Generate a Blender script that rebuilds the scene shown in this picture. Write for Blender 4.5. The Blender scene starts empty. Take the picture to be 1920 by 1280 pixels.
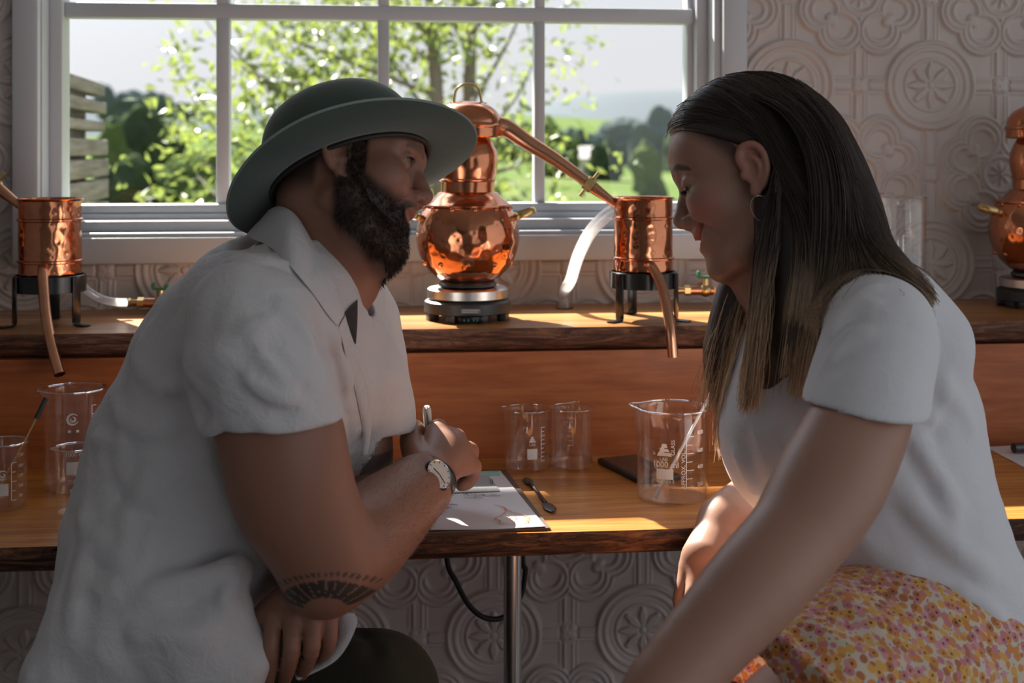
import bpy, bmesh, math, random
import numpy as np
from mathutils import Vector, Matrix
random.seed(7)
RNG = np.random.default_rng(7)
scene = bpy.context.scene
COL = scene.collection
PI = math.pi

# ------------------------------------------------------------------ camera
# room axes: X along the window wall, Y into the wall (wall face at Y=0), Z up
FPX, YH, PSI = 2400.0, 285.0, math.radians(5.8)
CAM = np.array([0.0, -2.4, 1.35])
FWD = np.array([math.sin(PSI), math.cos(PSI), 0.0])
RT = np.array([math.cos(PSI), -math.sin(PSI), 0.0])
UPV = np.array([0.0, 0.0, 1.0])
cam = bpy.data.cameras.new('camera')
cam_o = bpy.data.objects.new('camera', cam)
COL.objects.link(cam_o)
cam.sensor_width = 36.0
cam.lens = 36.0 * FPX / 1920.0
cam.shift_y = -(640.0 - YH) / 1920.0
cam.clip_start, cam.clip_end = 0.05, 5000
cam_o.location = CAM
cam_o.rotation_euler = (PI / 2, 0, -PSI)
cam.dof.use_dof = True
cam.dof.focus_distance = 1.72
cam.dof.aperture_fstop = 5.0
scene.camera = cam_o

# ------------------------------------------------------------------ world, sun, exposure
w = bpy.data.worlds.new('hazy_sky')
scene.world = w
w.use_nodes = True
nt = w.node_tree
bg = nt.nodes['Background']
tc = nt.nodes.new('ShaderNodeTexCoord')
sx = nt.nodes.new('ShaderNodeSeparateXYZ')
rp = nt.nodes.new('ShaderNodeValToRGB')
nt.links.new(tc.outputs['Generated'], sx.inputs[0])
nt.links.new(sx.outputs['Z'], rp.inputs[0])
# haze around the sun: the sky brightens smoothly towards it
dt = nt.nodes.new('ShaderNodeVectorMath'); dt.operation = 'DOT_PRODUCT'
dt.inputs[1].default_value = Vector((-0.366, 0.66, 0.693)).normalized()
nt.links.new(tc.outputs['Generated'], dt.inputs[0])
cl_ = nt.nodes.new('ShaderNodeMath'); cl_.operation = 'MAXIMUM'; cl_.inputs[1].default_value = 0.0
pw_n = nt.nodes.new('ShaderNodeMath'); pw_n.operation = 'POWER'; pw_n.inputs[1].default_value = 12.0
ml_n = nt.nodes.new('ShaderNodeMath'); ml_n.operation = 'MULTIPLY_ADD'; ml_n.inputs[1].default_value = 5.5; ml_n.inputs[2].default_value = 1.0
nt.links.new(dt.outputs['Value'], cl_.inputs[0]); nt.links.new(cl_.outputs[0], pw_n.inputs[0]); nt.links.new(pw_n.outputs[0], ml_n.inputs[0])
nt.links.new(ml_n.outputs[0], bg.inputs[1])
nt.links.new(rp.outputs[0], bg.inputs[0])
rp.color_ramp.elements[0].position = 0.0
rp.color_ramp.elements[0].color = (0.625, 0.625, 0.635, 1)
rp.color_ramp.elements[1].position = 0.7
rp.color_ramp.elements[1].color = (0.60, 0.67, 0.80, 1)
sun = bpy.data.lights.new('sun', 'SUN')
sun.energy = 17.5
sun.angle = math.radians(0.53)
sun.color = (1.0, 0.92, 0.80)
sun_o = bpy.data.objects.new('sun', sun)
COL.objects.link(sun_o)
SUN_DIR = Vector((0.366, -0.66, -0.693)).normalized()     # travel direction of the light
sun_o.rotation_euler = SUN_DIR.to_track_quat('-Z', 'Y').to_euler()
sun_o.location = (-6, 6, 8)
vs = scene.view_settings
vs.view_transform = 'Standard'
vs.look = 'None'
vs.exposure = 0.36
vs.gamma = 1.0
vs.use_curve_mapping = False
scene.cycles.use_denoising = True
scene.cycles.caustics_reflective = False
scene.cycles.caustics_refractive = False
scene.cycles.max_bounces = 10
scene.cycles.transparent_max_bounces = 24
scene.cycles.sample_clamp_indirect = 6.0

# ------------------------------------------------------------------ projection helpers
def P(px, py, D):
    return CAM + FWD * D + RT * ((px - 960.0) / FPX * D) + UPV * ((YH - py) / FPX * D)
def ray(px, py):
    return FWD + RT * ((px - 960.0) / FPX) + UPV * ((YH - py) / FPX)
def onY(px, py, Y):
    r = ray(px, py); return CAM + r * ((Y - CAM[1]) / r[1])
def onZ(px, py, Z):
    r = ray(px, py); return CAM + r * ((Z - CAM[2]) / r[2])
def V(*a):
    return np.array(a, float)
def nrm(v):
    v = np.asarray(v, float); return v / (np.linalg.norm(v) + 1e-12)

# ------------------------------------------------------------------ materials
MATS = {}
def lin(c):
    return tuple(((x / 255.0) / 12.92 if x / 255.0 <= 0.04045 else ((x / 255.0 + 0.055) / 1.055) ** 2.4) for x in c)
def mat(name, col=(0.5, 0.5, 0.5), rough=0.5, metal=0.0, **kw):
    if name in MATS:
        return MATS[name]
    m = bpy.data.materials.new(name); m.use_nodes = True
    b = m.node_tree.nodes['Principled BSDF']
    b.inputs['Base Color'].default_value = (*col[:3], 1)
    b.inputs['Roughness'].default_value = rough
    b.inputs['Metallic'].default_value = metal
    for k, v in kw.items():
        k = k.replace('_', ' ')
        if k in b.inputs:
            b.inputs[k].default_value = v
    MATS[name] = m
    return m
class NT:
    def __init__(s, m):
        s.t = m.node_tree; s.b = s.t.nodes.get('Principled BSDF')
    def n(s, typ, **kw):
        nd = s.t.nodes.new('ShaderNode' + typ)
        for k, v in kw.items():
            setattr(nd, k, v)
        return nd
    def l(s, a, b):
        s.t.links.new(a, b)
    def coord(s, scale=(1, 1, 1), kind='Object', loc=(0, 0, 0), rot=(0, 0, 0)):
        tc = s.n('TexCoord'); mp = s.n('Mapping')
        mp.inputs['Scale'].default_value = scale
        mp.inputs['Location'].default_value = loc
        mp.inputs['Rotation'].default_value = rot
        s.l(tc.outputs[kind], mp.inputs[0]); return mp.outputs[0]
    def noise(s, vec, scale=5, detail=3, rough=0.55, dist=0.0):
        nd = s.n('TexNoise'); nd.inputs['Scale'].default_value = scale
        nd.inputs['Detail'].default_value = detail; nd.inputs['Roughness'].default_value = rough
        nd.inputs['Distortion'].default_value = dist
        s.l(vec, nd.inputs['Vector']); return nd.outputs['Fac']
    def vor(s, vec, scale=5, feature='F1', out='Distance', rnd=1.0):
        nd = s.n('TexVoronoi'); nd.feature = feature; nd.inputs['Scale'].default_value = scale
        nd.inputs['Randomness'].default_value = rnd
        s.l(vec, nd.inputs['Vector']); return nd.outputs[out]
    def ramp(s, fac, stops):
        nd = s.n('ValToRGB'); cr = nd.color_ramp
        while len(cr.elements) < len(stops):
            cr.elements.new(0.5)
        for e, (p, c) in zip(cr.elements, stops):
            e.position = p; e.color = (*c[:3], 1)
        s.l(fac, nd.inputs[0]); return nd.outputs[0]
    def bump(s, h, strength=0.3, dist=0.005, nrm=None):
        nd = s.n('Bump'); nd.inputs['Strength'].default_value = strength
        nd.inputs['Distance'].default_value = dist
        s.l(h, nd.inputs['Height'])
        if nrm is not None: s.l(nrm, nd.inputs['Normal'])
        return nd.outputs[0]
    def mix(s, fac, a, b, blend='MIX'):
        nd = s.n('Mix'); nd.data_type = 'RGBA'; nd.blend_type = blend
        for sock, v in ((nd.inputs['Factor'], fac), (nd.inputs['A'], a), (nd.inputs['B'], b)):
            pass
        ins = [i for i in nd.inputs if i.enabled]
        for sock, v in zip(ins, (fac, a, b)):
            if hasattr(v, 'is_output'): s.l(v, sock)
            elif isinstance(v, (int, float)): sock.default_value = v
            else: sock.default_value = (*v[:3], 1)
        return [o for o in nd.outputs if o.enabled][0]
    def math(s, op, a, b=0.0):
        nd = s.n('Math'); nd.operation = op
        for i, v in enumerate((a, b)):
            if hasattr(v, 'is_output'): s.l(v, nd.inputs[i])
            else: nd.inputs[i].default_value = v
        return nd.outputs[0]

def wood(name, stops, gscale=(1.2, 14, 14), seed=0.0, rough=0.38, coat=0.25, bump=0.12, knots=0.0):
    m = mat(name, rough=rough); t = NT(m)
    v = t.coord(gscale, loc=(seed, seed * 1.7, seed * .3))
    n1 = t.noise(v, 2.2, 6, 0.62, 0.8)
    v2 = t.coord((gscale[0] * 3, gscale[1] * 7, gscale[2] * 7), loc=(seed, 0, 3))
    n2 = t.noise(v2, 3.0, 4, 0.6)
    f = t.math('ADD', t.math('MULTIPLY', n1, 0.60), t.math('MULTIPLY', n2, 0.40))
    c = t.ramp(f, stops)
    t.l(c, t.b.inputs['Base Color'])
    t.b.inputs['Coat Weight'].default_value = coat
    t.b.inputs['Coat Roughness'].default_value = 0.22
    t.l(t.bump(n2, bump, 0.002), t.b.inputs['Normal'])
    return m
WOOD_TOP = wood('wood_counter_top', [(0.32, (0.17, 0.042, 0.008)), (0.42, (0.36, 0.115, 0.020)), (0.52, (0.54, 0.205, 0.040)), (0.66, (0.72, 0.34, 0.085))], (0.9, 9, 9), 2.0)
WOOD_SHELF = wood('wood_shelf_top', [(0.32, (0.17, 0.050, 0.012)), (0.45, (0.36, 0.135, 0.034)), (0.56, (0.52, 0.225, 0.062)), (0.70, (0.66, 0.34, 0.11))], (0.7, 12, 12), 5.0)
WOOD_FASCIA = wood('wood_fascia', [(0.28, (0.20, 0.045, 0.012)), (0.45, (0.36, 0.096, 0.025)), (0.58, (0.47, 0.140, 0.038)), (0.75, (0.58, 0.20, 0.06))], (1.1, 5, 5), 9.0, rough=0.45, coat=0.12)
def bark(name, stops, seed):
    m = mat(name, rough=0.62); t = NT(m)
    v = t.coord((9, 30, 55), loc=(seed, 0, 0))
    n1 = t.noise(v, 1.6, 8, 0.72, 1.2)
    v2 = t.coord((1.6, 3, 3), loc=(seed, 1, 0))
    n0 = t.noise(v2, 1.5, 2, 0.5)
    f = t.math('ADD', t.math('MULTIPLY', n1, 0.8), t.math('MULTIPLY', n0, 0.25))
    t.l(t.ramp(f, stops), t.b.inputs['Base Color'])
    t.l(t.bump(n1, 0.7, 0.006), t.b.inputs['Normal'])
    return m
BARK_C = bark('bark_counter_edge', [(0.38, (0.010, 0.005, 0.004)), (0.52, (0.06, 0.02, 0.010)), (0.62, (0.26, 0.10, 0.035)), (0.75, (0.46, 0.22, 0.085))], 3.3)
BARK_S = bark('bark_shelf_edge', [(0.36, (0.025, 0.011, 0.008)), (0.5, (0.13, 0.052, 0.030)), (0.62, (0.30, 0.135, 0.078)), (0.76, (0.48, 0.25, 0.15))], 8.1)
PAINT = mat('white_paint', (0.56, 0.585, 0.63), 0.42)
_t = NT(PAINT); _t.l(_t.bump(_t.noise(_t.coord((1, 1, 1)), 60, 3), 0.06, 0.002), _t.b.inputs['Normal'])
WALLP = mat('embossed_wallpaper', (0.40, 0.34, 0.315), 0.40)
_t = NT(WALLP); _n = _t.noise(_t.coord((1, 1, 1)), 7, 4)
_t.l(_t.ramp(_n, [(0.3, (0.53, 0.465, 0.44)), (0.7, (0.62, 0.545, 0.515))]), _t.b.inputs['Base Color'])
def copper(name, base=(0.66, 0.26, 0.135), rough=0.14, hammer=120, hs=0.35, dist=0.004):
    m = mat(name, base, rough, 1.0); t = NT(m)
    v = t.coord((1, 1, 1))
    n = t.noise(v, 14, 4)
    t.l(t.ramp(n, [(0.3, tuple(c * 0.72 for c in base)), (0.65, base)]), t.b.inputs['Base Color'])
    if hammer:
        d = t.vor(v, hammer, 'SMOOTH_F1', 'Distance')
        t.l(t.bump(d, hs, dist), t.b.inputs['Normal'])
    return m
COPPER_H = copper('hammered_copper', hammer=75, hs=0.30, dist=0.005)
COPPER = copper('smooth_copper', hammer=38, hs=0.18, dist=0.006, rough=0.17)
COPPER_P = copper('copper_pipe', (0.72, 0.36, 0.22), 0.30, hammer=0)
BRASS = mat('brass', (0.62, 0.44, 0.20), 0.28, 1.0)
STEEL = mat('brushed_steel', (0.62, 0.60, 0.58), 0.30, 1.0)
DSTEEL = mat('dark_steel', (0.10, 0.095, 0.095), 0.38, 0.9)
BLACKM = mat('black_enamel', (0.012, 0.012, 0.014), 0.22)
BLACKP = mat('black_plastic', (0.025, 0.027, 0.03), 0.42)
PHONE = mat('phone_black', (0.008, 0.008, 0.01), 0.16)
RUBBER = mat('black_rubber', (0.012, 0.012, 0.013), 0.6)
GREENP = mat('green_lever', (0.01, 0.14, 0.075), 0.35)
WHITEINK = mat('white_print', (0.85, 0.85, 0.85), 0.6)
BLUEINK = mat('pale_blue_print', (0.42, 0.62, 0.95), 0.6)
PAPER = mat('paper', (0.78, 0.78, 0.82), 0.35)
GREYP = mat('grey_paper', (0.42, 0.42, 0.44), 0.6)
INK = mat('black_ink', (0.02, 0.02, 0.03), 0.6)
OINK = mat('orange_ink', (0.62, 0.22, 0.09), 0.6)
BOARD = mat('clipboard_board', (0.12, 0.07, 0.05), 0.5)
CLIPG = mat('green_clip', (0.30, 0.50, 0.44), 0.35)
def thin_glass(name, tint=(0.97, 0.98, 0.98), f0=0.04, edge=0.7, power=3.0, rough=0.02):
    """thin clear sheet: transparent, with a mirror layer that grows towards grazing angles"""
    m = bpy.data.materials.new(name); m.use_nodes = True
    nt = m.node_tree; nt.nodes.clear()
    o = nt.nodes.new('ShaderNodeOutputMaterial'); mx = nt.nodes.new('ShaderNodeMixShader')
    tr = nt.nodes.new('ShaderNodeBsdfTransparent'); gl = nt.nodes.new('ShaderNodeBsdfGlossy')
    lw = nt.nodes.new('ShaderNodeLayerWeight'); lw.inputs['Blend'].default_value = 0.5
    pw = nt.nodes.new('ShaderNodeMath'); pw.operation = 'POWER'; pw.inputs[1].default_value = power
    ma = nt.nodes.new('ShaderNodeMath'); ma.operation = 'MULTIPLY_ADD'; ma.inputs[1].default_value = edge; ma.inputs[2].default_value = f0
    tr.inputs[0].default_value = (*tint, 1); gl.inputs['Roughness'].default_value = rough
    gl.inputs['Color'].default_value = (1, 1, 1, 1)
    nt.links.new(lw.outputs['Facing'], pw.inputs[0]); nt.links.new(pw.outputs[0], ma.inputs[0]); nt.links.new(ma.outputs[0], mx.inputs[0])
    nt.links.new(tr.outputs[0], mx.inputs[1]); nt.links.new(gl.outputs[0], mx.inputs[2])
    nt.links.new(mx.outputs[0], o.inputs[0]); MATS[name] = m
    return m
PANE = thin_glass('window_glass', (0.98, 0.985, 0.985), 0.03, 0.5, 4.0, 0.01)
GLASS = thin_glass('beaker_glass', (0.985, 0.985, 0.985), 0.045, 0.85, 3.2, 0.03)
RIMG = thin_glass('rim_glass', (0.9, 0.9, 0.9), 0.22, 0.7, 2.0, 0.05)
HOSE = bpy.data.materials.new('clear_hose'); HOSE.use_nodes = True
_nt = HOSE.node_tree; _nt.nodes.clear()
_o = _nt.nodes.new('ShaderNodeOutputMaterial'); _mx = _nt.nodes.new('ShaderNodeMixShader'); _m2 = _nt.nodes.new('ShaderNodeMixShader')
_tr = _nt.nodes.new('ShaderNodeBsdfTransparent'); _gl = _nt.nodes.new('ShaderNodeBsdfGlossy'); _tl = _nt.nodes.new('ShaderNodeBsdfTranslucent')
_tl.inputs[0].default_value = (0.95, 0.93, 0.92, 1); _gl.inputs['Roughness'].default_value = 0.12
_mx.inputs[0].default_value = 0.38; _m2.inputs[0].default_value = 0.12
_nt.links.new(_tr.outputs[0], _mx.inputs[1]); _nt.links.new(_tl.outputs[0], _mx.inputs[2])
_nt.links.new(_mx.outputs[0], _m2.inputs[1]); _nt.links.new(_gl.outputs[0], _m2.inputs[2]); _nt.links.new(_m2.outputs[0], _o.inputs[0])

# ------------------------------------------------------------------ objects and geometry builders
def tag(o, label=None, cat=None, group=None, kind=None):
    if label: o['label'] = label
    if cat: o['category'] = cat
    if group: o['group'] = group
    if kind: o['kind'] = kind
    return o
def thing(name, loc, label, cat, group=None, rz=0.0):
    o = bpy.data.objects.new(name, None); COL.objects.link(o)
    o.empty_display_size = 0.05
    o.location = Vector(loc); o.rotation_euler = (0, 0, rz)
    return tag(o, label, cat, group)
def link(name, me, m, parent=None):
    o = bpy.data.objects.new(name, me); COL.objects.link(o)
    if m is not None:
        for mm in (m if isinstance(m, (list, tuple)) else [m]):
            me.materials.append(mm)
    if parent is not None:
        o.parent = parent
    return o
class MB:
    """collects shapes for ONE mesh"""
    def __init__(s):
        s.v = []; s.f = []; s.mi = []; s.n = 0
    def add(s, verts, faces, mi=0):
        verts = np.asarray(verts, float).reshape(-1, 3)
        s.v.append(verts)
        for f in faces:
            s.f.append([int(i) + s.n for i in f]); s.mi.append(mi)
        s.n += len(verts); return s
    def box(s, x0, x1, y0, y1, z0, z1, bev=0.0, mi=0, M=None):
        bm = bmesh.new(); bmesh.ops.create_cube(bm, size=1)
        for v in bm.verts:
            v.co = Vector(((x0 + x1) / 2 + v.co.x * (x1 - x0), (y0 + y1) / 2 + v.co.y * (y1 - y0), (z0 + z1) / 2 + v.co.z * (z1 - z0)))
        if bev > 0:
            bmesh.ops.bevel(bm, geom=bm.edges[:], offset=bev, segments=2, profile=0.5, affect='EDGES')
        if M is not None: bmesh.ops.transform(bm, matrix=M, verts=bm.verts)
        bm.verts.index_update()
        s.add([v.co[:] for v in bm.verts], [[v.index for v in f.verts] for f in bm.faces], mi); bm.free(); return s
    def tube(s, pts, r, seg=12, cap=True, flat=None, mi=0, closed=False, up=None):
        pts = np.asarray(pts, float); n = len(pts)
        r = np.broadcast_to(np.asarray(r, float), (n,))
        tan = np.zeros_like(pts)
        for i in range(n):
            if closed: tan[i] = nrm(pts[(i + 1) % n] - pts[i - 1])
            else: tan[i] = nrm(pts[min(i + 1, n - 1)] - pts[max(i - 1, 0)])
        u = np.array(up, float) if up is not None else (np.array([0, 0, 1.0]) if abs(tan[0][2]) < 0.9 else np.array([1.0, 0, 0]))
        u = nrm(u - tan[0] * np.dot(u, tan[0])); vs = []
        fx, fy = flat if flat else (1, 1)
        for i in range(n):
            u = nrm(u - tan[i] * np.dot(u, tan[i])); w2 = np.cross(tan[i], u)
            a = np.arange(seg) * 2 * PI / seg
            vs.append(pts[i] + r[i] * (np.cos(a)[:, None] * u * fx + np.sin(a)[:, None] * w2 * fy))
        vs = np.concatenate(vs); fs = []
        rng = n if closed else n - 1
        for i in range(rng):
            j = (i + 1) % n
            for k in range(seg):
                fs.append((i * seg + k, i * seg + (k + 1) % seg, j * seg + (k + 1) % seg, j * seg + k))
        if cap and not closed:
            fs.append(tuple(range(seg))[::-1]); fs.append(tuple((n - 1) * seg + k for k in range(seg)))
        return s.add(vs, fs, mi)
    def lathe(s, prof, seg=40, c=(0, 0, 0), mi=0, a0=0, a1=2 * PI):
        prof = np.asarray(prof, float); n = len(prof); full = abs(a1 - a0 - 2 * PI) < 1e-6
        k = seg if full else seg + 1
        a = a0 + (a1 - a0) * np.arange(k) / seg
        vs = np.stack([c[0] + prof[:, 0][:, None] * np.cos(a), c[1] + prof[:, 0][:, None] * np.sin(a), c[2] + np.repeat(prof[:, 1][:, None], k, 1)], -1).reshape(-1, 3)
        fs = []
        for i in range(n - 1):
            for j in range(seg):
                j2 = (j + 1) % k
                q = (i * k + j, i * k + j2, (i + 1) * k + j2, (i + 1) * k + j)
                fs.append(q)
        return s.add(vs, fs, mi)
    def ball(s, c, r, seg=12, rings=8, sc=(1, 1, 1), mi=0):
        th = np.linspace(0, PI, rings + 1)
        prof = [(max(1e-5, r * math.sin(t)), -r * math.cos(t)) for t in th]
        b = MB().lathe(prof, seg); v = np.concatenate(b.v) * np.array(sc) + np.array(c)
        return s.add(v, b.f, mi)
    def build(s, name, m, parent=None, smooth=True, origin=None, weld=False):
        me = bpy.data.meshes.new(name)
        v = np.concatenate(s.v)
        if origin is not None: v = v - np.asarray(origin, float)
        me.from_pydata(v.tolist(), [], s.f)
        if any(s.mi): me.polygons.foreach_set('material_index', s.mi)
        if weld:
            bm = bmesh.new(); bm.from_mesh(me); bmesh.ops.remove_doubles(bm, verts=bm.verts, dist=1e-5)
            bmesh.ops.recalc_face_normals(bm, faces=bm.faces); bm.to_mesh(me); bm.free()
        me.update()
        if smooth:
            me.polygons.foreach_set('use_smooth', [True] * len(me.polygons))
            try: me.set_sharp_from_angle(angle=math.radians(42))
            except Exception: pass
        o = link(name, me, m, parent)
        if origin is not None: o.location = Vector(origin)
        return o
def spline(pts, n=8):
    """Catmull-Rom resample"""
    p = np.asarray(pts, float); q = np.vstack([2 * p[0] - p[1], p, 2 * p[-1] - p[-2]]); out = []
    for i in range(1, len(q) - 2):
        for t in np.linspace(0, 1, n, endpoint=False):
            a, b, c, d = q[i - 1], q[i], q[i + 1], q[i + 2]
            out.append(0.5 * (2 * b + (c - a) * t + (2 * a - 5 * b + 4 * c - d) * t * t + (3 * b - a - 3 * c + d) * t ** 3))
    out.append(q[-2]); return np.array(out)
def copy_tree(o, parent=None):
    c = o.copy(); COL.objects.link(c)
    c.parent = parent
    if parent is not None: c.matrix_parent_inverse = o.matrix_parent_inverse.copy()
    for ch in list(o.children): copy_tree(ch, c)
    return c
def text_mesh(txt, size, extr=0.0):
    cu = bpy.data.curves.new('txt', 'FONT'); cu.body = txt; cu.size = size; cu.extrude = extr
    cu.align_x = 'CENTER'; cu.align_y = 'CENTER'; cu.resolution_u = 3
    ob = bpy.data.objects.new('txt', cu); COL.objects.link(ob)
    dg = bpy.context.evaluated_depsgraph_get(); dg.update()
    me = ob.evaluated_get(dg).to_mesh()
    v = np.array([x.co[:] for x in me.vertices]).reshape(-1, 3); f = [list(p.vertices) for p in me.polygons]
    ob.evaluated_get(dg).to_mesh_clear(); bpy.data.objects.remove(ob); bpy.data.curves.remove(cu)
    return v, f
# ================================================================== THE SETTING
def struct(o, label, cat=None):
    o['kind'] = 'structure'; o['label'] = label
    if cat: o['category'] = cat
    return o
def Xw(px, Y): return onY(px, 300, Y)[0]
def Zw(py, Y, px=800): return onY(px, py, Y)[2]
FLOORM = wood('floor_boards', [(0.3, (0.17, 0.14, 0.13)), (0.5, (0.27, 0.23, 0.21)), (0.7, (0.34, 0.30, 0.28))], (1.0, 8, 8), 4.0, rough=0.5)
PLASTER = mat('room_plaster', (0.60, 0.60, 0.63), 0.7)
RX0, RX1, RY0, RZ1 = -1.9, 2.9, -4.6, 2.6
fl = struct(MB().box(RX0 - .1, RX1 + .1, RY0 - .1, 0.12, -0.06, -0.012).build('floor', FLOORM, smooth=False), 'dark timber floor of the room', 'floor')
_bd = None
for i in range(int((RX1 - RX0) / 0.16) + 1):            # floor boards
    x = RX0 + i * 0.16
    if _bd is None:
        b = MB().box(0.0015, 0.1585, RY0, 0.0, -0.012, 0.0, 0.0).build('floor_board', FLOORM, fl, smooth=False); _bd = b.data
        b.location.x = x
    else:
        b = link('floor_board', _bd, None, fl); b.location = (x, 0, 0)
struct(MB().box(RX0 - .1, RX1 + .1, RY0 - .1, 0.12, RZ1, RZ1 + .08).build('ceiling', mat('ceiling_white', (0.82, 0.83, 0.86), 0.8), smooth=False), 'pale flat ceiling of the room', 'ceiling')
struct(MB().box(RX0 - .1, RX0, RY0, 0.0, 0, RZ1).build('wall_left', PLASTER, smooth=False), 'plain plastered side wall on the left', 'wall')
wr = MB()                                                # right wall with a tall glazed opening
wr.box(RX1, RX1 + .1, RY0, -4.5, 0, RZ1).box(RX1, RX1 + .1, -0.45, 0.0, 0, RZ1).box(RX1, RX1 + .1, -4.5, -0.45, 2.52, RZ1).box(RX1, RX1 + .1, -4.5, -0.45, 0, 0.03)
struct(wr.build('wall_right', PLASTER, smooth=False), 'plain plastered side wall with a tall opening', 'wall')
wf = MB()
wf.box(RX0 - .1, 0.7, RY0 - .1, RY0, 0, RZ1).box(2.75, RX1 + .1, RY0 - .1, RY0, 0, RZ1).box(0.7, 2.75, RY0 - .1, RY0, 2.5, RZ1)
struct(wf.build('wall_front', PLASTER, smooth=False), 'wall with a wide doorway behind the camera', 'wall')

# ---------------- window wall
WX0, WX1 = Xw(76, 0.0), Xw(1352, 0.0)
WZ0, WZ1 = Zw(437, 0.0), 2.06
wb = MB()
wb.box(RX0, WX0, 0.006, 0.12, 0, RZ1).box(WX1, RX1, 0.006, 0.12, 0, RZ1).box(WX0, WX1, 0.006, 0.12, 0, WZ0).box(WX0, WX1, 0.006, 0.12, WZ1, RZ1)
wall_back = struct(wb.build('wall_back', WALLP, smooth=False), 'window wall covered in embossed taupe wallpaper', 'wall')

# embossed wallpaper repeat: roundel, cross bars, quatrefoil scrolls (a height field, one mesh shared by the panels)
TW, TH = 0.2853, 0.347
NX, NZ = 150, 182
def tile_height():
    gx = np.linspace(-133.5, 133.5, NX + 1); gz = np.linspace(-168, 168, NZ + 1)
    X, Z = np.meshgrid(gx, gz, indexing='ij'); X = np.abs(X); Z = np.abs(Z)
    A, B = 133.5, 168.0
    r = np.hypot(X, Z); th = np.arctan2(Z, X)
    def ridge(d, wd): return np.exp(-(d / wd) ** 2)
    def smooth(d, e): return 1 / (1 + np.exp(np.clip(d / e, -30, 30)))
    h = np.zeros_like(X)
    inR = smooth(r - 86, 1.2)
    # cross bars between flowers
    def bar(u, v, w0, vmax): return smooth(np.abs(u) - w0, 1.0)
    out = np.zeros_like(X)
    for (u, v, L) in ((Z, X, 0), (X, Z, 0)):
        out = np.maximum(out, 0.45 * smooth(np.abs(u) - 9, 1.0) + 0.4 * ridge(np.abs(u) - 8, 2.0))
    xa, zb = A - X, B - Z
    for (u, lim) in ((xa, None), (zb, None)):
        out = np.maximum(out, 0.45 * smooth(u - 9, 1.0) + 0.4 * ridge(u - 8, 2.0))
    # thin framing line of the sunk fields
    for u in (Z, X, xa, zb): out = np.maximum(out, 0.28 * ridge(u - 15, 2.0))
    # quatrefoil at the corners
    qx, qz = xa, zb
    q = np.full_like(X, 1e9)
    for (cx, cz, rr) in ((36, 66, 46), (73, 28, 44)):
        q = np.minimum(q, np.hypot(qx - cx, qz - cz) - rr)
    q = np.minimum(q, np.hypot(qx, qz) - 46)
    inQ = smooth(q, 1.2)
    hq = 0.9 * ridge(q + 3, 3.4) + 0.75 * ridge(q + 13, 4.2) + 0.22
    # volutes: scroll arms inside each lobe, ending in a ball
    for (cx, cz, rr, bx, bz) in ((36, 62, 24, 50, 50), (68, 28, 22, 56, 42)):
        d = np.hypot(qx - cx, qz - cz)
        ang = np.arctan2(qz - cz, qx - cx)
        hq = np.maximum(hq, 0.85 * ridge(d - rr, 5.0) * smooth(np.cos(ang - math.atan2(-cz, -cx)) - 0.65, 0.08))
        hq = np.maximum(hq, 0.95 * np.sqrt(np.clip(1 - ((qx - bx) ** 2 + (qz - bz) ** 2) / 100, 0, 1)))
    for (cx, cz) in ((30, 36), (40, 30)):
        hq = np.maximum(hq, 0.6 * np.exp(-(((qx - cx) / 9) ** 2 + ((qz - cz) / 7) ** 2)))
    qr = np.hypot(qx, qz); qt = np.arctan2(qz, qx)
    star = (26 - qr) - 9 * (1 - np.abs(np.cos(4 * qt)))
    hq = np.maximum(hq, 0.8 * np.sqrt(np.clip(star / 14, 0, 1)) * (0.7 + 0.3 * np.cos(8 * qt)))
    h = out * (1 - inQ) + hq * inQ
    # little flowers where bars cross
    for (u, v) in ((xa, Z), (X, zb)):
        fr = np.hypot(u, v); ft = np.arctan2(v, u)
        pet = (19 - fr) - 5 * (1 - np.abs(np.cos(2 * ft + PI / 2)))
        m_ = smooth(-(pet + 1.5), 0.8)
        h = h * (1 - m_) + m_ * np.maximum(0.8 * np.sqrt(np.clip(pet / 8, 0, 1)), 0.95 * np.sqrt(np.clip(1 - (fr / 6) ** 2, 0, 1)))
    # roundel
    hr = 0.95 * ridge(r - 81, 4.6) + 0.7 * ridge(r - 68, 5.5) + 0.25 * ridge(r - 57, 3) + 0.55 * ridge(r - 48, 3.0) + 0.12
    pet = np.zeros_like(X)
    for k in range(8):
        a0 = k * PI / 4; u = r * np.cos(th - a0); v = r * np.sin(th - a0)
        for th2 in (th, -th, PI - th, PI + th):
            u = r * np.cos(th2 - a0); v = r * np.sin(th2 - a0)
            wid = np.where(u < 26, 2 + u * 0.28, 9.3 - (u - 26) * 0.40)
            ok = (u > 8) & (u < 43) & (wid > 0.5)
            pet = np.maximum(pet, np.where(ok, np.sqrt(np.clip(1 - (v / np.maximum(wid, .5)) ** 2, 0, 1)) * (0.95 - 0.25 * np.exp(-(v / 1.6) ** 2)), 0))
    for sx_ in (1, -1):
        pet = np.maximum(pet, 0.9 * np.sqrt(np.clip(1 - ((X - 27) ** 2 + (Z - 27) ** 2) / 42, 0, 1)))
    pet = np.maximum(pet, np.sqrt(np.clip(1 - (r / 9) ** 2, 0, 1)))
    hr = np.maximum(hr, pet * (r < 45))
    h = h * (1 - inR) + hr * inR
    return gx / 267 * TW, gz / 336 * TH, h * 0.0075
_gx, _gz, _hh = tile_height()
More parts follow.
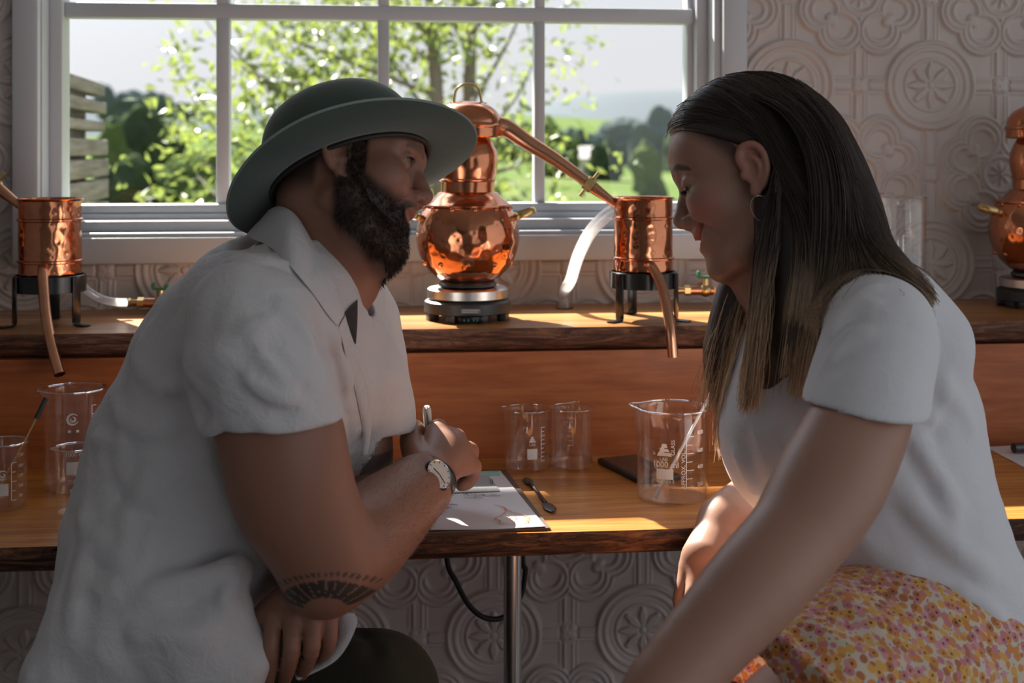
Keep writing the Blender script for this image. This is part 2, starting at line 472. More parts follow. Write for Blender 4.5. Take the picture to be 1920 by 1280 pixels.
def tile_mesh(keep=None):
    X, Z = np.meshgrid(_gx, _gz, indexing='ij')
    v = np.stack([X, -_hh, Z], -1).reshape(-1, 3)
    i = np.arange(NX)[:, None] * (NZ + 1) + np.arange(NZ)[None, :]
    f = np.stack([i, i + NZ + 1, i + NZ + 2, i + 1], -1).reshape(-1, 4)
    if keep is not None:
        c = v[f].mean(1); f = f[keep(c)]
        if len(f) == 0: return None
        u, inv = np.unique(f, return_inverse=True); v = v[u]; f = inv.reshape(-1, 4)
    me = bpy.data.meshes.new('wall_panel'); me.from_pydata(v.tolist(), [], f.tolist()); me.update()
    me.polygons.foreach_set('use_smooth', [True] * len(f)); me.materials.append(WALLP)
    return me
_full = tile_mesh()
_c0 = onY(1746, 160, 0.0); TX0, TZ0 = _c0[0], _c0[2]
for i in range(-8, 5):
    for j in range(-4, 4):
        cx, cz = TX0 + i * TW, TZ0 + j * TH
        if cx + TW / 2 < RX0 or cz + TH / 2 < 0 or cz - TH / 2 > RZ1: continue
        ox0, ox1, oz0, oz1 = WX0 - .01, WX1 + .01, WZ0 - .01, WZ1 + .01
        x0, x1, z0, z1 = cx - TW / 2, cx + TW / 2, cz - TH / 2, cz + TH / 2
        if x0 > ox0 and x1 < ox1 and z0 > oz0 and z1 < oz1: continue
        if x1 > ox0 and x0 < ox1 and z1 > oz0 and z0 < oz1:
            me = tile_mesh(lambda c: ~((c[:, 0] + cx > ox0) & (c[:, 0] + cx < ox1) & (c[:, 2] + cz > oz0) & (c[:, 2] + cz < oz1)))
            if me is None: continue
        else: me = _full
        o = bpy.data.objects.new('wall_panel', me); COL.objects.link(o); o.parent = wall_back
        o.location = (cx, 0.0055, cz)

# ---------------- window
GY, MY, SY = 0.085, 0.062, 0.045
win = struct(thing('window_1', (0, 0, WZ0), 'white painted window of eight panes above the shelf', 'window'), 'white painted window of eight panes above the shelf')
win.location = (0, 0, 0)
zb, zt = Zw(380, GY), 2.0
zm0, zm1 = Zw(39, MY), Zw(11, MY)
cols = [(120, 405), (430, 708), (730, 1002), (1022, 1288)]
# casing boards (left, right, bottom, top), each its own board
cx0, cx1 = Xw(21, -0.02), Xw(72, -0.02); cx2, cx3 = Xw(1356, -0.02), Xw(1402, -0.02)
czb = Zw(491, -0.02); czi = Zw(441, -0.02)
MB().box(cx0, cx1, -0.022, 0.0, czb, 2.12, 0.006).build('casing', PAINT, win)
MB().box(cx2, cx3, -0.022, 0.0, czb, 2.12, 0.006).build('casing', PAINT, win)
MB().box(cx1 + .0005, cx2 - .0005, -0.021, 0.0, czb, czi, 0.006).build('casing', PAINT, win)
MB().box(cx1 + .0005, cx2 - .0005, -0.021, 0.0, 2.06, 2.12, 0.006).build('casing', PAINT, win)
# frame: jambs, stepped sill
jx0, jx1 = Xw(80, 0.0), Xw(1350, 0.0)
fr = MB()
fr.box(WX0, Xw(92, SY), -0.004, 0.12, WZ0 - .005, WZ1)
fr.box(Xw(1327, SY), WX1, -0.004, 0.12, WZ0 - .005, WZ1)
fr.box(Xw(92, SY), Xw(1327, SY), -0.004, 0.12, 2.02, WZ1)
fr.build('frame', PAINT, win, smooth=False)
sl = MB()
sl.box(WX0, WX1, -0.012, 0.13, WZ0 - .01, Zw(433, -0.012), 0.003)
sl.box(WX0 + .005, WX1 - .005, 0.012, 0.13, Zw(433, -0.012), Zw(411, 0.012), 0.003)
sl.build('sill', PAINT, win)
# sash stiles and rails
MB().box(Xw(91, SY), Xw(117, SY), SY, GY + .02, Zw(409, SY), 2.02, 0.004).build('sash_stile', PAINT, win)
MB().box(Xw(1306, SY), Xw(1328, SY), SY, GY + .02, Zw(409, SY), 2.02, 0.004).build('sash_stile', PAINT, win)
MB().box(Xw(1286, GY), Xw(1308, SY), GY - .012, GY + .03, Zw(385, GY), 2.02, 0.002).build('sash_stile', PAINT, win)
rl = MB().box(Xw(91, SY), Xw(1328, SY), SY, GY + .02, Zw(411, SY) - .002, Zw(398, SY), 0.003)
rl.box(Xw(110, SY), Xw(1310, SY), SY + .008, GY + .02, Zw(400, SY), Zw(381, SY + .008), 0.004)
rl.build('sash_rail', PAINT, win)
MB().box(Xw(91, SY), Xw(1328, SY), SY, GY + .02, 1.985, 2.02, 0.003).build('sash_rail', PAINT, win)
MB().box(Xw(117, SY), Xw(1306, SY), MY, GY + .014, zm0, zm1, 0.003).build('muntin', PAINT, win)
for a, b in ((405, 430), (708, 730), (1002, 1022)):
    for z0, z1 in ((Zw(384, MY), zm0 + .001), (zm1 - .001, 1.99)):
        MB().box(Xw(a, MY), Xw(b, MY), MY + .0005, GY + .0135, z0, z1, 0.003).build('muntin', PAINT, win)
px_edges = [112, 417, 719, 1012, 1294]
for c in range(4):
    for z0, z1 in ((Zw(384, GY), zm0 + .012), (zm0 + .0125, 1.99)):
        MB().box(Xw(px_edges[c], GY), Xw(px_edges[c + 1], GY) - .0005, GY, GY + .003, z0, z1).build('pane', PANE, win, smooth=False)

# ================================================================== SHELF AND COUNTER
ZC, ZS = 0.8504, 1.063          # counter top, shelf top
YCF, YSF, YF = -0.73, -0.32, -0.318
SX0, SX1 = -1.85, 2.2
def fbm(x, seed, octs=5, base=2.0):
    r = np.random.default_rng(seed); y = np.zeros_like(x)
    for o in range(octs):
        f = base * 2 ** o; y += np.sin(x * f + r.uniform(0, 6.28)) * np.cos(x * f * 0.37 + r.uniform(0, 6.28)) / 1.7 ** o
    return y
def slab(name, y_front, y_back, z_top, thick, mats, seed, amp, label, cat):
    n = 420; xs = np.linspace(SX0, SX1, n); m = 10
    vs = []; prof_t = np.linspace(0, 1, m)
    e0 = fbm(xs, seed) * amp
    rows = []
    rows.append(np.stack([xs, np.full(n, y_back), np.full(n, z_top)], -1))
    rows.append(np.stack([xs, np.full(n, (y_front + y_back) / 2), np.full(n, z_top)], -1))
    yf = y_front + e0
    rows.append(np.stack([xs, yf, np.full(n, z_top)], -1))
    rows.append(np.stack([xs, yf - 0.0015, np.full(n, z_top - 0.002)], -1))
    zb_ = z_top - thick + 0.2 * amp * fbm(xs, seed + 50, 4, 3.0)
    for k, t in enumerate(prof_t[1:-1]):
        bulge = -0.012 * math.sin(PI * t) * 0.6 + 0.016 * t * t
        rg = 0.0032 * fbm(xs, seed + 3 + k, 6, 9.0) * math.sin(PI * t) ** .5
        rows.append(np.stack([xs, yf + bulge + rg, z_top - 0.002 + (zb_ - z_top + 0.002) * t], -1))
    rows.append(np.stack([xs, yf + 0.02, zb_], -1))
    rows.append(np.stack([xs, np.full(n, y_back), zb_], -1))
    R = len(rows); v = np.stack(rows, 0).reshape(-1, 3); fs = []; mi = []
    for i in range(R):
        j = (i + 1) % R
        for k in range(n - 1):
            fs.append((i * n + k, j * n + k, j * n + k + 1, i * n + k + 1)); mi.append(1 if 2 <= i <= R - 3 else 0)
    fs.append([i * n for i in range(R)][::-1]); fs.append([i * n + n - 1 for i in range(R)]); mi += [0, 0]
    me = bpy.data.meshes.new(name); me.from_pydata(v.tolist(), [], fs)
    me.polygons.foreach_set('material_index', mi); me.polygons.foreach_set('use_smooth', [True] * len(fs)); me.update()
    try: me.set_sharp_from_angle(angle=math.radians(50))
    except Exception: pass
    return tag(link(name, me, mats), label, cat)
shelf = slab('shelf_slab', YSF, -0.0005, ZS, 0.0385, [WOOD_SHELF, BARK_S], 11, 0.0022, 'live-edge timber slab shelf under the window carrying the copper stills', 'shelf')
counter = slab('counter_slab', YCF, YF + 0.0005, ZC, 0.0365, [WOOD_TOP, BARK_C], 29, 0.0035, 'live-edge timber counter slab the two people sit at', 'counter')
fas = MB().box(SX0, SX1, YF + .001, YF + .022, ZC - .06, ZS - .0395)
tag(fas.build('backboard', WOOD_FASCIA, smooth=False), 'smooth brown board standing between counter and shelf', 'board')
# steel leg with foot and top plate, cable
lp = onZ(961, 1050, ZC - .037); ly = -0.58
lx = onY(961, 1150, ly)[0]
leg = thing('counter_leg', (lx, ly, 0), 'round brushed steel leg post under the counter', 'table leg')
MB().lathe([(0.0, 0.012), (0.0128, 0.012), (0.0128, ZC - .045)], 24).build('post', STEEL, leg)
MB().lathe([(0.0, 0.0), (0.045, 0.0), (0.045, 0.008), (0.03, 0.012), (0.0, 0.012)], 24).build('foot_plate', STEEL, leg)
MB().lathe([(0.0, ZC - .045), (0.04, ZC - .045), (0.04, ZC - .0405), (0.0, ZC - .0405)], 24).build('top_plate', DSTEEL, leg)
for i, x in enumerate((-1.4, 1.75)):
    l2 = copy_tree(leg); l2.location = (x, ly, 0)
    l2['label'] = ['round steel leg post near the left end of the counter', 'round steel leg post near the right end of the counter'][i]
_c0, _c1 = P(836, 1030, 1.98), P(981, 1030, 2.05)
cb = spline([V(_c0[0], _c0[1], ZC - .037), P(838, 1048, 1.98), P(855, 1090, 1.98), P(880, 1135, 1.99), P(910, 1158, 2.0), P(945, 1156, 2.02), P(975, 1120, 2.04), P(985, 1070, 2.05), P(980, 1046, 2.05), V(_c1[0], _c1[1], ZC - .037)], 8)
tag(MB().tube(cb, 0.0042, 10).build('power_cable', RUBBER), 'black power cable sagging below the counter beside the steel leg', 'cable')
# ================================================================== COPPER STILLS ON THE SHELF
def make_still(base, rz, label):
    """pot, column, cap and lyne arm on its hot plate; local +X is the side the arm leaves"""
    hp = thing('hot_plate', base, label[1], 'hot plate', rz=rz)
    b = MB().lathe([(0.0, 0.034), (0.071, 0.034), (0.0745, 0.031), (0.0755, 0.014), (0.072, 0.0125), (0.05, 0.0125), (0.05, 0.02), (0.0, 0.02)], 56)
    b.build('body', BLACKP, hp)
    for k in range(8):
        a = k * PI / 4 + 0.3
        f = MB().box(0.058, 0.0735, -0.009, 0.009, 0.0, 0.0135, 0.0012, M=Matrix.Rotation(a, 4, 'Z'))
        f.build('foot', BLACKP, hp)
    MB().lathe([(0.0, 0.0545), (0.066, 0.0545), (0.0695, 0.052), (0.0695, 0.038), (0.066, 0.0345), (0.0, 0.0345)], 56).build('heating_disc', STEEL, hp)
    # display and badge on the front (local -Y)
    dsp = MB().box(-0.020, 0.020, -0.0755, -0.062, 0.002, 0.0125, 0.001).build('display', PHONE, hp)
    for i, xx in enumerate((-0.011, -0.004, 0.005, 0.011)):
        MB().box(xx - .0014, xx + .0014, -0.0760, -0.0756, 0.005, 0.0085).build('indicator', mat('indicator_teal', (0.05, 0.22, 0.2), 0.4), dsp)
    bd = MB().box(-0.0165, 0.0165, -0.0772, -0.0740, 0.0175, 0.0265, 0.0006).build('badge', mat('grey_badge', (0.16, 0.16, 0.17), 0.4), hp)
    bp = MB()
    for (x0, x1, z0_) in ((-.0145, .0145, .0235), (-.0145, .0115, .0205)): bp.box(x0, x1, -0.0775, -0.0771, z0_ - .0008, z0_ + .0008)
    bp.build('badge_print', mat('badge_print', (0.4, 0.4, 0.41), 0.5), bd, smooth=False)
    st = thing('copper_still', (base[0], base[1], base[2] + 0.055), label[0], 'still', rz=rz)
    z0 = -0.055
    # foot ring
    MB().lathe([(0.0, 0.0002), (0.046, 0.0002), (0.050, 0.003), (0.049, 0.007), (0.046, 0.010), (0.04, 0.012)], 48).build('foot_ring', DSTEEL, st)
    R = 0.089; zc = 0.1425 + z0
    prof = [(0.040, 0.0085)]
    for t in np.linspace(-1.08, 0.62, 34):
        prof.append((R * math.cos(t) ** 0.97, zc + R * 0.985 * math.sin(t)))
    pot = MB().lathe(prof, 72).build('pot', COPPER_H, st)
    sm = prof[-1]
    MB().lathe([(sm[0], sm[1] - .001), (sm[0] + .003, sm[1] + .0005), (sm[0] + .003, sm[1] + .003), (sm[0] - .004, sm[1] + .007), (sm[0] - .016, sm[1] + .0165), (0.051, sm[1] + .024), (0.0462, sm[1] + .0255)], 72).build('shoulder', COPPER, st)
    zn = sm[1] + .0255
    MB().lathe([(0.0465, zn - .001), (0.0465, 0.236 + z0), (0.0492, 0.2375 + z0), (0.0498, 0.2395 + z0), (0.0485, 0.2415 + z0)], 60).build('collar', COPPER, st)
    col = [(0.0478, 0.241 + z0)]
    for t in np.linspace(0, 1, 16):
        col.append((0.0480 + 0.0042 * math.sin(PI * min(1, t * 1.25)) - 0.010 * max(0, (t - .55) / .45) ** 2, (0.243 + 0.069 * t) + z0))
    MB().lathe(col, 60).build('column', COPPER, st)
    cap = [(0.036, 0.3115 + z0), (0.056, 0.312 + z0), (0.0585, 0.3145 + z0), (0.0585, 0.328 + z0), (0.0605, 0.330 + z0), (0.0605, 0.333 + z0), (0.058, 0.3355 + z0)]
    for t in np.linspace(0.1, PI / 2, 14):
        cap.append((max(0.0004, 0.058 * math.cos(t) ** 0.8), 0.335 + z0 + 0.040 * math.sin(t)))
    capo = MB().lathe(cap, 60).build('cap', COPPER, st)
    # brass loop on the cap
    lp_ = [(x, 0, z) for x, z in [(-0.030, 0.3725), (-0.0245, 0.374), (-0.0225, 0.384), (-0.020, 0.395), (-0.012, 0.403), (0, 0.4055), (0.012, 0.403), (0.020, 0.395), (0.0225, 0.384), (0.0245, 0.374), (0.032, 0.3715)]]
    lp_ = [(x, y, z + z0 - .0015) for x, y, z in lp_]
    MB().tube(spline(lp_, 5), 0.0023, 10).build('cap_handle', BRASS, capo)
    # lyne arm: tapering swan neck, brass union nut, spout
    s0 = V(0.050, -0.004, 0.333 + z0)
    ends = ARM_END
    apts = [s0, s0 + V(0.020, 0.0, -0.006)]
    d = ends - s0
    for t in (0.25, 0.45, 0.65, 0.76): apts.append(s0 + d * t + V(0, 0, 0.010 * math.sin(PI * t) - 0.003 * t))
    ap = spline(apts, 6)
    rr = np.interp(np.linspace(0, 1, len(ap)), [0, 0.1, 1], [0.0165, 0.0165, 0.0082])
    arm = MB().tube(ap, rr, 22).build('lyne_arm', COPPER_P, st)
    un = ap[-1]; ud = nrm(d + V(0, 0, -0.03))
    MB().tube([un - ud * .009, un - ud * .0075, un + ud * .0075, un + ud * .009], [0.0105, 0.0128, 0.0128, 0.0105], 8).tube([un - ud * .014, un - ud * .009], 0.0102, 16).build('union_nut', BRASS, arm)
    pv = nrm(np.cross(ud, V(0, 1, 0)))
    MB().tube([un - pv * 0.026, un + pv * 0.026], 0.0033, 8).build('nut_wing', BRASS, arm)
    MB().tube([un + ud * .009, un + (ends - un) * 0.6, ends + ud * .004], [0.0105, 0.0078, 0.0062], 18).build('spout', COPPER_P, arm)
    # rivets
    riv = MB().ball((0, 0, 0), 0.0046, 10, 6, (1, 1, 1)); rm = None
    for (zz, cnt, off) in ((0.190 + z0, 12, 0.1), (0.0985 + z0, 10, 0.25)):
        sl_ = (zz - zc) / (R * 0.985); rad = R * math.cos(math.asin(sl_))
        for k in range(cnt):
            a = off + k * 2 * PI / cnt
            if rm is None:
                o = riv.build('rivet', COPPER, st); rm = o.data
            else: o = link('rivet', rm, None, st)
            o.location = (rad * math.cos(a), rad * math.sin(a), zz)
    # two strap handles
    for sgn in (1, -1):
        zz = 0.176 + z0; rad = math.sqrt(R * R - ((0.176 - 0.1425)) ** 2) + .001
        c0 = 0.0 if sgn > 0 else PI
        p = []
        for (aa, ex, dz) in ((-0.20, 0.0, 0.0), (-0.19, 0.014, 0.004), (-0.12, 0.028, 0.009), (0.0, 0.033, 0.011), (0.12, 0.028, 0.009), (0.19, 0.014, 0.004), (0.20, 0.0, 0.0)):
            p.append(V((rad + ex) * math.cos(c0 + aa), (rad + ex) * math.sin(c0 + aa), zz + dz))
        hd = MB().tube(spline(p, 5), 0.0058, 10, flat=(1.0, 0.32), up=(0, 0, 1)).build('strap_handle', BRASS, st)
        for e in (p[0], p[-1]):
            MB().ball(e + nrm(V(e[0], e[1], 0)) * .002, 0.0062, 10, 6).build('handle_rivet', BRASS, hd)
    return hp, st

def make_condenser(base, rz, labels):
    """copper cooling cup on a three legged black stand; the outlet bends down at local -Y"""
    sd = thing('condenser_stand', base, labels[1], 'stand', rz=rz)
    MB().lathe([(0.0545, 0.055), (0.0580, 0.055), (0.0580, 0.0815), (0.0565, 0.083), (0.0545, 0.083), (0.0545, 0.055)], 56).build('ring', BLACKM, sd)
    MB().lathe([(0.0, 0.0775), (0.0544, 0.0775), (0.0544, 0.0755), (0.0, 0.0755)], 40).build('support_plate', BLACKM, sd)
    for k in range(3):
        a = LEG_ANG[k]
        M = Matrix.Rotation(a, 4, 'Z')
        l = MB().box(0.0582, 0.0612, -0.0085, 0.0085, 0.006, 0.081, 0.0008, M=M)
        foot = [(0.0597, 0, 0.008), (0.0597, 0, 0.004), (0.0615, 0, 0.0022), (0.066, 0, 0.0017), (0.084, 0, 0.0017)]
        pts = [np.array(M @ Vector(q)) for q in foot]
        l.tube(pts, 0.0085, 12, flat=(0.19, 1.0), up=np.array(M.to_3x3() @ Vector((1, 0, 0))))
        l.build('leg', BLACKM, sd)
    cu = thing('condenser_cup', (base[0], base[1], base[2] + 0.0782), labels[0], 'condenser', rz=rz)
    z0 = -0.0782; r = 0.0505
    prof = [(0.0, 0.0785), (r - .002, 0.0785), (r, 0.081), (r, 0.1025), (r + .0028, 0.104), (r + .0028, 0.107), (r, 0.1085), (r, 0.1715), (r + .0028, 0.173), (r + .0028, 0.176), (r, 0.1775), (r, 0.2055), (r + .002, 0.207), (r + .003, 0.209), (r + .0018, 0.2102), (r - .0006, 0.2095), (r - .0014, 0.206), (r - .0014, 0.083), (0.0, 0.083)]
    pr = []
    for (a, b) in zip(prof[:-1], prof[1:]):
        n = max(1, int(abs(b[1] - a[1]) / 0.006))
        for t in np.arange(n) / n: pr.append((a[0] + (b[0] - a[0]) * t, a[1] + (b[1] - a[1]) * t + z0))
    pr.append((prof[-1][0], prof[-1][1] + z0))
    MB().lathe(pr, 72).build('cup', COPPER_H, cu)
    # coil inside, seen at the rim
    coil = [(0.032 * math.cos(t), 0.032 * math.sin(t), 0.09 + z0 + 0.1 * t / (6 * PI)) for t in np.linspace(0, 6 * PI, 90)]
    MB().tube(coil, 0.005, 8).build('coil', COPPER_P, cu)
    return sd, cu

Rz = lambda a: np.array([[math.cos(a), -math.sin(a), 0], [math.sin(a), math.cos(a), 0], [0, 0, 1]])
def pipe_obj(name, pts, r, m, parent, seg=18, hollow=True):
    """points in world space, converted to the parent's local frame"""
    M = Matrix.Translation(parent.location) @ Matrix.Rotation(parent.rotation_euler[2], 4, 'Z')
    Mi = M.inverted()
    q = [np.array(Mi @ Vector(p)) for p in pts]
    b = MB().tube(q, r, seg, cap=not hollow)
    if hollow:
        e = q[-1]; d = nrm(q[-1] - q[-2])
        b.tube(q[::-1], np.asarray(r) * 0.8, seg, cap=False)
    return b.build(name, m, parent)

C_ST = onZ(877, 597, ZS); C_CU = onZ(1206, 598, ZS)
L_CU = onZ(94, 607, ZS)
_rz = -0.10
# end of the lyne arm in the still's local frame: upper rim of the cup, on the side facing the still
_dirn = nrm(V(C_ST[0] - C_CU[0], C_ST[1] - C_CU[1], 0))
_tgt = P(1160, 387, np.dot(C_CU - CAM, FWD) - 0.005)
ARM_END = Rz(0.0).T @ (_tgt - np.array([C_ST[0], C_ST[1], C_ST[2] + 0.055]))
LEG_ANG = [math.radians(a) for a in (-143, -33, 97)]
hp1, st1 = make_still(C_ST, 0.0, ('copper pot still whose long arm reaches down behind the two people', 'round black hot plate with steel disc under the middle copper still'))
sd1, cu1 = make_condenser(C_CU, 0.0, ('copper condenser cup fed by the middle still beside the woman', 'black three-legged iron stand under the condenser cup beside the woman'))
dC = np.dot(C_CU - CAM, FWD)
po = spline([P(1216, 496, dC - 0.049), P(1224, 503, dC - 0.066), P(1240, 535, dC - 0.088), P(1251, 580, dC - 0.115), P(1258, 625, dC - 0.135), P(1262, 670, dC - 0.14)], 8)
pipe_obj('outlet_pipe', po, 0.0085, COPPER_P, cu1)
_h = onZ(1058, 578, ZS)
hs = spline([P(1156, 392, dC + 0.02), P(1132, 408, dC + 0.03), P(1105, 438, dC + 0.045), P(1084, 480, dC + 0.06), P(1070, 525, dC + 0.075), _h + V(0, 0, 0.03), _h + V(0, 0, 0.0005)], 8)
pipe_obj('drain_hose', hs, np.linspace(0.0125, 0.0095, len(hs)), HOSE, cu1)
tag(MB().lathe([(0.016, 0.0), (0.0165, 0.0012), (0.0105, 0.0012), (0.0105, 0.0)], 24).build('hose_grommet', DSTEEL, None, origin=None), 'small dark grommet where the clear hose enters the shelf', 'grommet').location = Vector(_h)

def station_copy(src, dx, dy, label, drz=0.0):
    c = copy_tree(src); c.location = Vector(src.location) + Vector((dx, dy, 0)); c['label'] = label
    return c
ddx, ddy = L_CU[0] - C_CU[0], L_CU[1] - C_CU[1]
station_copy(hp1, ddx, ddy, 'round black hot plate beyond the left edge of the window')
station_copy(st1, ddx, ddy, 'copper still off to the left whose arm end reaches the left cup')
sd2 = station_copy(sd1, ddx, ddy, 'black three-legged iron stand at the left end of the shelf')
cu2 = bpy.data.objects.new('condenser_cup', None); COL.objects.link(cu2); cu2.empty_display_size = .05
cu2.location = Vector(cu1.location) + Vector((ddx, ddy, 0)); tag(cu2, 'copper condenser cup at the left end of the shelf behind the man', 'condenser')
for ch in list(cu1.children):
    if ch.name.startswith(('cup', 'coil')): copy_tree(ch, cu2)
dL = np.dot(L_CU - CAM, FWD)
po = spline([P(80, 503, dL - 0.047), P(80, 512, dL - 0.062), P(82, 545, dL - 0.075), P(86, 590, dL - 0.095), P(96, 645, dL - 0.125), P(112, 702, dL - 0.15)], 8)
pipe_obj('outlet_pipe', po, 0.0085, COPPER_P, cu2)
hs = spline([P(150, 528, dL + 0.05), P(165, 545, dL + .05), P(190, 560, dL + 0.06), P(215, 566, dL + 0.06), P(238, 567, dL + 0.07)], 8)
pipe_obj('inlet_hose', hs, 0.0072, HOSE, cu2)
# right-hand still
_rp = onZ(1948, 574, ZS); rdx = _rp[0] - C_ST[0]; rdy = _rp[1] - C_ST[1]
station_copy(hp1, rdx, rdy, 'round black hot plate at the right edge of the shelf')
station_copy(st1, rdx, rdy, 'copper still cut by the right edge of the photo behind the woman')
station_copy(sd1, rdx, rdy, 'black three-legged iron stand beyond the right edge of the shelf')
cu3 = bpy.data.objects.new('condenser_cup', None); COL.objects.link(cu3); cu3.empty_display_size = .05
cu3.location = Vector(cu1.location) + Vector((rdx, rdy, 0)); tag(cu3, 'copper condenser cup beyond the right edge of the shelf', 'condenser')
for ch in list(cu1.children):
    if ch.name.startswith(('cup', 'coil')): copy_tree(ch, cu3)

# water valves
def make_valve(px0, px1, py, D, label, zoff=0.0):
    a = P(px0, py, D); b = P(px1, py, D); ax = nrm(b - a); L = np.linalg.norm(b - a)
    base = onZ((px0 + px1) / 2, 600, ZS); base = V((a[0] + b[0]) / 2, (a[1] + b[1]) / 2, a[2])
    t = thing('water_valve', base, label, 'valve')
    o = lambda p: p - base
    MB().tube([o(a), o(a + ax * L * .3)], [0.0062, 0.0062], 14).tube([o(a + ax * L * .06), o(a + ax * L * .12)], 0.008, 6).build('hose_tail', BRASS, t)
    MB().tube([o(a + ax * L * .28), o(a + ax * L * .42)], 0.0098, 6).build('collar_nut', BRASS, t)
    MB().tube([o(a + ax * L * .42), o(b)], 0.0088, 16).build('pipe', COPPER_P, t)
    v = a + ax * L * .80
    MB().tube([o(v), o(v + V(0, 0, 0.022))], [0.0085, 0.007], 12).ball(o(v), 0.0125, 14, 10).build('valve_body', BRASS, t)
    h = MB()
    h.box(-0.014, 0.014, -0.006, 0.006, 0.022, 0.027, 0.002).box(-0.016, -0.010, -0.0065, 0.0065, 0.024, 0.036, 0.002).box(0.006, 0.013, -0.0065, 0.0065, 0.024, 0.033, 0.002)
    vv = [q + np.array(o(v)) for q in h.v]; h.v = vv
    h.build('lever', GREENP, t)
    MB().tube([o(b - ax * .004), o(b - ax * .004 + V(0, 0.07, 0))], 0.0088, 14).build('wall_pipe', COPPER_P, t)
    return t
make_valve(236, 318, 567, 2.27, 'brass water valve with green lever behind the man at left')
make_valve(1262, 1338, 544, 2.36, 'brass water valve with green lever below the woman\'s chin')

# ================================================================== BEAKERS
def wrap(v, R, ang0, z0):
    """text/graphic plane (x right, y up) onto the cylinder, x running to the viewer's right at angle ang0"""
    a = ang0 + v[:, 0] / R
    return np.stack([R * np.cos(a), R * np.sin(a), z0 + v[:, 1]], -1)
def rect(x0, x1, y0, y1, n=6):
    xs = np.linspace(x0, x1, n); v = np.concatenate([np.stack([xs, np.full(n, y0), xs * 0], -1), np.stack([xs, np.full(n, y1), xs * 0], -1)])
    return v, [(i, i + 1, n + i + 1, n + i) for i in range(n - 1)]
def make_beaker(base, R, H, label, spout=PI, prints=(), group=None, thick=0.0016, rz=0.0):
    t = thing('beaker', base, label, 'beaker', group, rz)
    prof = [(0.0, 0.0006), (R * .86, 0.0), (R * .95, 0.0012), (R, 0.006)]
    prof += [(R, H * k) for k in np.linspace(0.08, 0.94, 12)] + [(R + .0006, H * .97), (R + .0022, H * .99), (R + .0028, H), (R + .001, H + .0008)]
    inner = [(R - thick, H * .985), (R - thick, H * .5), (R - thick, 0.008), (R * .9, 0.0038), (0.0, 0.0034)]
    def body(pr):
        seg = 64; b = MB().lathe(pr, seg); v = b.v[0]
        rad = np.hypot(v[:, 0], v[:, 1]); a = np.arctan2(v[:, 1], v[:, 0])
        da = np.angle(np.exp(1j * (a - spout))); g = np.exp(-(da / 0.24) ** 2) * np.clip((v[:, 2] / H - 0.86) / 0.14, 0, 1) ** 1.6
        k = 1 + g * 0.20; v[:, 0] *= k; v[:, 1] *= k; v[:, 2] += g * 0.0015
        b.v[0] = v; return b
    g = body(prof); i2 = body(inner)
    g.add(np.concatenate(i2.v), i2.f)
    g.build('glass_wall', GLASS, t)
    rim = [(R + .0012, H + .0003)]
    rp_ = []
    for k in range(96):
        a = k * 2 * PI / 96; da = math.atan2(math.sin(a - spout), math.cos(a - spout)); gg = math.exp(-(da / .24) ** 2)
        rr = (R + .0014) * (1 + gg * .20); rp_.append((rr * math.cos(a), rr * math.sin(a), H + .0002 + gg * .0015))
    MB().tube(rp_, 0.0013, 8, closed=True).build('rim', RIMG, t)
    for (kind, val, ang, zc, size, m) in prints:
        if kind == 'text':
            v, f = text_mesh(val, size)
        elif kind == 'vtext':
            v, f = text_mesh(val, size); v = np.stack([-v[:, 1], v[:, 0], v[:, 2]], -1)
        elif kind == 'rect':
            v, f = rect(-size[0] / 2, size[0] / 2, -size[1] / 2, size[1] / 2)
        elif kind == 'scale':
            h_, n, wd = size; b = MB(); lw = 0.0005
            b.add(*rect(-lw, lw, 0, h_, 2))
            for q in range(n):
                y = h_ * q / (n - 1); ww = wd if q % 2 == 0 else wd * .75
                b.add(*rect(0, ww, y - lw, y + lw, 5))
            v, f = np.concatenate(b.v), b.f
        elif kind == 'cone':       # triangular flask-like emblem with an E cut in it
            b = MB(); s_ = size
            for (y0, y1, w0, w1) in ((-.5, -.22, .62, .50), (-.14, .10, .44, .30), (.18, .5, .26, .18)):
                b.add([(-w0 * s_, y0 * s_, 0), (w0 * s_, y0 * s_, 0), (w1 * s_, y1 * s_, 0), (-w1 * s_, y1 * s_, 0)], [(0, 1, 2, 3)])
            for (y0, y1) in ((-.22, -.14), (.10, .18)):
                b.add([(-.50 * s_, y0 * s_, 0), (0, y0 * s_, 0), (0, y1 * s_, 0), (-.3 * s_, y1 * s_, 0)], [(0, 1, 2, 3)])
            v, f = np.concatenate(b.v), b.f
        elif kind == 'swirl':
            b = MB(); n = 40
            for k in range(n):
                pass
            for (r0, r1, a0, a1) in ((.62, 1.0, 0.6, 5.9), (0.18, .5, 2.4, 8.2)):
                aa = np.linspace(a0, a1, 28); wv = np.sin(np.linspace(0.15, PI - .15, 28)) * (r1 - r0) / 2
                mid = (r0 + r1) / 2
                vv = np.concatenate([np.stack([(mid - wv) * np.cos(aa), (mid - wv) * np.sin(aa), aa * 0], -1), np.stack([(mid + wv) * np.cos(aa), (mid + wv) * np.sin(aa), aa * 0], -1)]) * size
                b.add(vv, [(i, i + 1, 28 + i + 1, 28 + i) for i in range(27)])
            v, f = np.concatenate(b.v), b.f
        MB().add(wrap(np.asarray(v, float), R + .0005, ang, zc), f).build('print', m, t, smooth=False)
    return t
def front_ang(base):   # angle (about the beaker axis) that faces the camera
    d = CAM - base; return math.atan2(d[1], d[0])
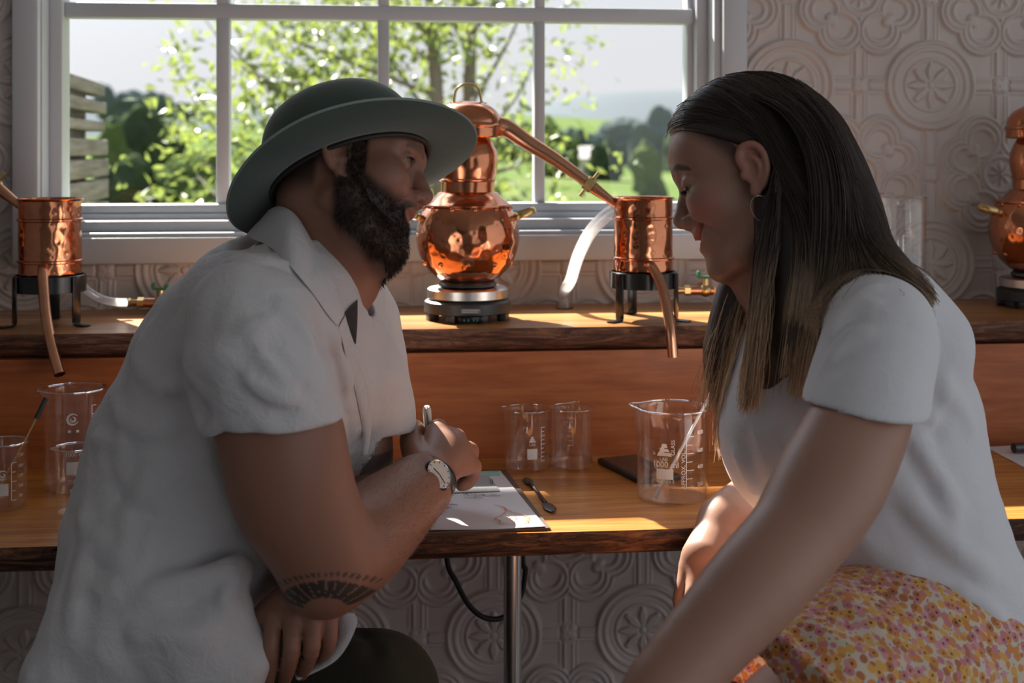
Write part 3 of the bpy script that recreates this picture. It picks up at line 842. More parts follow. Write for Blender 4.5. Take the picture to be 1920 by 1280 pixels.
# large 1000 ml beaker
b0 = onZ(1261, 931, ZC + .0002); s0 = 2400 / np.dot(b0 - CAM, FWD)
R0 = 66.5 / s0; H0 = 168 / s0; fa = front_ang(b0)
def A(px, base, R):      # angle on the beaker for a given pixel column
    s_ = 2400 / np.dot(base - CAM, FWD); cx = 960 + np.dot(base - CAM, RT) / np.dot(base - CAM, FWD) * 2400
    return front_ang(base) + math.asin(max(-.98, min(.98, (px - cx) / s_ / R)))
zz = lambda py, base, top, bot, H: H * (bot - py) / (bot - top)
zf = lambda py: max(0.002, (955 - py) / s0 * 1.0)
pr = [('cone', None, A(1246, b0, R0), zf(853), 0.0175, WHITEINK), ('text', 'LAB', A(1245, b0, R0), zf(870), 0.0068, WHITEINK), ('vtext', 'GLASS', A(1262, b0, R0), zf(848), 0.0078, WHITEINK),
      ('text', '1000 ml', A(1248, b0, R0), zf(880), 0.0118, WHITEINK), ('rect', None, A(1247, b0, R0), zf(897), (0.0245, 0.0145), WHITEINK), ('text', 'BORO 3.3', A(1247, b0, R0), zf(910), 0.0062, WHITEINK),
      ('vtext', 'APPROX. VOL.', A(1281, b0, R0), zf(888), 0.0085, WHITEINK), ('scale', None, A(1286, b0, R0), zf(921), (0.0715, 7, 0.0125), WHITEINK)]
for tx, py in (('800', 823), ('600', 856), ('400', 886), ('200', 918)):
    pr.append(('text', tx, A(1311, b0, R0), zf(py), 0.0078, WHITEINK))
make_beaker(b0, R0, H0, 'large glass beaker marked 1000 ml on the counter in front of the woman', A(1193, b0, R0) - .35, pr)
# stirring rod inside it
rod = thing('stirring_rod', b0 + V(0, 0, .004), 'thin glass stirring rod leaning in the large 1000 ml beaker', 'rod')
e0 = V(-R0 * .62, -R0 * .55, 0.002); e1 = V(R0 * .93, -R0 * .05, H0 * 1.0); e2 = e0 + (e1 - e0) * 1.22
MB().tube([e0, e0 + (e2 - e0) * .22], 0.0028, 10).build('metal_tip', STEEL, rod)
MB().tube([e0 + (e2 - e0) * .22, e2], 0.0023, 10).build('shaft', mat('rod_glass', (0.85, 0.85, 0.85), 0.08), rod)
# two small beakers by the backboard
for i, (px, pyb, half, top, lab) in enumerate(((988, 876, 41, 766, 'small clear beaker left of its twin at the backboard'), (1072, 873, 40, 764, 'small clear beaker right of its twin at the backboard'))):
    b = onZ(px, pyb, ZC + .0002); s_ = 2400 / np.dot(b - CAM, FWD); R = half / s_; H = (pyb - top) / s_
    z_ = lambda py: (pyb + 6 - py) / s_
    if i == 0:
        pr = [('rect', None, A(px + 10, b, R), z_(848), (0.0165, 0.0165), WHITEINK), ('text', 'LAB', A(px + 10, b, R), z_(831), 0.006, WHITEINK), ('cone', None, A(px + 10, b, R), z_(821), 0.009, WHITEINK), ('scale', None, A(px + 26, b, R), z_(862), (0.052, 9, 0.008), WHITEINK)]
    else:
        pr = [('scale', None, A(px - 2, b, R) + PI, z_(850), (0.045, 7, 0.009), WHITEINK)]
    make_beaker(b, R, H, lab, A(px - 38, b, R) - .5 if i == 0 else 1.2, pr, 'small beakers by the backboard')
# beakers at the left end of the counter
b = onZ(140, 914, ZC + .0002); s_ = 2400 / np.dot(b - CAM, FWD); R = 55 / s_
z_ = lambda py: (934 - py) / s_
make_beaker(b, R, 186 / s_, 'tall dark-set beaker with swirl emblem behind the man\'s back', A(90, b, R) - .3,
            [('swirl', None, A(137, b, R), z_(795), 0.0095, WHITEINK), ('rect', None, A(131, b, R), z_(817), (0.0042, 0.0036), WHITEINK), ('rect', None, A(145, b, R), z_(817), (0.0042, 0.0036), WHITEINK), ('rect', None, A(140, b, R), z_(885), (0.023, 0.0185), WHITEINK), ('text', '1000 ml', A(140, b, R), z_(860), 0.0085, WHITEINK), ('scale', None, A(170, b, R), z_(880), (0.085, 8, 0.010), WHITEINK)])
b = onZ(142, 962, ZC + .0002); s_ = 2400 / np.dot(b - CAM, FWD); R = 36 / s_
z_ = lambda py: (973 - py) / s_
make_beaker(b, R, 124 / s_, 'small beaker standing nearest the man\'s back on the counter', A(112, b, R) - .4,
            [('text', '250 ml', A(141, b, R), z_(905), 0.007, WHITEINK), ('rect', None, A(141, b, R), z_(928), (0.013, 0.0145), WHITEINK), ('text', 'LAB', A(141, b, R), z_(893), 0.006, WHITEINK), ('scale', None, A(158, b, R), z_(945), (0.05, 7, 0.006), WHITEINK)])
b = onZ(6, 950, ZC + .0002); s_ = 2400 / np.dot(b - CAM, FWD); R = 43 / s_
z_ = lambda py: (962 - py) / s_
make_beaker(b, R, 122 / s_, 'beaker with a scoop in it at the left edge of the photo', PI,
            [('scale', None, A(20, b, R), z_(941), (0.052, 5, 0.0075), WHITEINK), ('rect', None, A(5, b, R), z_(920), (0.0155, 0.0165), WHITEINK), ('swirl', None, A(5, b, R), z_(893), 0.0075, WHITEINK)] +
            [('text', tx, A(36, b, R), z_(py), 0.0062, WHITEINK) for tx, py in (('250', 860), ('200', 880), ('150', 898), ('100', 917), ('50', 935))])
sp = thing('scoop', b + V(0, 0, .004), 'thin metal scoop with black grip standing in the left beaker', 'scoop')
q0 = V(-R * .5, 0, .003); q1 = P(52, 822, np.dot(b - CAM, FWD) + .0) - b; q2 = P(86, 752, np.dot(b - CAM, FWD) + .03) - b
MB().tube([q0, q1, q1 + (q2 - q1) * .45], 0.0016, 8).build('shaft', BRASS, sp)
MB().tube([q1 + (q2 - q1) * .45, q2], 0.0034, 10).build('grip', BLACKP, sp)
# beaker on the shelf behind the woman: print is on its far side and reads mirrored
b = onZ(1689, 583, ZS + .0002); s_ = 2400 / np.dot(b - CAM, FWD); R = 46 / s_
z_ = lambda py: (583 - py) / s_
fa = front_ang(b) + PI
make_beaker(b, R, 214 / s_, 'tall beaker with blue print on the shelf behind the woman\'s shoulder', PI + .35,
            [('cone', None, fa - .35, z_(438), 0.018, WHITEINK), ('text', '1000:10.0%', fa - .25, z_(464), 0.0105, BLUEINK), ('vtext', 'GLASS', fa + .12 - .6, z_(440), 0.008, WHITEINK), ('rect', None, fa - .2, z_(490), (0.045, 0.011), BLUEINK), ('text', '1000 ml', fa - .25, z_(477), 0.0085, BLUEINK)])

# ================================================================== CLIPBOARD, PAPERS, SCOOP, PHONE
def sheet(name, corners, z, th, m, parent, n=10, curl=None, org=None):
    """corners: four pixel corners (front-left, front-right, back-right, back-left) laid on height z"""
    c = [onZ(px, py, z) for px, py in corners]
    g = []
    for i in range(n + 1):
        for j in range(n + 1):
            u, v = i / n, j / n
            p = (c[0] * (1 - u) + c[1] * u) * (1 - v) + (c[3] * (1 - u) + c[2] * u) * v
            if curl is not None: p = p + V(0, 0, curl(u, v))
            g.append(p)
    g = np.array(g); N = (n + 1) ** 2; f = []
    for i in range(n):
        for j in range(n):
            a = i * (n + 1) + j; f.append((a, a + n + 1, a + n + 2, a + 1)); f.append((N + a, N + a + 1, N + a + n + 2, N + a + n + 1))
    per = [i * (n + 1) for i in range(n + 1)] + [n * (n + 1) + j for j in range(1, n + 1)] + [i * (n + 1) + n for i in range(n - 1, -1, -1)] + [j for j in range(n - 1, 0, -1)]
    for a, b_ in zip(per, per[1:] + per[:1]): f.append((a, b_, N + b_, N + a))
    v = np.concatenate([g, g - V(0, 0, th)])
    if org is not None: v = v - org
    return MB().add(v, f).build(name, m, parent)
def ink_line(pxs, z, wdt, m, parent, name, org, curl=0.0):
    b = MB()
    for line in pxs:
        pts = [onZ(x, y, z) - org for x, y in line]
        if len(pts) > 2: pts = spline(pts, 4)
        b.tube(pts, wdt, 5, flat=(0.12, 1.0), up=(0, 0, 1))
    return b.build(name, m, parent, smooth=False)
org = onZ(880, 950, ZC)
cbd = thing('clipboard', org, 'brown clipboard under the sheets of paper beside the writing hand', 'clipboard')
sheet('board', [(700, 1002), (1032, 989), (948, 879), (690, 884)], ZC + .0036, .0034, BOARD, cbd, 4, org=org)
clp = MB(); a0, a1 = onZ(885, 889, ZC + .006), onZ(936, 888, ZC + .006)
clp.tube([a0 - org, a1 - org], 0.006, 10, flat=(0.7, 1.4)).build('clip', CLIPG, cbd)
pap = thing('paper_sheet', org + V(0, 0, .004), 'white paper with orange sketch and black handwriting on the clipboard', 'paper')
po_ = org + V(0, 0, .004)
cu_ = lambda u, v: 0.0009 * math.sin(u * 7) * (1 - v) ** 2 + 0.0012 * max(0, u - .8) * (1 - v)
sheet('sheet', [(706, 996), (1022, 987), (938, 882), (694, 888)], ZC + .0052, .0008, PAPER, pap, 14, cu_, po_)
gp = thing('photo_card', org + V(0, 0, .0062), 'grey card clipped at the top of the white paper sheet', 'card')
sheet('card', [(850, 923), (938, 920), (912, 886), (845, 888)], ZC + .0068, .0006, GREYP, gp, 3, org=org + V(0, 0, .0062))
zi = ZC + .0066
sk = [[(927, 946), (942, 949), (948, 957), (940, 966), (930, 970), (928, 974)], [(943, 949), (955, 957), (972, 962), (985, 966), (990, 972)], [(930, 974), (945, 979), (965, 980), (985, 976)], [(938, 980), (944, 981)], [(962, 981), (978, 981)], [(983, 968), (988, 975), (984, 980), (990, 978), (991, 968)], [(950, 970), (960, 967), (968, 970), (960, 973), (950, 970)], [(930, 972), (938, 976), (936, 981)]]
ink_line(sk, zi, 0.0009, OINK, pap, 'sketch', po_)
rs = random.Random(3); wr_ = []
for (x0, x1, y) in ((868, 912, 927), (870, 905, 932), (916, 940, 928), (872, 884, 923), (822, 858, 945), (826, 848, 951), (832, 842, 939), (800, 818, 951)):
    x = x0; ln = []
    while x < x1:
        ln.append((x, y + rs.uniform(-1.6, 1.6))); x += rs.uniform(1.4, 2.6)
    wr_.append(ln)
ink_line(wr_, zi, 0.00055, INK, pap, 'handwriting', po_)
ink_line([[(888, 901), (896, 900)], [(919, 898), (921, 908)], [(923, 898), (924, 906)]], ZC + .0074, 0.0006, INK, gp, 'card_print', org + V(0, 0, .0062))
# spatula scoop lying on the counter
s0_, s1_ = onZ(988, 898, ZC + .003), onZ(1034, 955, ZC + .003)
spt = thing('spatula', s0_ * .5 + s1_ * .5 - V(0, 0, .003), 'slim steel spatula lying on the counter right of the clipboard', 'spatula')
oo = s0_ * .5 + s1_ * .5 - V(0, 0, .003); dd = s1_ - s0_
MB().tube([s0_ + dd * .12 - oo, s0_ + dd * .8 - oo], [0.0032, 0.0024], 10).build('handle', DSTEEL, spt)
MB().tube([s0_ + dd * .78 - oo, s0_ + dd * .85 - oo, s0_ + dd * .97 - oo, s0_ + dd * 1.06 - oo], [0.003, 0.008, 0.0085, 0.003], 12, flat=(0.22, 1.0), up=(0, 0, 1)).build('blade', DSTEEL, spt)
MB().tube([s0_ - dd * .03 - oo, s0_ + dd * .03 - oo, s0_ + dd * .12 - oo, s0_ + dd * .18 - oo], [0.004, 0.0075, 0.0065, 0.003], 12, flat=(0.4, 1.0), up=(0, 0, 1)).build('spoon_end', DSTEEL, spt)
# phone behind the large beaker
c = [onZ(px, py, ZC + .0082) for px, py in ((1186, 893), (1262, 880), (1200, 860), (1134, 867))]
pc = sum(c) / 4; ph = thing('phone', V(pc[0], pc[1], ZC), 'black phone lying flat behind the large 1000 ml beaker', 'phone')
ex = nrm(c[1] - c[0]); L1, L2 = 0.145, 0.072; ang = math.atan2(ex[1], ex[0])
MB().box(-L1 / 2, L1 / 2, -L2 / 2, L2 / 2, 0.0002, 0.0088, 0.003).build('case', BLACKP, ph)
MB().box(-L1 / 2 + .004, L1 / 2 - .004, -L2 / 2 + .004, L2 / 2 - .004, 0.0088, 0.0093).build('screen', PHONE, ph)
pl = nrm((c[1] - c[0]) + 0); ph.rotation_euler = (0, 0, math.atan2(c[3][1] - c[0][1], c[3][0] - c[0][0]))
ph.location = Vector((c[0][0] * .55 + c[3][0] * .45 + .033, c[0][1] * .55 + c[3][1] * .45 + .02, ZC))
# papers and pen at the right edge
org = onZ(1920, 862, ZC)
pr_ = thing('paper_sheet', org, 'white paper on the counter at the right edge behind the woman', 'paper')
sheet('sheet', [(1990, 912), (2110, 872), (1960, 830), (1850, 838)], ZC + .0016, .0012, PAPER, pr_, 4, org=org)
cl2 = thing('marker_pen', onZ(1935, 848, ZC + .002), 'dark marker pen lying on the paper at the right edge', 'pen')
MB().tube([V(-.035, -.004, .009), V(-.034, -.004, .009), V(.05, .01, .009)], [0.004, .008, .008], 14).build('barrel', DSTEEL, cl2)
MB().tube([V(.05, .01, .009), V(.075, .0145, .009)], [0.0085, .0085], 14).build('cap', BLACKP, cl2)
# ================================================================== FIGURE SCULPTING: signed distance shapes turned into one surface
f32 = np.float32
class Prim:
    __slots__ = ('f', 'bc', 'br', 'op', 'k')
    def __init__(s, f, bc, br, op='U', k=0.01):
        s.f, s.bc, s.br, s.op, s.k = f, np.asarray(bc, float), float(br), op, k
class Model:
    def __init__(s): s.p = []
    def _add(s, f, bc, br, op, k): s.p.append(Prim(f, bc, br, op, k)); return s
    def rc(s, a, b, r1, r2, op='U', k=0.01, sq=None):
        """round cone a->b; sq=(axis, factor) flattens the cross-section along axis"""
        a, b = np.asarray(a, float), np.asarray(b, float)
        if sq is None:
            ab = b - a; L2 = float(ab @ ab) + 1e-12
            def f(p):
                t = np.clip(((p - a.astype(f32)) @ ab.astype(f32)) / f32(L2), 0, 1)
                q = p - a.astype(f32) - t[:, None] * ab.astype(f32)
                return np.sqrt((q * q).sum(1)) - (f32(r1) + t * f32(r2 - r1))
        else:
            ax, fac = nrm(sq[0]), sq[1]
            S = np.eye(3) + (1 / fac - 1) * np.outer(ax, ax)      # stretch space along ax
            a2, b2 = S @ a, S @ b; ab = b2 - a2; L2 = float(ab @ ab) + 1e-12
            def f(p):
                q0 = p @ S.T.astype(f32) - a2.astype(f32)
                t = np.clip((q0 @ ab.astype(f32)) / f32(L2), 0, 1)
                q = q0 - t[:, None] * ab.astype(f32)
                return (np.sqrt((q * q).sum(1)) - (f32(r1) + t * f32(r2 - r1))) * f32(min(1.0, fac))
        return s._add(f, (a + b) / 2, np.linalg.norm(b - a) / 2 + max(r1, r2), op, k)
    def ell(s, c, r, ax=None, op='U', k=0.01):
        c = np.asarray(c, float); r = np.asarray(r, float); R = np.eye(3) if ax is None else np.array([nrm(x) for x in ax])
        A1 = (R / r[:, None]).T.astype(f32); A2 = (R / (r * r)[:, None]).T.astype(f32); cc = c.astype(f32)
        def f(p):
            q = p - cc; k0 = np.sqrt(((q @ A1) ** 2).sum(1)); k1 = np.sqrt(((q @ A2) ** 2).sum(1))
            return np.where(k0 < 1e-3, f32(-r.min()), k0 * (k0 - 1) / (k1 + f32(1e-9)))
        return s._add(f, c, r.max(), op, k)
    def chain(s, pts, rs, op='U', k=0.01, n=0, sq=None):
        pts = [np.asarray(q, float) for q in pts]; rs = list(np.broadcast_to(rs, (len(pts),)))
        if n:
            sp = spline(pts, n); u = np.linspace(0, len(pts) - 1, len(sp)); rs = np.interp(u, np.arange(len(pts)), rs); pts = list(sp)
        for i in range(len(pts) - 1):
            s.rc(pts[i], pts[i + 1], rs[i], rs[i + 1], op, k, sq)
        return s
    def loft(s, cs, a_, b_, side, op='U', k=0.02, n=3, fwd=None):
        """body tube: centres cs, half-depth a_ (across the tube, in the tube's plane), half-width b_ along `side`"""
        sp = spline(cs, n); u = np.linspace(0, len(cs) - 1, len(sp))
        a2 = np.interp(u, np.arange(len(cs)), a_); b2 = np.interp(u, np.arange(len(cs)), b_)
        side = nrm(side)
        seg = sp[1:] - sp[:-1]; L2 = (seg ** 2).sum(1)
        def f(p):
            best = np.full(len(p), 1e9, f32)
            for i in range(len(seg)):
                t = np.clip(((p - sp[i].astype(f32)) @ seg[i].astype(f32)) / f32(L2[i]), 0, 1)
                q = p - sp[i].astype(f32) - t[:, None] * seg[i].astype(f32)
                w_ = q @ side.astype(f32); v2 = (q * q).sum(1) - w_ * w_
                aa = f32(a2[i]) + t * f32(a2[i + 1] - a2[i]); bb = f32(b2[i]) + t * f32(b2[i + 1] - b2[i])
                k0 = np.sqrt(w_ * w_ / (bb * bb) + v2 / (aa * aa)); k1 = np.sqrt(w_ * w_ / bb ** 4 + v2 / aa ** 4) + f32(1e-6)
                d = np.where(k0 < .05, -np.minimum(aa, bb), k0 * (k0 - 1) / k1)
                best = np.minimum(best, d)
            return best
        c = sp.mean(0); return s._add(f, c, np.linalg.norm(sp - c, axis=1).max() + max(a2.max(), b2.max()), op, k)
    def half(s, pt, n, op='S', k=0.004):
        """half space: inside where (p-pt).n < 0"""
        n = nrm(n); pt = np.asarray(pt, float)
        return s._add(lambda p: (p - pt.astype(f32)) @ n.astype(f32), pt, 1e6, op, k)
    def cut(s, c, n, R, k=0.003):
        """remove what lies beyond the plane through c (normal n points outwards), within radius R of c"""
        c = np.asarray(c, float); n = nrm(n)
        def f(p):
            q = p - c.astype(f32); return np.maximum(-(q @ n.astype(f32)), np.sqrt((q * q).sum(1)) - f32(R))
        return s._add(f, c, R, 'S', k)
    def fold(s, pts, amp, width, n=3):
        """ridge (amp>0) or groove (amp<0) along a polyline, fading at both ends"""
        sp = spline([np.asarray(q, float) for q in pts], n) if len(pts) > 2 else np.array([np.asarray(pts[0], float) * (1 - t) + np.asarray(pts[1], float) * t for t in np.linspace(0, 1, 6)])
        seg = sp[1:] - sp[:-1]; L2 = (seg ** 2).sum(1) + 1e-12; N = len(seg)
        def f(p):
            best = np.full(len(p), 1e9, f32); tt = np.zeros(len(p), f32)
            for i in range(N):
                t = np.clip(((p - sp[i].astype(f32)) @ seg[i].astype(f32)) / f32(L2[i]), 0, 1)
                q = p - sp[i].astype(f32) - t[:, None] * seg[i].astype(f32); d = (q * q).sum(1)
                m = d < best; best = np.where(m, d, best); tt = np.where(m, (i + t) / N, tt)
            e = np.clip(np.minimum(tt, 1 - tt) * 5, 0.12, 1)
            return f32(-amp) * np.exp(-best / f32(width * width)) * e
        c = sp.mean(0); return s._add(f, c, np.linalg.norm(sp - c, axis=1).max() + width * 3.0, 'D', 0)
    def noise(s, bc, br, amp, scale, seed=0, dirs=None):
        r = np.random.default_rng(seed); K = r.normal(size=(9, 3)) * scale; ph = r.uniform(0, 6.28, 9)
        if dirs is not None: K = K * np.asarray(dirs)
        return s._add(lambda p: f32(amp) * np.sin(p @ K.T.astype(f32) + ph.astype(f32)).mean(1) * f32(2.0), bc, 1e6, 'D', 0)
    @staticmethod
    def _op(d, v, op, k):
        k = f32(k)
        if op == 'U':
            if k <= 0: return np.minimum(d, v)
            h = np.clip(0.5 + 0.5 * (v - d) / k, 0, 1); return np.where(d > 1e5, v, v + (d - v) * h - k * h * (1 - h))
        if op == 'S':
            if k <= 0: return np.maximum(d, -v)
            h = np.clip(0.5 - 0.5 * (d + v) / k, 0, 1); return d + (-v - d) * h + k * h * (1 - h)
        if op == 'I': return np.maximum(d, v)
        if op == 'D': return np.where(np.abs(d) < 0.08, d + v, d)
    def eval(s, pts):
        pts = np.asarray(pts, f32); d = np.full(len(pts), 1e6, f32)
        for q in s.p:
            m = np.linalg.norm(pts - q.bc.astype(f32), axis=1) < q.br + 0.25 if q.br < 1e5 else np.ones(len(pts), bool)
            if m.any(): d[m] = s._op(d[m], q.f(pts[m]), q.op, q.k)
        return d
    def mesh(s, h, B=8):
        us = [q for q in s.p if q.op == 'U']
        lo = np.min([q.bc - q.br for q in us], 0) - 3 * h; hi = np.max([q.bc + q.br for q in us], 0) + 3 * h
        nb = np.ceil((hi - lo) / (h * B)).astype(int)
        ii = np.stack(np.meshgrid(*[np.arange(n) for n in nb], indexing='ij'), -1).reshape(-1, 3)
        cen = lo + (ii + 0.5) * h * B
        dc = s.eval(cen); act = np.abs(dc) < h * B * 0.87 * 1.15 + 0.003
        g = np.stack(np.meshgrid(*[np.arange(B + 1)] * 3, indexing='ij'), -1).reshape(-1, 3); hd = h * B * 0.87
        bkey = lambda c: (c[:, 0] * nb[1] + c[:, 1]) * nb[2] + c[:, 2]
        todo = ii[act]; done_i = []; done_v = []; seen = set(bkey(todo).tolist())
        while len(todo):
            n = len(todo); ce = lo + (todo + 0.5) * h * B
            pts = (lo + (todo[:, None, :] * B + g[None]) * h).astype(f32); d = np.full((n, len(g)), 1e6, f32)
            for q in s.p:
                m = np.linalg.norm(ce - q.bc, axis=1) < q.br + hd + max(q.k, 0.0) + 0.030 if q.br < 1e5 else np.ones(n, bool)
                if not m.any(): continue
                pp = pts[m].reshape(-1, 3); d[m] = s._op(d[m].reshape(-1), q.f(pp), q.op, q.k).reshape(-1, len(g))
            vv = d.reshape(n, B + 1, B + 1, B + 1); done_i.append(todo); done_v.append(vv); new = []
            iv = vv < 0
            for ax in range(3):
                for sd, st in ((0, -1), (B, 1)):
                    fc = np.take(iv, sd, axis=ax + 1).reshape(n, -1); mx = fc.any(1) & ~fc.all(1)
                    c = todo[mx].copy(); c[:, ax] += st; new.append(c[((c >= 0) & (c < nb)).all(1)])
            new = np.concatenate(new); new = np.unique(new, axis=0) if len(new) else new
            kn = bkey(new) if len(new) else []
            todo = np.array([c for c, k_ in zip(new, kn) if k_ not in seen]).reshape(-1, 3).astype(int); seen.update(bkey(todo).tolist() if len(todo) else [])
        ii = np.concatenate(done_i); v = np.concatenate(done_v); n = len(ii); ins = v < 0
        cs = [ins[:, a:B + a, b:B + b, c:B + c] for a in (0, 1) for b in (0, 1) for c in (0, 1)]
        cnt = sum(c.astype(np.int8) for c in cs); mix = (cnt > 0) & (cnt < 8)
        bi, ci, cj, ck = np.nonzero(mix)
        vals = np.stack([v[bi, ci + a, cj + b, ck + c] for a in (0, 1) for b in (0, 1) for c in (0, 1)], 1)
        offs = np.array([(a, b, c) for a in (0, 1) for b in (0, 1) for c in (0, 1)], float)
        acc = np.zeros((len(bi), 3)); num = np.zeros(len(bi))
        for e0, e1 in ((0, 1), (2, 3), (4, 5), (6, 7), (0, 2), (1, 3), (4, 6), (5, 7), (0, 4), (1, 5), (2, 6), (3, 7)):
            a, b = vals[:, e0], vals[:, e1]; cr = (a < 0) != (b < 0)
            t = np.where(cr, a / np.where(cr, a - b, 1), 0)[:, None]
            acc += np.where(cr[:, None], offs[e0] + (offs[e1] - offs[e0]) * t, 0); num += cr
        cell = ii[bi] * B + np.stack([ci, cj, ck], 1)
        V_ = lo + (cell + acc / num[:, None]) * h
        dims = nb * B + 4
        key = lambda c: ((c[:, 0] + 1) * dims[1] + (c[:, 1] + 1)) * dims[2] + (c[:, 2] + 1)
        kk = key(cell); od = np.argsort(kk); ks = kk[od]
        quads = []
        for ax in range(3):
            o1, o2 = [(1, 2), (2, 0), (0, 1)][ax]
            sl0 = ins[:, :B, :B, :B]; sh = [slice(0, B)] * 3; sh[ax] = slice(1, B + 1)
            sl1 = ins[:, sh[0], sh[1], sh[2]]
            eb, ei, ej, ek = np.nonzero(sl0 != sl1)
            if len(eb) == 0: continue
            c0 = ii[eb] * B + np.stack([ei, ej, ek], 1); flip = sl0[eb, ei, ej, ek]
            qs = []
            for (da, db) in ((-1, -1), (0, -1), (0, 0), (-1, 0)):
                c = c0.copy(); c[:, o1] += da; c[:, o2] += db
                k_ = key(c); pos = np.clip(np.searchsorted(ks, k_), 0, len(ks) - 1)
                qs.append(np.where(ks[pos] == k_, od[pos], -1))
            q = np.stack(qs, 1); ok = (q >= 0).all(1); q = q[ok]; flip = flip[ok]
            q = np.where(flip[:, None], q, q[:, ::-1]); quads.append(q)
        Q = np.concatenate(quads)
        return V_, Q
    def hit(s, pix, tmin=0.9, tmax=2.3):
        """first surface point seen along each pixel's ray (used to lay seams and folds on the surface)"""
        R = np.array([ray(x, y) for x, y in pix]); ln = np.linalg.norm(R, axis=1); Rn = R / ln[:, None]
        t = np.full(len(R), tmin * 1.0)
        for _ in range(32):
            d = s.eval(CAM + Rn * t[:, None]); t = t + np.clip(d, -0.01, 0.06) * 0.85
        return CAM + Rn * t[:, None]
def sdf_object(name, model, h, m, parent, org, colfn=None, relax=1):
    V_, Q = model.mesh(h)
    for _ in range(relax):        # light smoothing of the grid facets
        acc = np.zeros_like(V_); cnt = np.zeros(len(V_))
        for a in range(4):
            i, j = Q[:, a], Q[:, (a + 1) % 4]
            cnt += np.bincount(i, minlength=len(V_))
            for c_ in range(3): acc[:, c_] += np.bincount(i, weights=V_[j, c_], minlength=len(V_))
        V_ = np.where(cnt[:, None] > 0, V_ * 0.5 + 0.5 * acc / np.maximum(cnt, 1)[:, None], V_)
    me = bpy.data.meshes.new(name)
    me.vertices.add(len(V_)); me.vertices.foreach_set('co', (V_ - org).astype(f32).ravel())
    me.loops.add(len(Q) * 4); me.loops.foreach_set('vertex_index', Q.astype(np.int32).ravel())
    me.polygons.add(len(Q)); me.polygons.foreach_set('loop_start', np.arange(len(Q), dtype=np.int32) * 4)
    me.polygons.foreach_set('use_smooth', np.ones(len(Q), bool))
    if colfn is not None:
        c = colfn(V_); at = me.color_attributes.new('Col', 'FLOAT_COLOR', 'POINT')
        at.data.foreach_set('color', np.concatenate([c, np.ones((len(c), 1))], 1).astype(f32).ravel())
    me.update(calc_edges=True)
    return link(name, me, m, parent)
def strands_obj(name, P_, rad, m, parent, org, cols=None, taper=0.35):
    """P_: (n, k, 3) polylines -> three-sided tapering hairs in one mesh"""
    n, k, _ = P_.shape; T = np.gradient(P_, axis=1); T /= np.linalg.norm(T, axis=2, keepdims=True) + 1e-9
    ref = np.tile(RNG.normal(size=(n, 1, 3)), (1, k, 1)); U_ = np.cross(T, ref); U_ /= np.linalg.norm(U_, axis=2, keepdims=True) + 1e-9
    W_ = np.cross(T, U_); tp = np.linspace(1, taper, k)[None, :, None]
    rd = np.broadcast_to(np.asarray(rad, float).reshape(-1, 1, 1), (n, 1, 1)) * tp
    ring = [P_ + rd * (math.cos(a) * U_ + math.sin(a) * W_) for a in (0, 2.094, 4.189)]
    v = np.stack(ring, 2).reshape(-1, 3) - org
    b0 = (np.arange(n)[:, None] * k + np.arange(k - 1)[None]).reshape(-1) * 3; f = []
    for a in range(3):
        c = (a + 1) % 3; f.append(np.stack([b0 + a, b0 + c, b0 + 3 + c, b0 + 3 + a], -1))
    f = np.concatenate(f); me = bpy.data.meshes.new(name)
    me.vertices.add(len(v)); me.vertices.foreach_set('co', v.astype(f32).ravel())
    me.loops.add(len(f) * 4); me.loops.foreach_set('vertex_index', f.astype(np.int32).ravel())
    me.polygons.add(len(f)); me.polygons.foreach_set('loop_start', np.arange(len(f), dtype=np.int32) * 4)
    me.polygons.foreach_set('use_smooth', np.ones(len(f), bool))
    if cols is not None:
        at = me.color_attributes.new('Col', 'FLOAT_COLOR', 'POINT')
        c = np.repeat(cols.reshape(n * k, 3), 3, 0); at.data.foreach_set('color', np.concatenate([c, np.ones((len(c), 1))], 1).astype(f32).ravel())
    me.update(calc_edges=True)
    return link(name, me, m, parent)
def col_mat(name, rough, sss=0.0, sheen=0.0, bump=None, spec=0.5, aniso=0.0):
    m = mat(name, (0.5, 0.4, 0.3), rough); t = NT(m)
    a = t.n('VertexColor'); a.layer_name = 'Col'; c = a.outputs['Color']
    t.l(c, t.b.inputs['Base Color'])
    t.b.inputs['Specular IOR Level'].default_value = spec
    if sss:
        t.b.inputs['Subsurface Weight'].default_value = sss; t.b.inputs['Subsurface Radius'].default_value = (0.009, 0.0035, 0.0018); t.b.inputs['Subsurface Scale'].default_value = 1.0
    if bump: t.l(t.bump(t.noise(t.coord((1, 1, 1)), bump[0], 3), bump[1], bump[2]), t.b.inputs['Normal'])
    return m
def cloth_mat(name, col, rough=0.85, weave=900, ws=0.12, trans=0.0, sheen=0.15, crumple=60, cs=0.12):
    m = mat(name, col, rough); t = NT(m); v = t.coord((1, 1, 1))
    n1 = t.noise(v, weave, 2); n2 = t.noise(v, crumple, 4, 0.6, 0.6)
    b1 = t.bump(n2, cs, 0.010); t.l(t.bump(n1, ws, 0.0006, b1), t.b.inputs['Normal'])
    t.b.inputs['Sheen Weight'].default_value = sheen
    if trans:
        o = [x for x in t.t.nodes if x.type == 'OUTPUT_MATERIAL'][0]; tl = t.n('BsdfTranslucent'); tl.inputs[0].default_value = (*col, 1)
        mx = t.n('MixShader'); mx.inputs[0].default_value = trans; t.l(t.b.outputs[0], mx.inputs[1]); t.l(tl.outputs[0], mx.inputs[2]); t.l(mx.outputs[0], o.inputs[0])
    return m
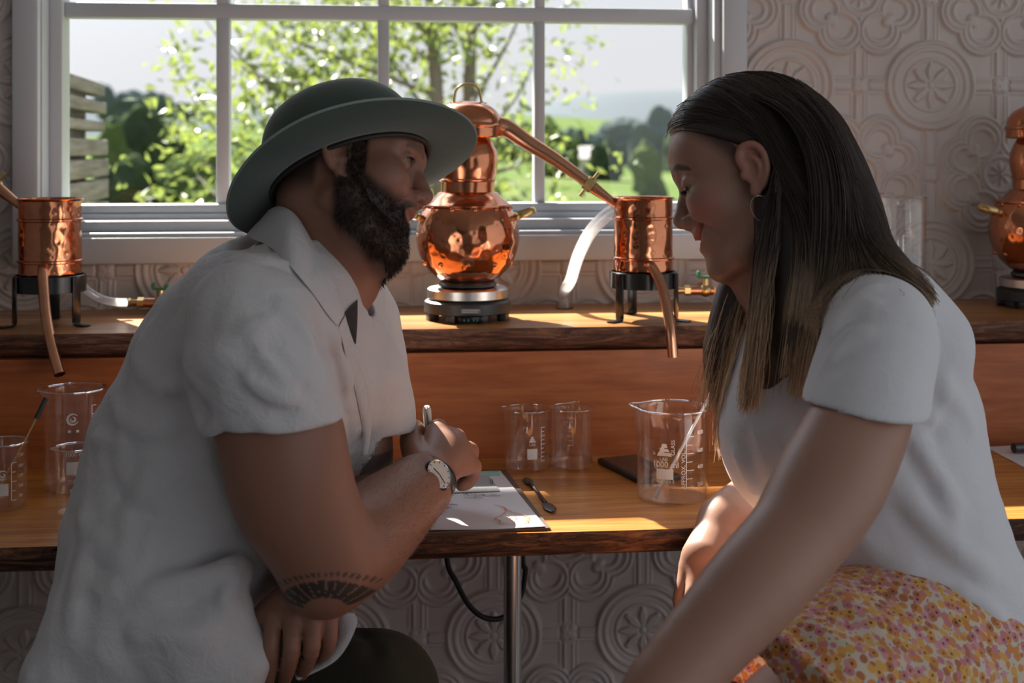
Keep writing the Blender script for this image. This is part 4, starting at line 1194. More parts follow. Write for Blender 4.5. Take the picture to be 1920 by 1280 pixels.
class Head:
    """head frame: F forward, U up, S towards the camera; face(+1 looks to image right, -1 to image left)"""
    def __init__(s, px, py, D, face, yaw, pitch, roll):
        y, p, r = map(math.radians, (yaw, pitch, roll)); s.c = P(px, py, D)
        F0 = math.cos(y) * RT * face + math.sin(y) * FWD
        S0 = -math.cos(y) * FWD + math.sin(y) * RT * face
        F1 = math.cos(p) * F0 - math.sin(p) * UPV; U1 = math.cos(p) * UPV + math.sin(p) * F0
        s.F = F1; s.U = math.cos(r) * U1 - math.sin(r) * S0; s.S = math.cos(r) * S0 + math.sin(r) * U1
        s.ax = (s.F, s.S, s.U)
    def at(s, f, sd, u): return s.c + s.F * f + s.S * sd + s.U * u
    def sg(s, px, py, sd=0.0):
        r = ray(px, py); q = s.c + s.S * sd; t = np.dot(q - CAM, s.S) / np.dot(r, s.S); return CAM + r * t
    def loc(s, p): q = np.asarray(p) - s.c; return np.stack([q @ s.F, q @ s.S, q @ s.U], -1)
# ================================================================== PEOPLE
def build_head(M, H, w=1.0, female=False):
    a = H.at
    M.ell(a(-.010, 0, .050), (.098, .074, .083), H.ax, k=0)
    M.ell(a(.042, 0, .052), (.042 if not female else .040, .058, .042), H.ax, k=.02)
    M.ell(a(.030, 0, -.015), (.050, .060 * w, .072), H.ax, k=.02)
    for s in (-1, 1):
        M.ell(a(.052, s * .042 * w, -.010), (.026, .024, .022), H.ax, k=.02)
        M.chain([a(-.004, s * .056 * w, -.048), a(.030, s * .043 * w, -.081), a(.058, s * .014, -.089)], [.016, .016, .014], k=.02)
    M.ell(a(.056, 0, -.044), (.027, .033, .034), H.ax, k=.02)
    M.ell(a(.062, 0, -.087), (.016, .019, .014), H.ax, k=.014)
    M.ell(a(.022, 0, -.066), (.046, .042 * w, .030), H.ax, k=.02)
    # brows
    bz, bf = (.037, .083) if not female else (.040, .074)
    br = .0095 if not female else .0075
    M.chain([a(bf - .022, -.047, bz - .004), a(bf - .001, -.024, bz), a(bf + .001, 0, bz - .003), a(bf - .001, .024, bz), a(bf - .022, .047, bz - .004)], br, k=.012)
    # sockets, lids
    for s in (-1, 1):
        M.ell(a(.094, s * .033, .0175), (.020, .0165, .0125), H.ax, 'S', .014)
    # nose
    if not female:
        M.chain([a(.0835, 0, .020), a(.0905, 0, .002), a(.0985, 0, -.014)], [.0085, .0092, .0118], k=.008)
        nt_, al = (.0985, -.0145), .0135
    else:
        M.chain([a(.0775, 0, .022), a(.0850, 0, .003), a(.0955, 0, -.0155)], [.0070, .0074, .0098], k=.007)
        nt_, al = (.0955, -.0160), .0115
    M.rc(a(nt_[0] - .002, 0, nt_[1] - .005), a(nt_[0] - .016, 0, nt_[1] - .0145), .0065, .0055, k=.006)
    for s in (-1, 1):
        M.ell(a(nt_[0] - .0115, s * al, nt_[1] - .0065), (.0115, .0072, .0088), H.ax, k=.006)
        M.ell(a(nt_[0] - .007, s * (al - .005), nt_[1] - .0135), (.0068, .0034, .0040), H.ax, 'S', .003)
        # smiling cheeks and the fold beside the mouth
        M.ell(a(.060, s * .037 * w, -.018 if not female else -.006), (.020, .019, .016 if not female else .018), H.ax, k=.014)
        M.fold([a(nt_[0] - .016, s * .021, -.024), a(.076, s * .031, -.030 if female else -.037), a(.064, s * .040, -.046 if female else -.053), a(.056, s * .044, -.064)], -.0046, .0046)
        M.fold([a(nt_[0] - .020, s * .026, -.020), a(.079, s * .036, -.024 if female else -.032), a(.066, s * .045, -.042 if female else -.050)], .0024, .006)
    # ears
    for s in (-1, 1):
        E = lambda f, u, o=0.0: a(f, s * (.0735 * w ** .5 + o), u)
        M.ell(E(-.006, .006, .004), (.0155, .0042, .027), H.ax, k=.004)
        M.chain([E(.006, .006, .001), E(.009, .022, .004), E(.001, .034, .007), E(-.013, .032, .0105), E(-.021, .016, .012), E(-.018, -.004, .010), E(-.009, -.019, .006)], [.0034, .0040, .0042, .0042, .0040, .0036, .0036], k=.003, n=4)
        M.chain([E(-.004, .022, .007), E(-.011, .010, .009), E(-.008, -.007, .007)], [.003, .0034, .003], k=.003, n=3)
        M.ell(E(.001, -.021, .004), (.0075, .0042, .0085), H.ax, k=.004)
        M.ell(E(-.001, .004, .010), (.0075, .006, .011), H.ax, 'S', .003)
        M.ell(E(.0095, .000, .003), (.004, .004, .006), H.ax, k=.003)
def lids(M, H, openu, shut):
    a = H.at
    for s in (-1, 1):
        M.ell(a(.0700, s * .0325, .0185), (.0132, .0150, .0126), H.ax, k=.004)
        M.ell(a(.0850, s * .0345, openu), (.0140, .0125, shut), H.ax, 'S', .0015)
def lips(M, H, fu, zu, fl_, zl, wid, gap, up=.013, back=.024, rr=1.0):
    """smiling mouth: two lips that run back along the cheek, with a gap between them"""
    a = H.at; zm = (zu + zl) / 2
    def curve(f0, z0, e):
        h = [(f0, 0, z0), (f0 - back * .10, wid * .42, z0 * (1 - .12) + (zm + up) * .12), (f0 - back * .36, wid * .78, z0 * .55 + (zm + up) * .45), (f0 - back * .80 + e, wid, zm + up)]
        return [a(q[0], -q[1], q[2]) for q in h[:0:-1]] + [a(*q) for q in h]
    M.chain(curve(fu, zu, 0), [.0016, .003 * rr, .0038 * rr, .0040 * rr, .0038 * rr, .003 * rr, .0016], k=.004, n=3)
    M.chain(curve(fl_, zl, 0), [.0016, .0034 * rr, .0046 * rr, .0050 * rr, .0046 * rr, .0034 * rr, .0016], k=.004, n=3)
    M.chain(curve(fu + .003, zm, .002), [.0016, gap * .75, gap, gap, gap, gap * .75, .0016], 'S', .0015, n=3)
def teeth(H, fu, z, wid, parent, org, back=.014):
    b = MB(); n = 10
    for i in range(n):
        t0, t1 = (i / n - .5) * 2, ((i + 1) / n - .5) * 2; tm = (t0 + t1) / 2
        f_ = fu - back * tm * tm; s_ = wid * tm; z_ = z + .008 * tm * tm
        b.ball((f_ - .0035, s_, z_), 0.0042, 8, 6, (.75, wid / n / .0042 * .98, 1.25))
    v = np.concatenate(b.v); b.v = [H.c + v[:, :1] * H.F + v[:, 1:2] * H.S + v[:, 2:] * H.U - org]
    return b.build('teeth', mat('tooth_enamel', (0.72, 0.66, 0.58), 0.25), parent)
def eyeball(H, s, look, parent, org, iris=(0.03, 0.035, 0.035)):
    c = H.at(.0695, s * .0322, .0185); d = nrm(look); n1, n2 = 18, 26
    u = nrm(np.cross(d, H.U)); w_ = np.cross(d, u); v = []; col = []
    for i in range(n1 + 1):
        th = PI * i / n1
        for j in range(n2):
            ph = 2 * PI * j / n2; v.append(c + .0119 * (math.cos(th) * d + math.sin(th) * (math.cos(ph) * u + math.sin(ph) * w_)) - org)
            col.append((0.01, 0.01, 0.01) if th < .17 else (iris if th < .47 else (0.13, 0.115, 0.11)))
    f = [(i * n2 + j, i * n2 + (j + 1) % n2, (i + 1) * n2 + (j + 1) % n2, (i + 1) * n2 + j) for i in range(n1) for j in range(n2)]
    o = MB().add(v, f).build('eye', col_mat('eye_surface', 0.25), parent)
    at = o.data.color_attributes.new('Col', 'FLOAT_COLOR', 'POINT'); at.data.foreach_set('color', np.concatenate([np.array(col), np.ones((len(col), 1))], 1).astype(f32).ravel())
    return o
def sstep(x, a, b): t = np.clip((x - a) / (b - a), 0, 1); return t * t * (3 - 2 * t)
def mixc(c, col, m): return c * (1 - m[:, None]) + np.array(col) * m[:, None]
def normals_of(o):
    n = np.zeros(len(o.data.vertices) * 3, f32); o.data.vertices.foreach_get('normal', n); return n.reshape(-1, 3)
def coords_of(o, org):
    n = np.zeros(len(o.data.vertices) * 3, f32); o.data.vertices.foreach_get('co', n); return n.reshape(-1, 3) + org
def fingers(M, list_, k=.006):
    for pts, rs in list_: M.chain(pts, rs, k=k, n=3)
def grid_sheet(name, A_, B_, m, parent, org, th=0.003, n=26, mrow=8, bulge=0.006, side=None):
    """cloth flap between two edge curves"""
    a = spline(A_, 8); b = spline(B_, 8); a = a[np.linspace(0, len(a) - 1, n).astype(int)]; b = b[np.linspace(0, len(b) - 1, n).astype(int)]
    dv = nrm(-FWD if side is None else side); g = []
    for i in range(n):
        for j in range(mrow):
            t = j / (mrow - 1); g.append(a[i] * (1 - t) + b[i] * t + dv * bulge * math.sin(PI * t))
    g = np.array(g); N = len(g); f = []
    for i in range(n - 1):
        for j in range(mrow - 1):
            q = i * mrow + j; f.append((q, q + 1, q + mrow + 1, q + mrow)); f.append((N + q, N + q + mrow, N + q + mrow + 1, N + q + 1))
    per = [j for j in range(mrow)] + [i * mrow + mrow - 1 for i in range(1, n)] + [(n - 1) * mrow + j for j in range(mrow - 2, -1, -1)] + [i * mrow for i in range(n - 2, 0, -1)]
    for p_, q_ in zip(per, per[1:] + per[:1]): f.append((p_, N + p_, N + q_, q_))
    return MB().add(np.concatenate([g, g - dv * th]) - org, f).build(name, m, parent)

import time as _time
_T0 = _time.time()
def tick(s_): print('TICK', s_, round(_time.time() - _T0, 1))
SKIN = col_mat('skin', 0.46, 0.0, bump=(420, 0.10, 0.0012), spec=0.45)
HAIRM = col_mat('hair', 0.36, 0.0, spec=0.55)
LINEN = cloth_mat('white_linen', (0.72, 0.715, 0.74), 0.9, trans=0.14, crumple=42, cs=0.34)

# ---------------------------------------------------------------- the man
MO = V(*P(330, 1290, 1.6)); MO[2] = 0.0
man = thing('person', MO, 'man in white short-sleeved shirt and green felt hat writing on a clipboard', 'person')
H = Head(652, 338, 1.62, 1, -1, 4, 26)
B = Model()
build_head(B, H)
lids(B, H, .0165, .0040)
lips(B, H, .0835, -.0395, .0790, -.0545, .030, .0042, .010, .020, .75)
# beard bulk
a = H.at
for s in (-1, 1):
    B.chain([a(.006, s * .063, -.010), a(.012, s * .064, -.045), a(.034, s * .052, -.082), a(.058, s * .022, -.094)], [.006, .013, .017, .018], k=.014)
B.ell(a(.064, 0, -.086), (.0195, .024, .0185), H.ax, k=.012)
B.ell(a(.040, 0, -.096), (.030, .034, .018), H.ax, k=.014)
B.chain([a(.072, -.026, -.043), a(.084, -.012, -.0335), a(.0865, 0, -.0325), a(.084, .012, -.0335), a(.072, .026, -.043)], [.003, .0045, .0045, .0045, .003], k=.005)
# neck and trunk
nb = P(575, 520, 1.62)
B.chain([a(-.030, 0, -.020), P(610, 440, 1.63), nb], [.056, .058, .058], k=.03)
B.chain([a(.020, 0, -.085), P(648, 530, 1.62)], [.028, .042], k=.03)
B.chain([nb, P(500, 620, 1.62), P(430, 800, 1.62), P(340, 1060, 1.62)], [.060, .095, .11, .11], k=.04)
B.chain([P(470, 580, 1.43), P(560, 560, 1.62), P(600, 590, 1.78)], [.042, .052, .045], k=.03)
# right arm (near): upper arm, forearm
shR, elR, wrR = P(470, 590, 1.42), P(614, 1055, 1.44), P(797, 905, 1.665)
B.chain([shR, P(508, 780, 1.415), P(564, 945, 1.425), elR], [.050, .0600, .058, .048], k=.02, n=3)
B.ell(P(540, 870, 1.410), (.054, .054, .085), (RT * .96 - UPV * .26, FWD, UPV * .96 + RT * .26), k=.03)
B.chain([elR, P(668, 1016, 1.495), P(728, 964, 1.572), P(772, 925, 1.632), wrR], [.048, .0520, .045, .036, .0325], k=.02, n=3)
B.ell(P(604, 1098, 1.435), (.029, .029, .029), k=.03)
# right hand holding the pen
fa_ = nrm(P(845, 832, 1.745) - wrR); kr = nrm(P(880, 872, 1.745) - P(816, 806, 1.765)); pn = nrm(np.cross(fa_, kr))
B.rc(wrR, P(842, 846, 1.735), .029, .030, k=.015, sq=(pn, .72))
for (q, rr) in (((818, 812, 1.757), .0158), ((846, 824, 1.757), .0155), ((864, 846, 1.75), .0148), ((872, 872, 1.74), .0138)):
    B.rc(P(815, 878, 1.70), P(*q), .016, rr, k=.012)
fingers(B, [([P(818, 812, 1.757), P(822, 802, 1.795), P(812, 822, 1.815), P(803, 846, 1.812)], [.0132, .0118, .0100, .0085]),
            ([P(846, 824, 1.757), P(858, 822, 1.797), P(846, 848, 1.812), P(828, 862, 1.806)], [.0130, .0118, .0100, .0086]),
            ([P(864, 846, 1.750), P(882, 846, 1.782), P(874, 874, 1.797), P(856, 888, 1.790)], [.0125, .0112, .0096, .0082]),
            ([P(872, 872, 1.740), P(888, 874, 1.768), P(880, 900, 1.777), P(864, 910, 1.770)], [.0115, .0102, .0088, .0076])], k=.005)
fingers(B, [([P(792, 880, 1.69), P(776, 846, 1.728), P(771, 822, 1.765), P(779, 801, 1.785)], [.0170, .0140, .0122, .0102])], k=.010)
for (x0, y0, x1, y1) in ((812, 868, 822, 822), (826, 872, 845, 832), (838, 880, 860, 850)):
    q = [P(x0, y0, 1.69), P(x1, y1, 1.735)]; B.fold(q, .0016, .0035)
# left arm (far) with the hand hanging in the lap
elL, wrL = P(668, 938, 1.725), P(588, 1098, 1.525)
B.chain([P(608, 610, 1.785), P(650, 780, 1.765), elL], [.056, .052, .046], k=.02, n=3)
B.chain([elL, P(632, 1015, 1.625), wrL], [.046, .044, .030], k=.02, n=3)
B.rc(wrL, P(568, 1150, 1.475), .030, .036, k=.015, sq=(-FWD, .6))
for q in ((514, 1156, 1.462), (549, 1160, 1.455), (585, 1158, 1.458), (617, 1150, 1.468)): B.rc(P(580, 1112, 1.505), P(*q), .016, .0115, k=.010)
fingers(B, [([P(514, 1156, 1.462), P(508, 1212, 1.446), P(506, 1248, 1.454), P(500, 1284, 1.474)], [.0112, .0098, .0090, .0076]),
            ([P(549, 1160, 1.455), P(547, 1214, 1.441), P(541, 1248, 1.453), P(533, 1276, 1.476)], [.0112, .0098, .0090, .0076]),
            ([P(585, 1158, 1.458), P(585, 1210, 1.447), P(576, 1241, 1.460), P(566, 1264, 1.482)], [.0110, .0096, .0087, .0074]),
            ([P(617, 1150, 1.468), P(618, 1196, 1.461), P(609, 1224, 1.473), P(599, 1244, 1.490)], [.0100, .0088, .0080, .0068])], k=.0022)
fingers(B, [([P(560, 1120, 1.49), P(508, 1150, 1.478), P(484, 1180, 1.478), P(462, 1200, 1.486)], [.020, .0150, .0125, .0100])], k=.010)
def man_col(p):
    n = len(p); c = np.tile(np.array([.30, .145, .098]), (n, 1))
    l = H.loc(p); f_, s_, u_ = l[:, 0], np.abs(l[:, 1]), l[:, 2]
    r = np.linalg.norm(l, axis=1); hd = (r < .165)
    c = mixc(c, (.33, .135, .095), hd * sstep(f_, .03, .07) * sstep(-u_, -.01, .03) * .5)
    # hair under the hat, sideburn, nape
    hair = hd * sstep(.030 - f_ - .4 * np.clip(u_ - .03, 0, 1), 0, .010) * sstep(u_, .006, .018) * (1 - ((f_ < .012) & (f_ > -.026) & (s_ > .0755)))
    side = hd * (1 - sstep(np.abs(f_ - .018), .009, .016)) * sstep(u_, -.035, -.025) * (s_ > .03) * (1 - sstep(u_, .06, .07))
    nape = hd * sstep(-f_, .026, .036) * sstep(u_, -.05, -.02)
    cheek = np.interp(f_, [-.01, .006, .020, .032, .048, .068, .080, .092], [-.03, .0, .004, -.012, -.024, -.031, -.0285, -.027])
    jawl = np.interp(f_, [-.02, -.005, .02, .045, .07], [-.062, -.080, -.104, -.122, -.125])
    beard = hd * sstep(cheek - u_, -.002, .012) * sstep(f_, -.012, .002) * sstep(u_ - jawl, -.006, .012) * (1 - ((s_ > .0735) & (f_ < .012) & (u_ > -.03)))
    lip = hd * (1 - sstep(np.hypot((u_ + .046) / .011, s_ / .024), .85, 1.05)) * (f_ > .066)
    m_ = np.clip(np.maximum.reduce([hair, side, nape, beard * (1 - lip)]), 0, 1)
    c = mixc(c, (.27, .105, .085), lip * .7)
    c = mixc(c, (.030, .017, .012), m_ * .93)
    br = hd * (1 - sstep(np.abs(u_ - (.0365 - 1.2 * (s_ - .03) ** 2 * 8)), .0022, .006)) * (s_ > .012) * (s_ < .048) * (f_ > .05)
    c = mixc(c, (.06, .035, .026), br * .6)
    # fan tattoo inside the elbow and a band on the other arm
    q = p - P(596, 1122, 1.40); e1 = nrm(P(660, 1095, 1.42) - P(560, 1098, 1.42)); e2 = np.cross(e1, FWD)
    x = q @ e1 * 1640; y = q @ UPV * 1640; ang = np.arctan2(y + 20, x - 12); rad = np.hypot(x - 12, (y + 20) * 1.35)
    near = np.linalg.norm(p - P(596, 1090, 1.42), axis=1) < .11
    fan = near * (rad > 38) * (rad < 84) * (y > -16) * (np.abs(((ang * 11 / PI) % 1) - .5) < .43)
    fan2 = near * (np.abs(rad - 100) < 6) * (y > 10) * (np.sin(ang * 44) > -.2)
    c = mixc(c, (.022, .026, .024), np.clip(fan * .92 + fan2 * .7, 0, 1))
    q = p - P(686, 858, 1.735); band = (np.linalg.norm(q, axis=1) < .075) * (np.abs(q @ UPV) < .011)
    c = mixc(c, (.05, .045, .05), band * .8)
    # redder knuckles and fingertips, nails
    for (x_, y_, D_) in ((822, 802, 1.795), (858, 822, 1.797), (882, 846, 1.782), (888, 874, 1.768), (818, 812, 1.757), (846, 824, 1.757)):
        c = mixc(c, (.42, .17, .12), (1 - sstep(np.linalg.norm(p - P(x_, y_, D_), axis=1), .008, .022)) * .5)
    c = mixc(c, (.60, .40, .33), 1 - sstep(np.linalg.norm(p - P(772, 801, 1.772), axis=1), .006, .009))
    return c
man_body = sdf_object('body', B, 0.0026, SKIN, man, MO, man_col)
tick('man body')
lk = P(1290, 343, 1.57) - H.at(.07, .03, .0185)
eyeball(H, 1, lk, man, MO); eyeball(H, -1, lk, man, MO)
teeth(H, .0825, -.0448, .021, man, MO)
LS = []
for s in (-1, 1):
    for q in np.linspace(-1, 1, 30):
        r0 = H.at(.0815 - .0045 * q * q - .0015, s * (.0335 + .0125 * q), .0195 - .003 * q * q); d_ = nrm(H.F * .9 + H.S * s * (.25 + .5 * q) - H.U * .25)
        LS.append([r0, r0 + d_ * .003, r0 + d_ * .0052, r0 + d_ * .0068 + H.U * .001])
    for q in np.linspace(0, 1, 90):
        r0 = H.at(.0815 - .021 * q * q, s * (.013 + .034 * q), .0365 + .004 * math.sin(q * 2.6) + RNG.normal() * .0018) + H.F * .004; d_ = nrm(H.S * s * .8 - H.F * .2 * q + H.U * .25 + RNG.normal(size=3) * .15)
        LS.append([r0, r0 + d_ * .003, r0 + d_ * .006, r0 + d_ * .008])
strands_obj('brows_and_lashes', np.array(LS), .00028, HAIRM, man, MO, np.tile(np.array([.02, .013, .010]), (len(LS), 4, 1)))
# beard, brow and forearm hair
vc, vn = coords_of(man_body, MO), normals_of(man_body); cl = man_col(vc); dark = cl[:, 0] < .06
l = H.loc(vc)
bi = np.nonzero(dark & (np.linalg.norm(l, axis=1) < .165) & (l[:, 0] > -.012) & (l[:, 2] < .03) & (vc[:, 2] > H.c[2] - .2))[0]
bi = RNG.choice(bi, 6500); n = len(bi)
root = vc[bi] + RNG.normal(size=(n, 3)) * .0008; dr = vn[bi] * .75 - H.U * .55 + H.F * .12 + RNG.normal(size=(n, 3)) * .28; dr /= np.linalg.norm(dr, axis=1, keepdims=True)
ln = RNG.uniform(.003, .0072, n)[:, None]; t = np.linspace(0, 1, 4)
S_ = np.stack([root + dr * ln * q + (-H.U * .35 - vn[bi] * .1) * ln * q * q for q in t], 1)
sc_ = np.tile(np.array([.022, .014, .010]), (n, 4, 1)) * RNG.uniform(.6, 2.0, (n, 1, 1))
strands_obj('beard', S_, .00032, HAIRM, man, MO, sc_)
bi = np.nonzero((cl[:, 0] > .1) & (np.linalg.norm(np.cross(vc - elR, nrm(wrR - elR)), axis=1) < .07) & ((vc - elR) @ nrm(wrR - elR) > .03) & ((vc - elR) @ nrm(wrR - elR) < .245) & (vc[:, 2] > .86))[0]
if len(bi):
    bi = RNG.choice(bi, 3800); n = len(bi); fd_ = nrm(wrR - elR)
    dr = vn[bi] * .45 + fd_ * .55 + UPV * .1 + RNG.normal(size=(n, 3)) * .25; dr /= np.linalg.norm(dr, axis=1, keepdims=True); ln = RNG.uniform(.004, .008, n)[:, None]
    S_ = np.stack([vc[bi] + dr * ln * q - vn[bi] * ln * q * q * .2 for q in t], 1)
    strands_obj('arm_hair', S_, .00011, HAIRM, man, MO, np.tile(np.array([.26, .16, .09]), (n, 4, 1)))

# shirt -----------------------------------------------------------
T = Model()
T.chain([P(510, 585, 1.50), P(464, 612, 1.415), P(494, 710, 1.40), P(532, 850, 1.41)], [.070, .0720, .0725, .0740], k=0, n=3)      # near sleeve
T.rc(P(425, 670, 1.45), P(470, 770, 1.43), .055, .054, k=.04)
T.cut(P(503, 793, 1.41), RT * .115 - UPV * .99, .20)
T.chain([P(510, 776, 1.412), P(526, 830, 1.415), P(560, 985, 1.425)], [.0635, .0650, .0630], 'S', .003)
cs = [P(285, 1290, 1.60), P(302, 1150, 1.60), P(340, 1020, 1.61), P(395, 870, 1.62), P(452, 735, 1.62), P(505, 625, 1.62), P(548, 545, 1.62), P(568, 490, 1.62)]
T.loft(cs, [.118, .128, .146, .156, .150, .128, .092, .060], [.160, .158, .150, .148, .152, .160, .130, .075], -FWD, k=.035)
T.chain([P(560, 560, 1.72), P(615, 610, 1.79), P(640, 740, 1.77), P(660, 830, 1.765)], [.080, .078, .075, .070], k=.045, n=3)     # far sleeve
T.chain([P(600, 600, 1.66), P(655, 690, 1.68), P(650, 800, 1.69)], [.05, .052, .04], k=.05)                                    # loose front
T.chain([P(560, 505, 1.62), P(532, 452, 1.615)], [.070, .066], k=.02)                                                          # collar stand
# tails over the lap
T.chain([P(300, 1150, 1.47), P(375, 1200, 1.455), P(425, 1250, 1.45), P(425, 1330, 1.45)], [.055, .045, .034, .024], k=.04, sq=(-FWD, .6))
T.chain([P(180, 1180, 1.50), P(110, 1262, 1.49), P(60, 1340, 1.49)], [.050, .028, .02], k=.05)
T.chain([P(430, 1085, 1.46), P(418, 1150, 1.45), P(436, 1205, 1.445)], [.018, .020, .012], k=.02)
T.cut(P(652, 800, 1.77), -UPV, .10)
# folds
folds = [([(455, 583), (492, 659), (540, 704), (592, 717)], .0055, .011), ([(506, 552), (561, 607), (592, 669)], .0050, .010), ([(444, 704), (492, 735), (561, 748)], .0055, .012), ([(351, 704), (379, 669), (437, 642)], .0060, .014), ([(345, 721), (372, 765), (386, 793)], -.010, .014),
         ([(358, 539), (403, 494), (465, 482), (547, 497), (595, 552)], .0030, .006), ([(352, 552), (396, 505), (465, 492), (545, 508), (588, 560)], -.0030, .005), ([(330, 640), (340, 580), (365, 530)], -.0035, .007),
         ([(398, 790), (450, 776), (520, 768), (604, 758)], -.0020, .004), ([(256, 660), (272, 699), (302, 725), (341, 738)], .0060, .013), ([(210, 748), (230, 784), (262, 804), (295, 811), (348, 794)], .0065, .012), ([(176, 816), (197, 827), (249, 830)], .0065, .011),
         ([(371, 804), (328, 902), (295, 968), (266, 1057), (240, 1125)], .0034, .006), ([(239, 1137), (315, 1100), (425, 1064), (490, 1049)], .0090, .016), ([(410, 1151), (439, 1089), (479, 1064)], .0080, .012), ([(228, 1191), (315, 1184), (425, 1199)], .0070, .014),
         ([(150, 950), (180, 1010), (250, 1060)], .0060, .015), ([(140, 1080), (200, 1110), (230, 1090)], .0050, .014), ([(380, 830), (420, 920), (450, 1010)], .0065, .016), ([(420, 820), (470, 930), (500, 1020)], -.0060, .016),
         ([(612, 590), (640, 680), (655, 760)], .0050, .009), ([(655, 640), (685, 720), (690, 800)], .0045, .008), ([(625, 640), (650, 760), (655, 860)], -.0045, .009), ([(520, 600), (470, 620), (400, 690)], .004, .012), ([(475, 640), (530, 690), (585, 745)], -.0045, .010), ([(430, 690), (500, 770), (560, 775)], -.0040, .009),
         ([(300, 590), (260, 660), (235, 740)], .004, .014), ([(310, 830), (280, 920), (210, 980)], .005, .018), ([(200, 900), (260, 960), (330, 980)], -.005, .018), ([(170, 1000), (150, 1090), (135, 1180)], .006, .016), ([(420, 470), (450, 450), (490, 440)], .003, .008), ([(380, 480), (430, 460), (480, 460)], -.003, .007), ([(340, 560), (300, 620), (290, 660)], -.003, .008)]
_all = T.hit([q for f0 in folds for q in f0[0]]); _k = 0
for (px_, am_, wd_) in folds:
    T.fold(_all[_k:_k + len(px_)], am_ * 1.9, wd_ * .85); _k += len(px_)
T.noise(P(400, 850, 1.6), .8, .0036, 24, 3); T.noise(P(400, 850, 1.6), .8, .0022, 60, 4)
# openings: sleeves, neck, lower hem
T.chain([P(640, 730, 1.77), P(660, 850, 1.765), P(670, 960, 1.76)], [.056, .058, .05], 'S', .004)
T.chain([P(500, 380, 1.60), P(560, 450, 1.62), P(600, 510, 1.63), P(640, 560, 1.64)], [.080, .0640, .056, .044], 'S', .006)
T.chain([P(640, 560, 1.655), P(664, 632, 1.665)], [.034, .008], 'S', .006)
shirt = sdf_object('shirt', T, 0.0042, LINEN, man, MO, None, 1)
tick('shirt')
# collar flaps
LINEN2 = LINEN
def lay(pix, off, dmax):
    h1, h2 = T.hit(pix), B.hit(pix); out = []
    for (x, y), q1, q2, dm in zip(pix, h1, h2, np.broadcast_to(dmax, (len(pix),))):
        out.append(P(x, y, min(np.dot(q1 - CAM, FWD), np.dot(q2 - CAM, FWD), dm) - off))
    return out
c1 = grid_sheet('collar', lay([(492, 408), (506, 392), (528, 387), (556, 405), (584, 452), (614, 508), (638, 556), (645, 588)], .009, [1.62, 1.60, 1.58, 1.57, 1.56, 1.57, 1.585, 1.60]),
                lay([(462, 440), (474, 448), (505, 462), (545, 500), (585, 548), (612, 586), (628, 606), (634, 610)], .004, [1.61, 1.58, 1.54, 1.52, 1.52, 1.53, 1.56, 1.58]), LINEN2, shirt, MO, 0.0035, bulge=.007)
c2 = grid_sheet('collar', [P(690, 512, 1.66), P(682, 555, 1.665), P(668, 605, 1.655), P(662, 640, 1.650)], [P(712, 500, 1.70), P(721, 560, 1.70), P(727, 622, 1.695), P(722, 690, 1.69)], LINEN2, shirt, MO, 0.004, bulge=.006)
c3 = grid_sheet('placket', lay([(647, 592), (661, 640), (683, 720), (695, 800), (690, 850)], .004, 1.64), lay([(636, 612), (648, 665), (668, 740), (680, 810), (676, 855)], .003, 1.64), LINEN2, shirt, MO, 0.003, bulge=.003)
c4 = grid_sheet('shirt_tail', [P(628, 1142, 1.48), P(634, 1190, 1.475), P(600, 1238, 1.475), P(552, 1262, 1.48)], [P(664, 1150, 1.475), P(668, 1175, 1.47), P(632, 1236, 1.465), P(560, 1275, 1.47)], LINEN2, shirt, MO, 0.003, bulge=.004)
# black undershirt
U_ = Model(); U_.chain([P(560, 560, 1.62), P(618, 622, 1.65), P(618, 720, 1.65)], [.06, .046, .045], k=.03); U_.chain([P(600, 505, 1.625), P(643, 560, 1.63)], [.06, .048], 'S', .004)
us_ = sdf_object('undershirt', U_, 0.005, cloth_mat('black_jersey', (0.012, 0.013, 0.016), 0.9), man, MO)
grid_sheet('undershirt_front', lay([(646, 586), (652, 606), (659, 625), (666, 644)], .0025, 1.70), lay([(670, 562), (670, 590), (669, 618), (667, 645)], .0025, 1.70), MATS['black_jersey'], us_, MO, 0.003, bulge=.001)
# trousers, boots
TR = Model()
TR.loft([P(285, 1300, 1.60), P(285, 1380, 1.60), P(285, 1400, 1.60)], [.12, .13, .12], [.155, .165, .16], -FWD, k=0)
knR, knL = P(720, 1495, 1.43), P(715, 1300, 1.66)
TR.chain([P(285, 1435, 1.50), P(480, 1485, 1.455), knR], [.105, .095, .072], k=.04, n=3)
TR.chain([P(300, 1400, 1.70), P(520, 1340, 1.69), knL], [.105, .092, .072], k=.04, n=3)
for kn, dx in ((knR, .04), (knL, .02)):
    an = V(kn[0] + dx, kn[1], .30); TR.chain([kn, (kn + an) / 2 + V(-.02, 0, 0), an], [.070, .066, .054], k=.02, n=3)
TR.cut(V(MO[0] - .03, P(285, 1400, 1.6)[1], .553), -UPV, .21)
TR.fold(TR.hit([(650, 1170), (690, 1200), (712, 1240)]), -.008, .010); TR.fold(TR.hit([(640, 1230), (700, 1215), (745, 1260)]), .006, .012)
TR.fold(TR.hit([(160, 1250), (220, 1230), (280, 1250)]), .006, .014)
TR.noise(P(500, 1300, 1.6), 1.0, .003, 20, 8)
sdf_object('trousers', TR, 0.006, cloth_mat('olive_twill', (0.030, 0.033, 0.022), 0.9, sheen=0.1), man, MO)
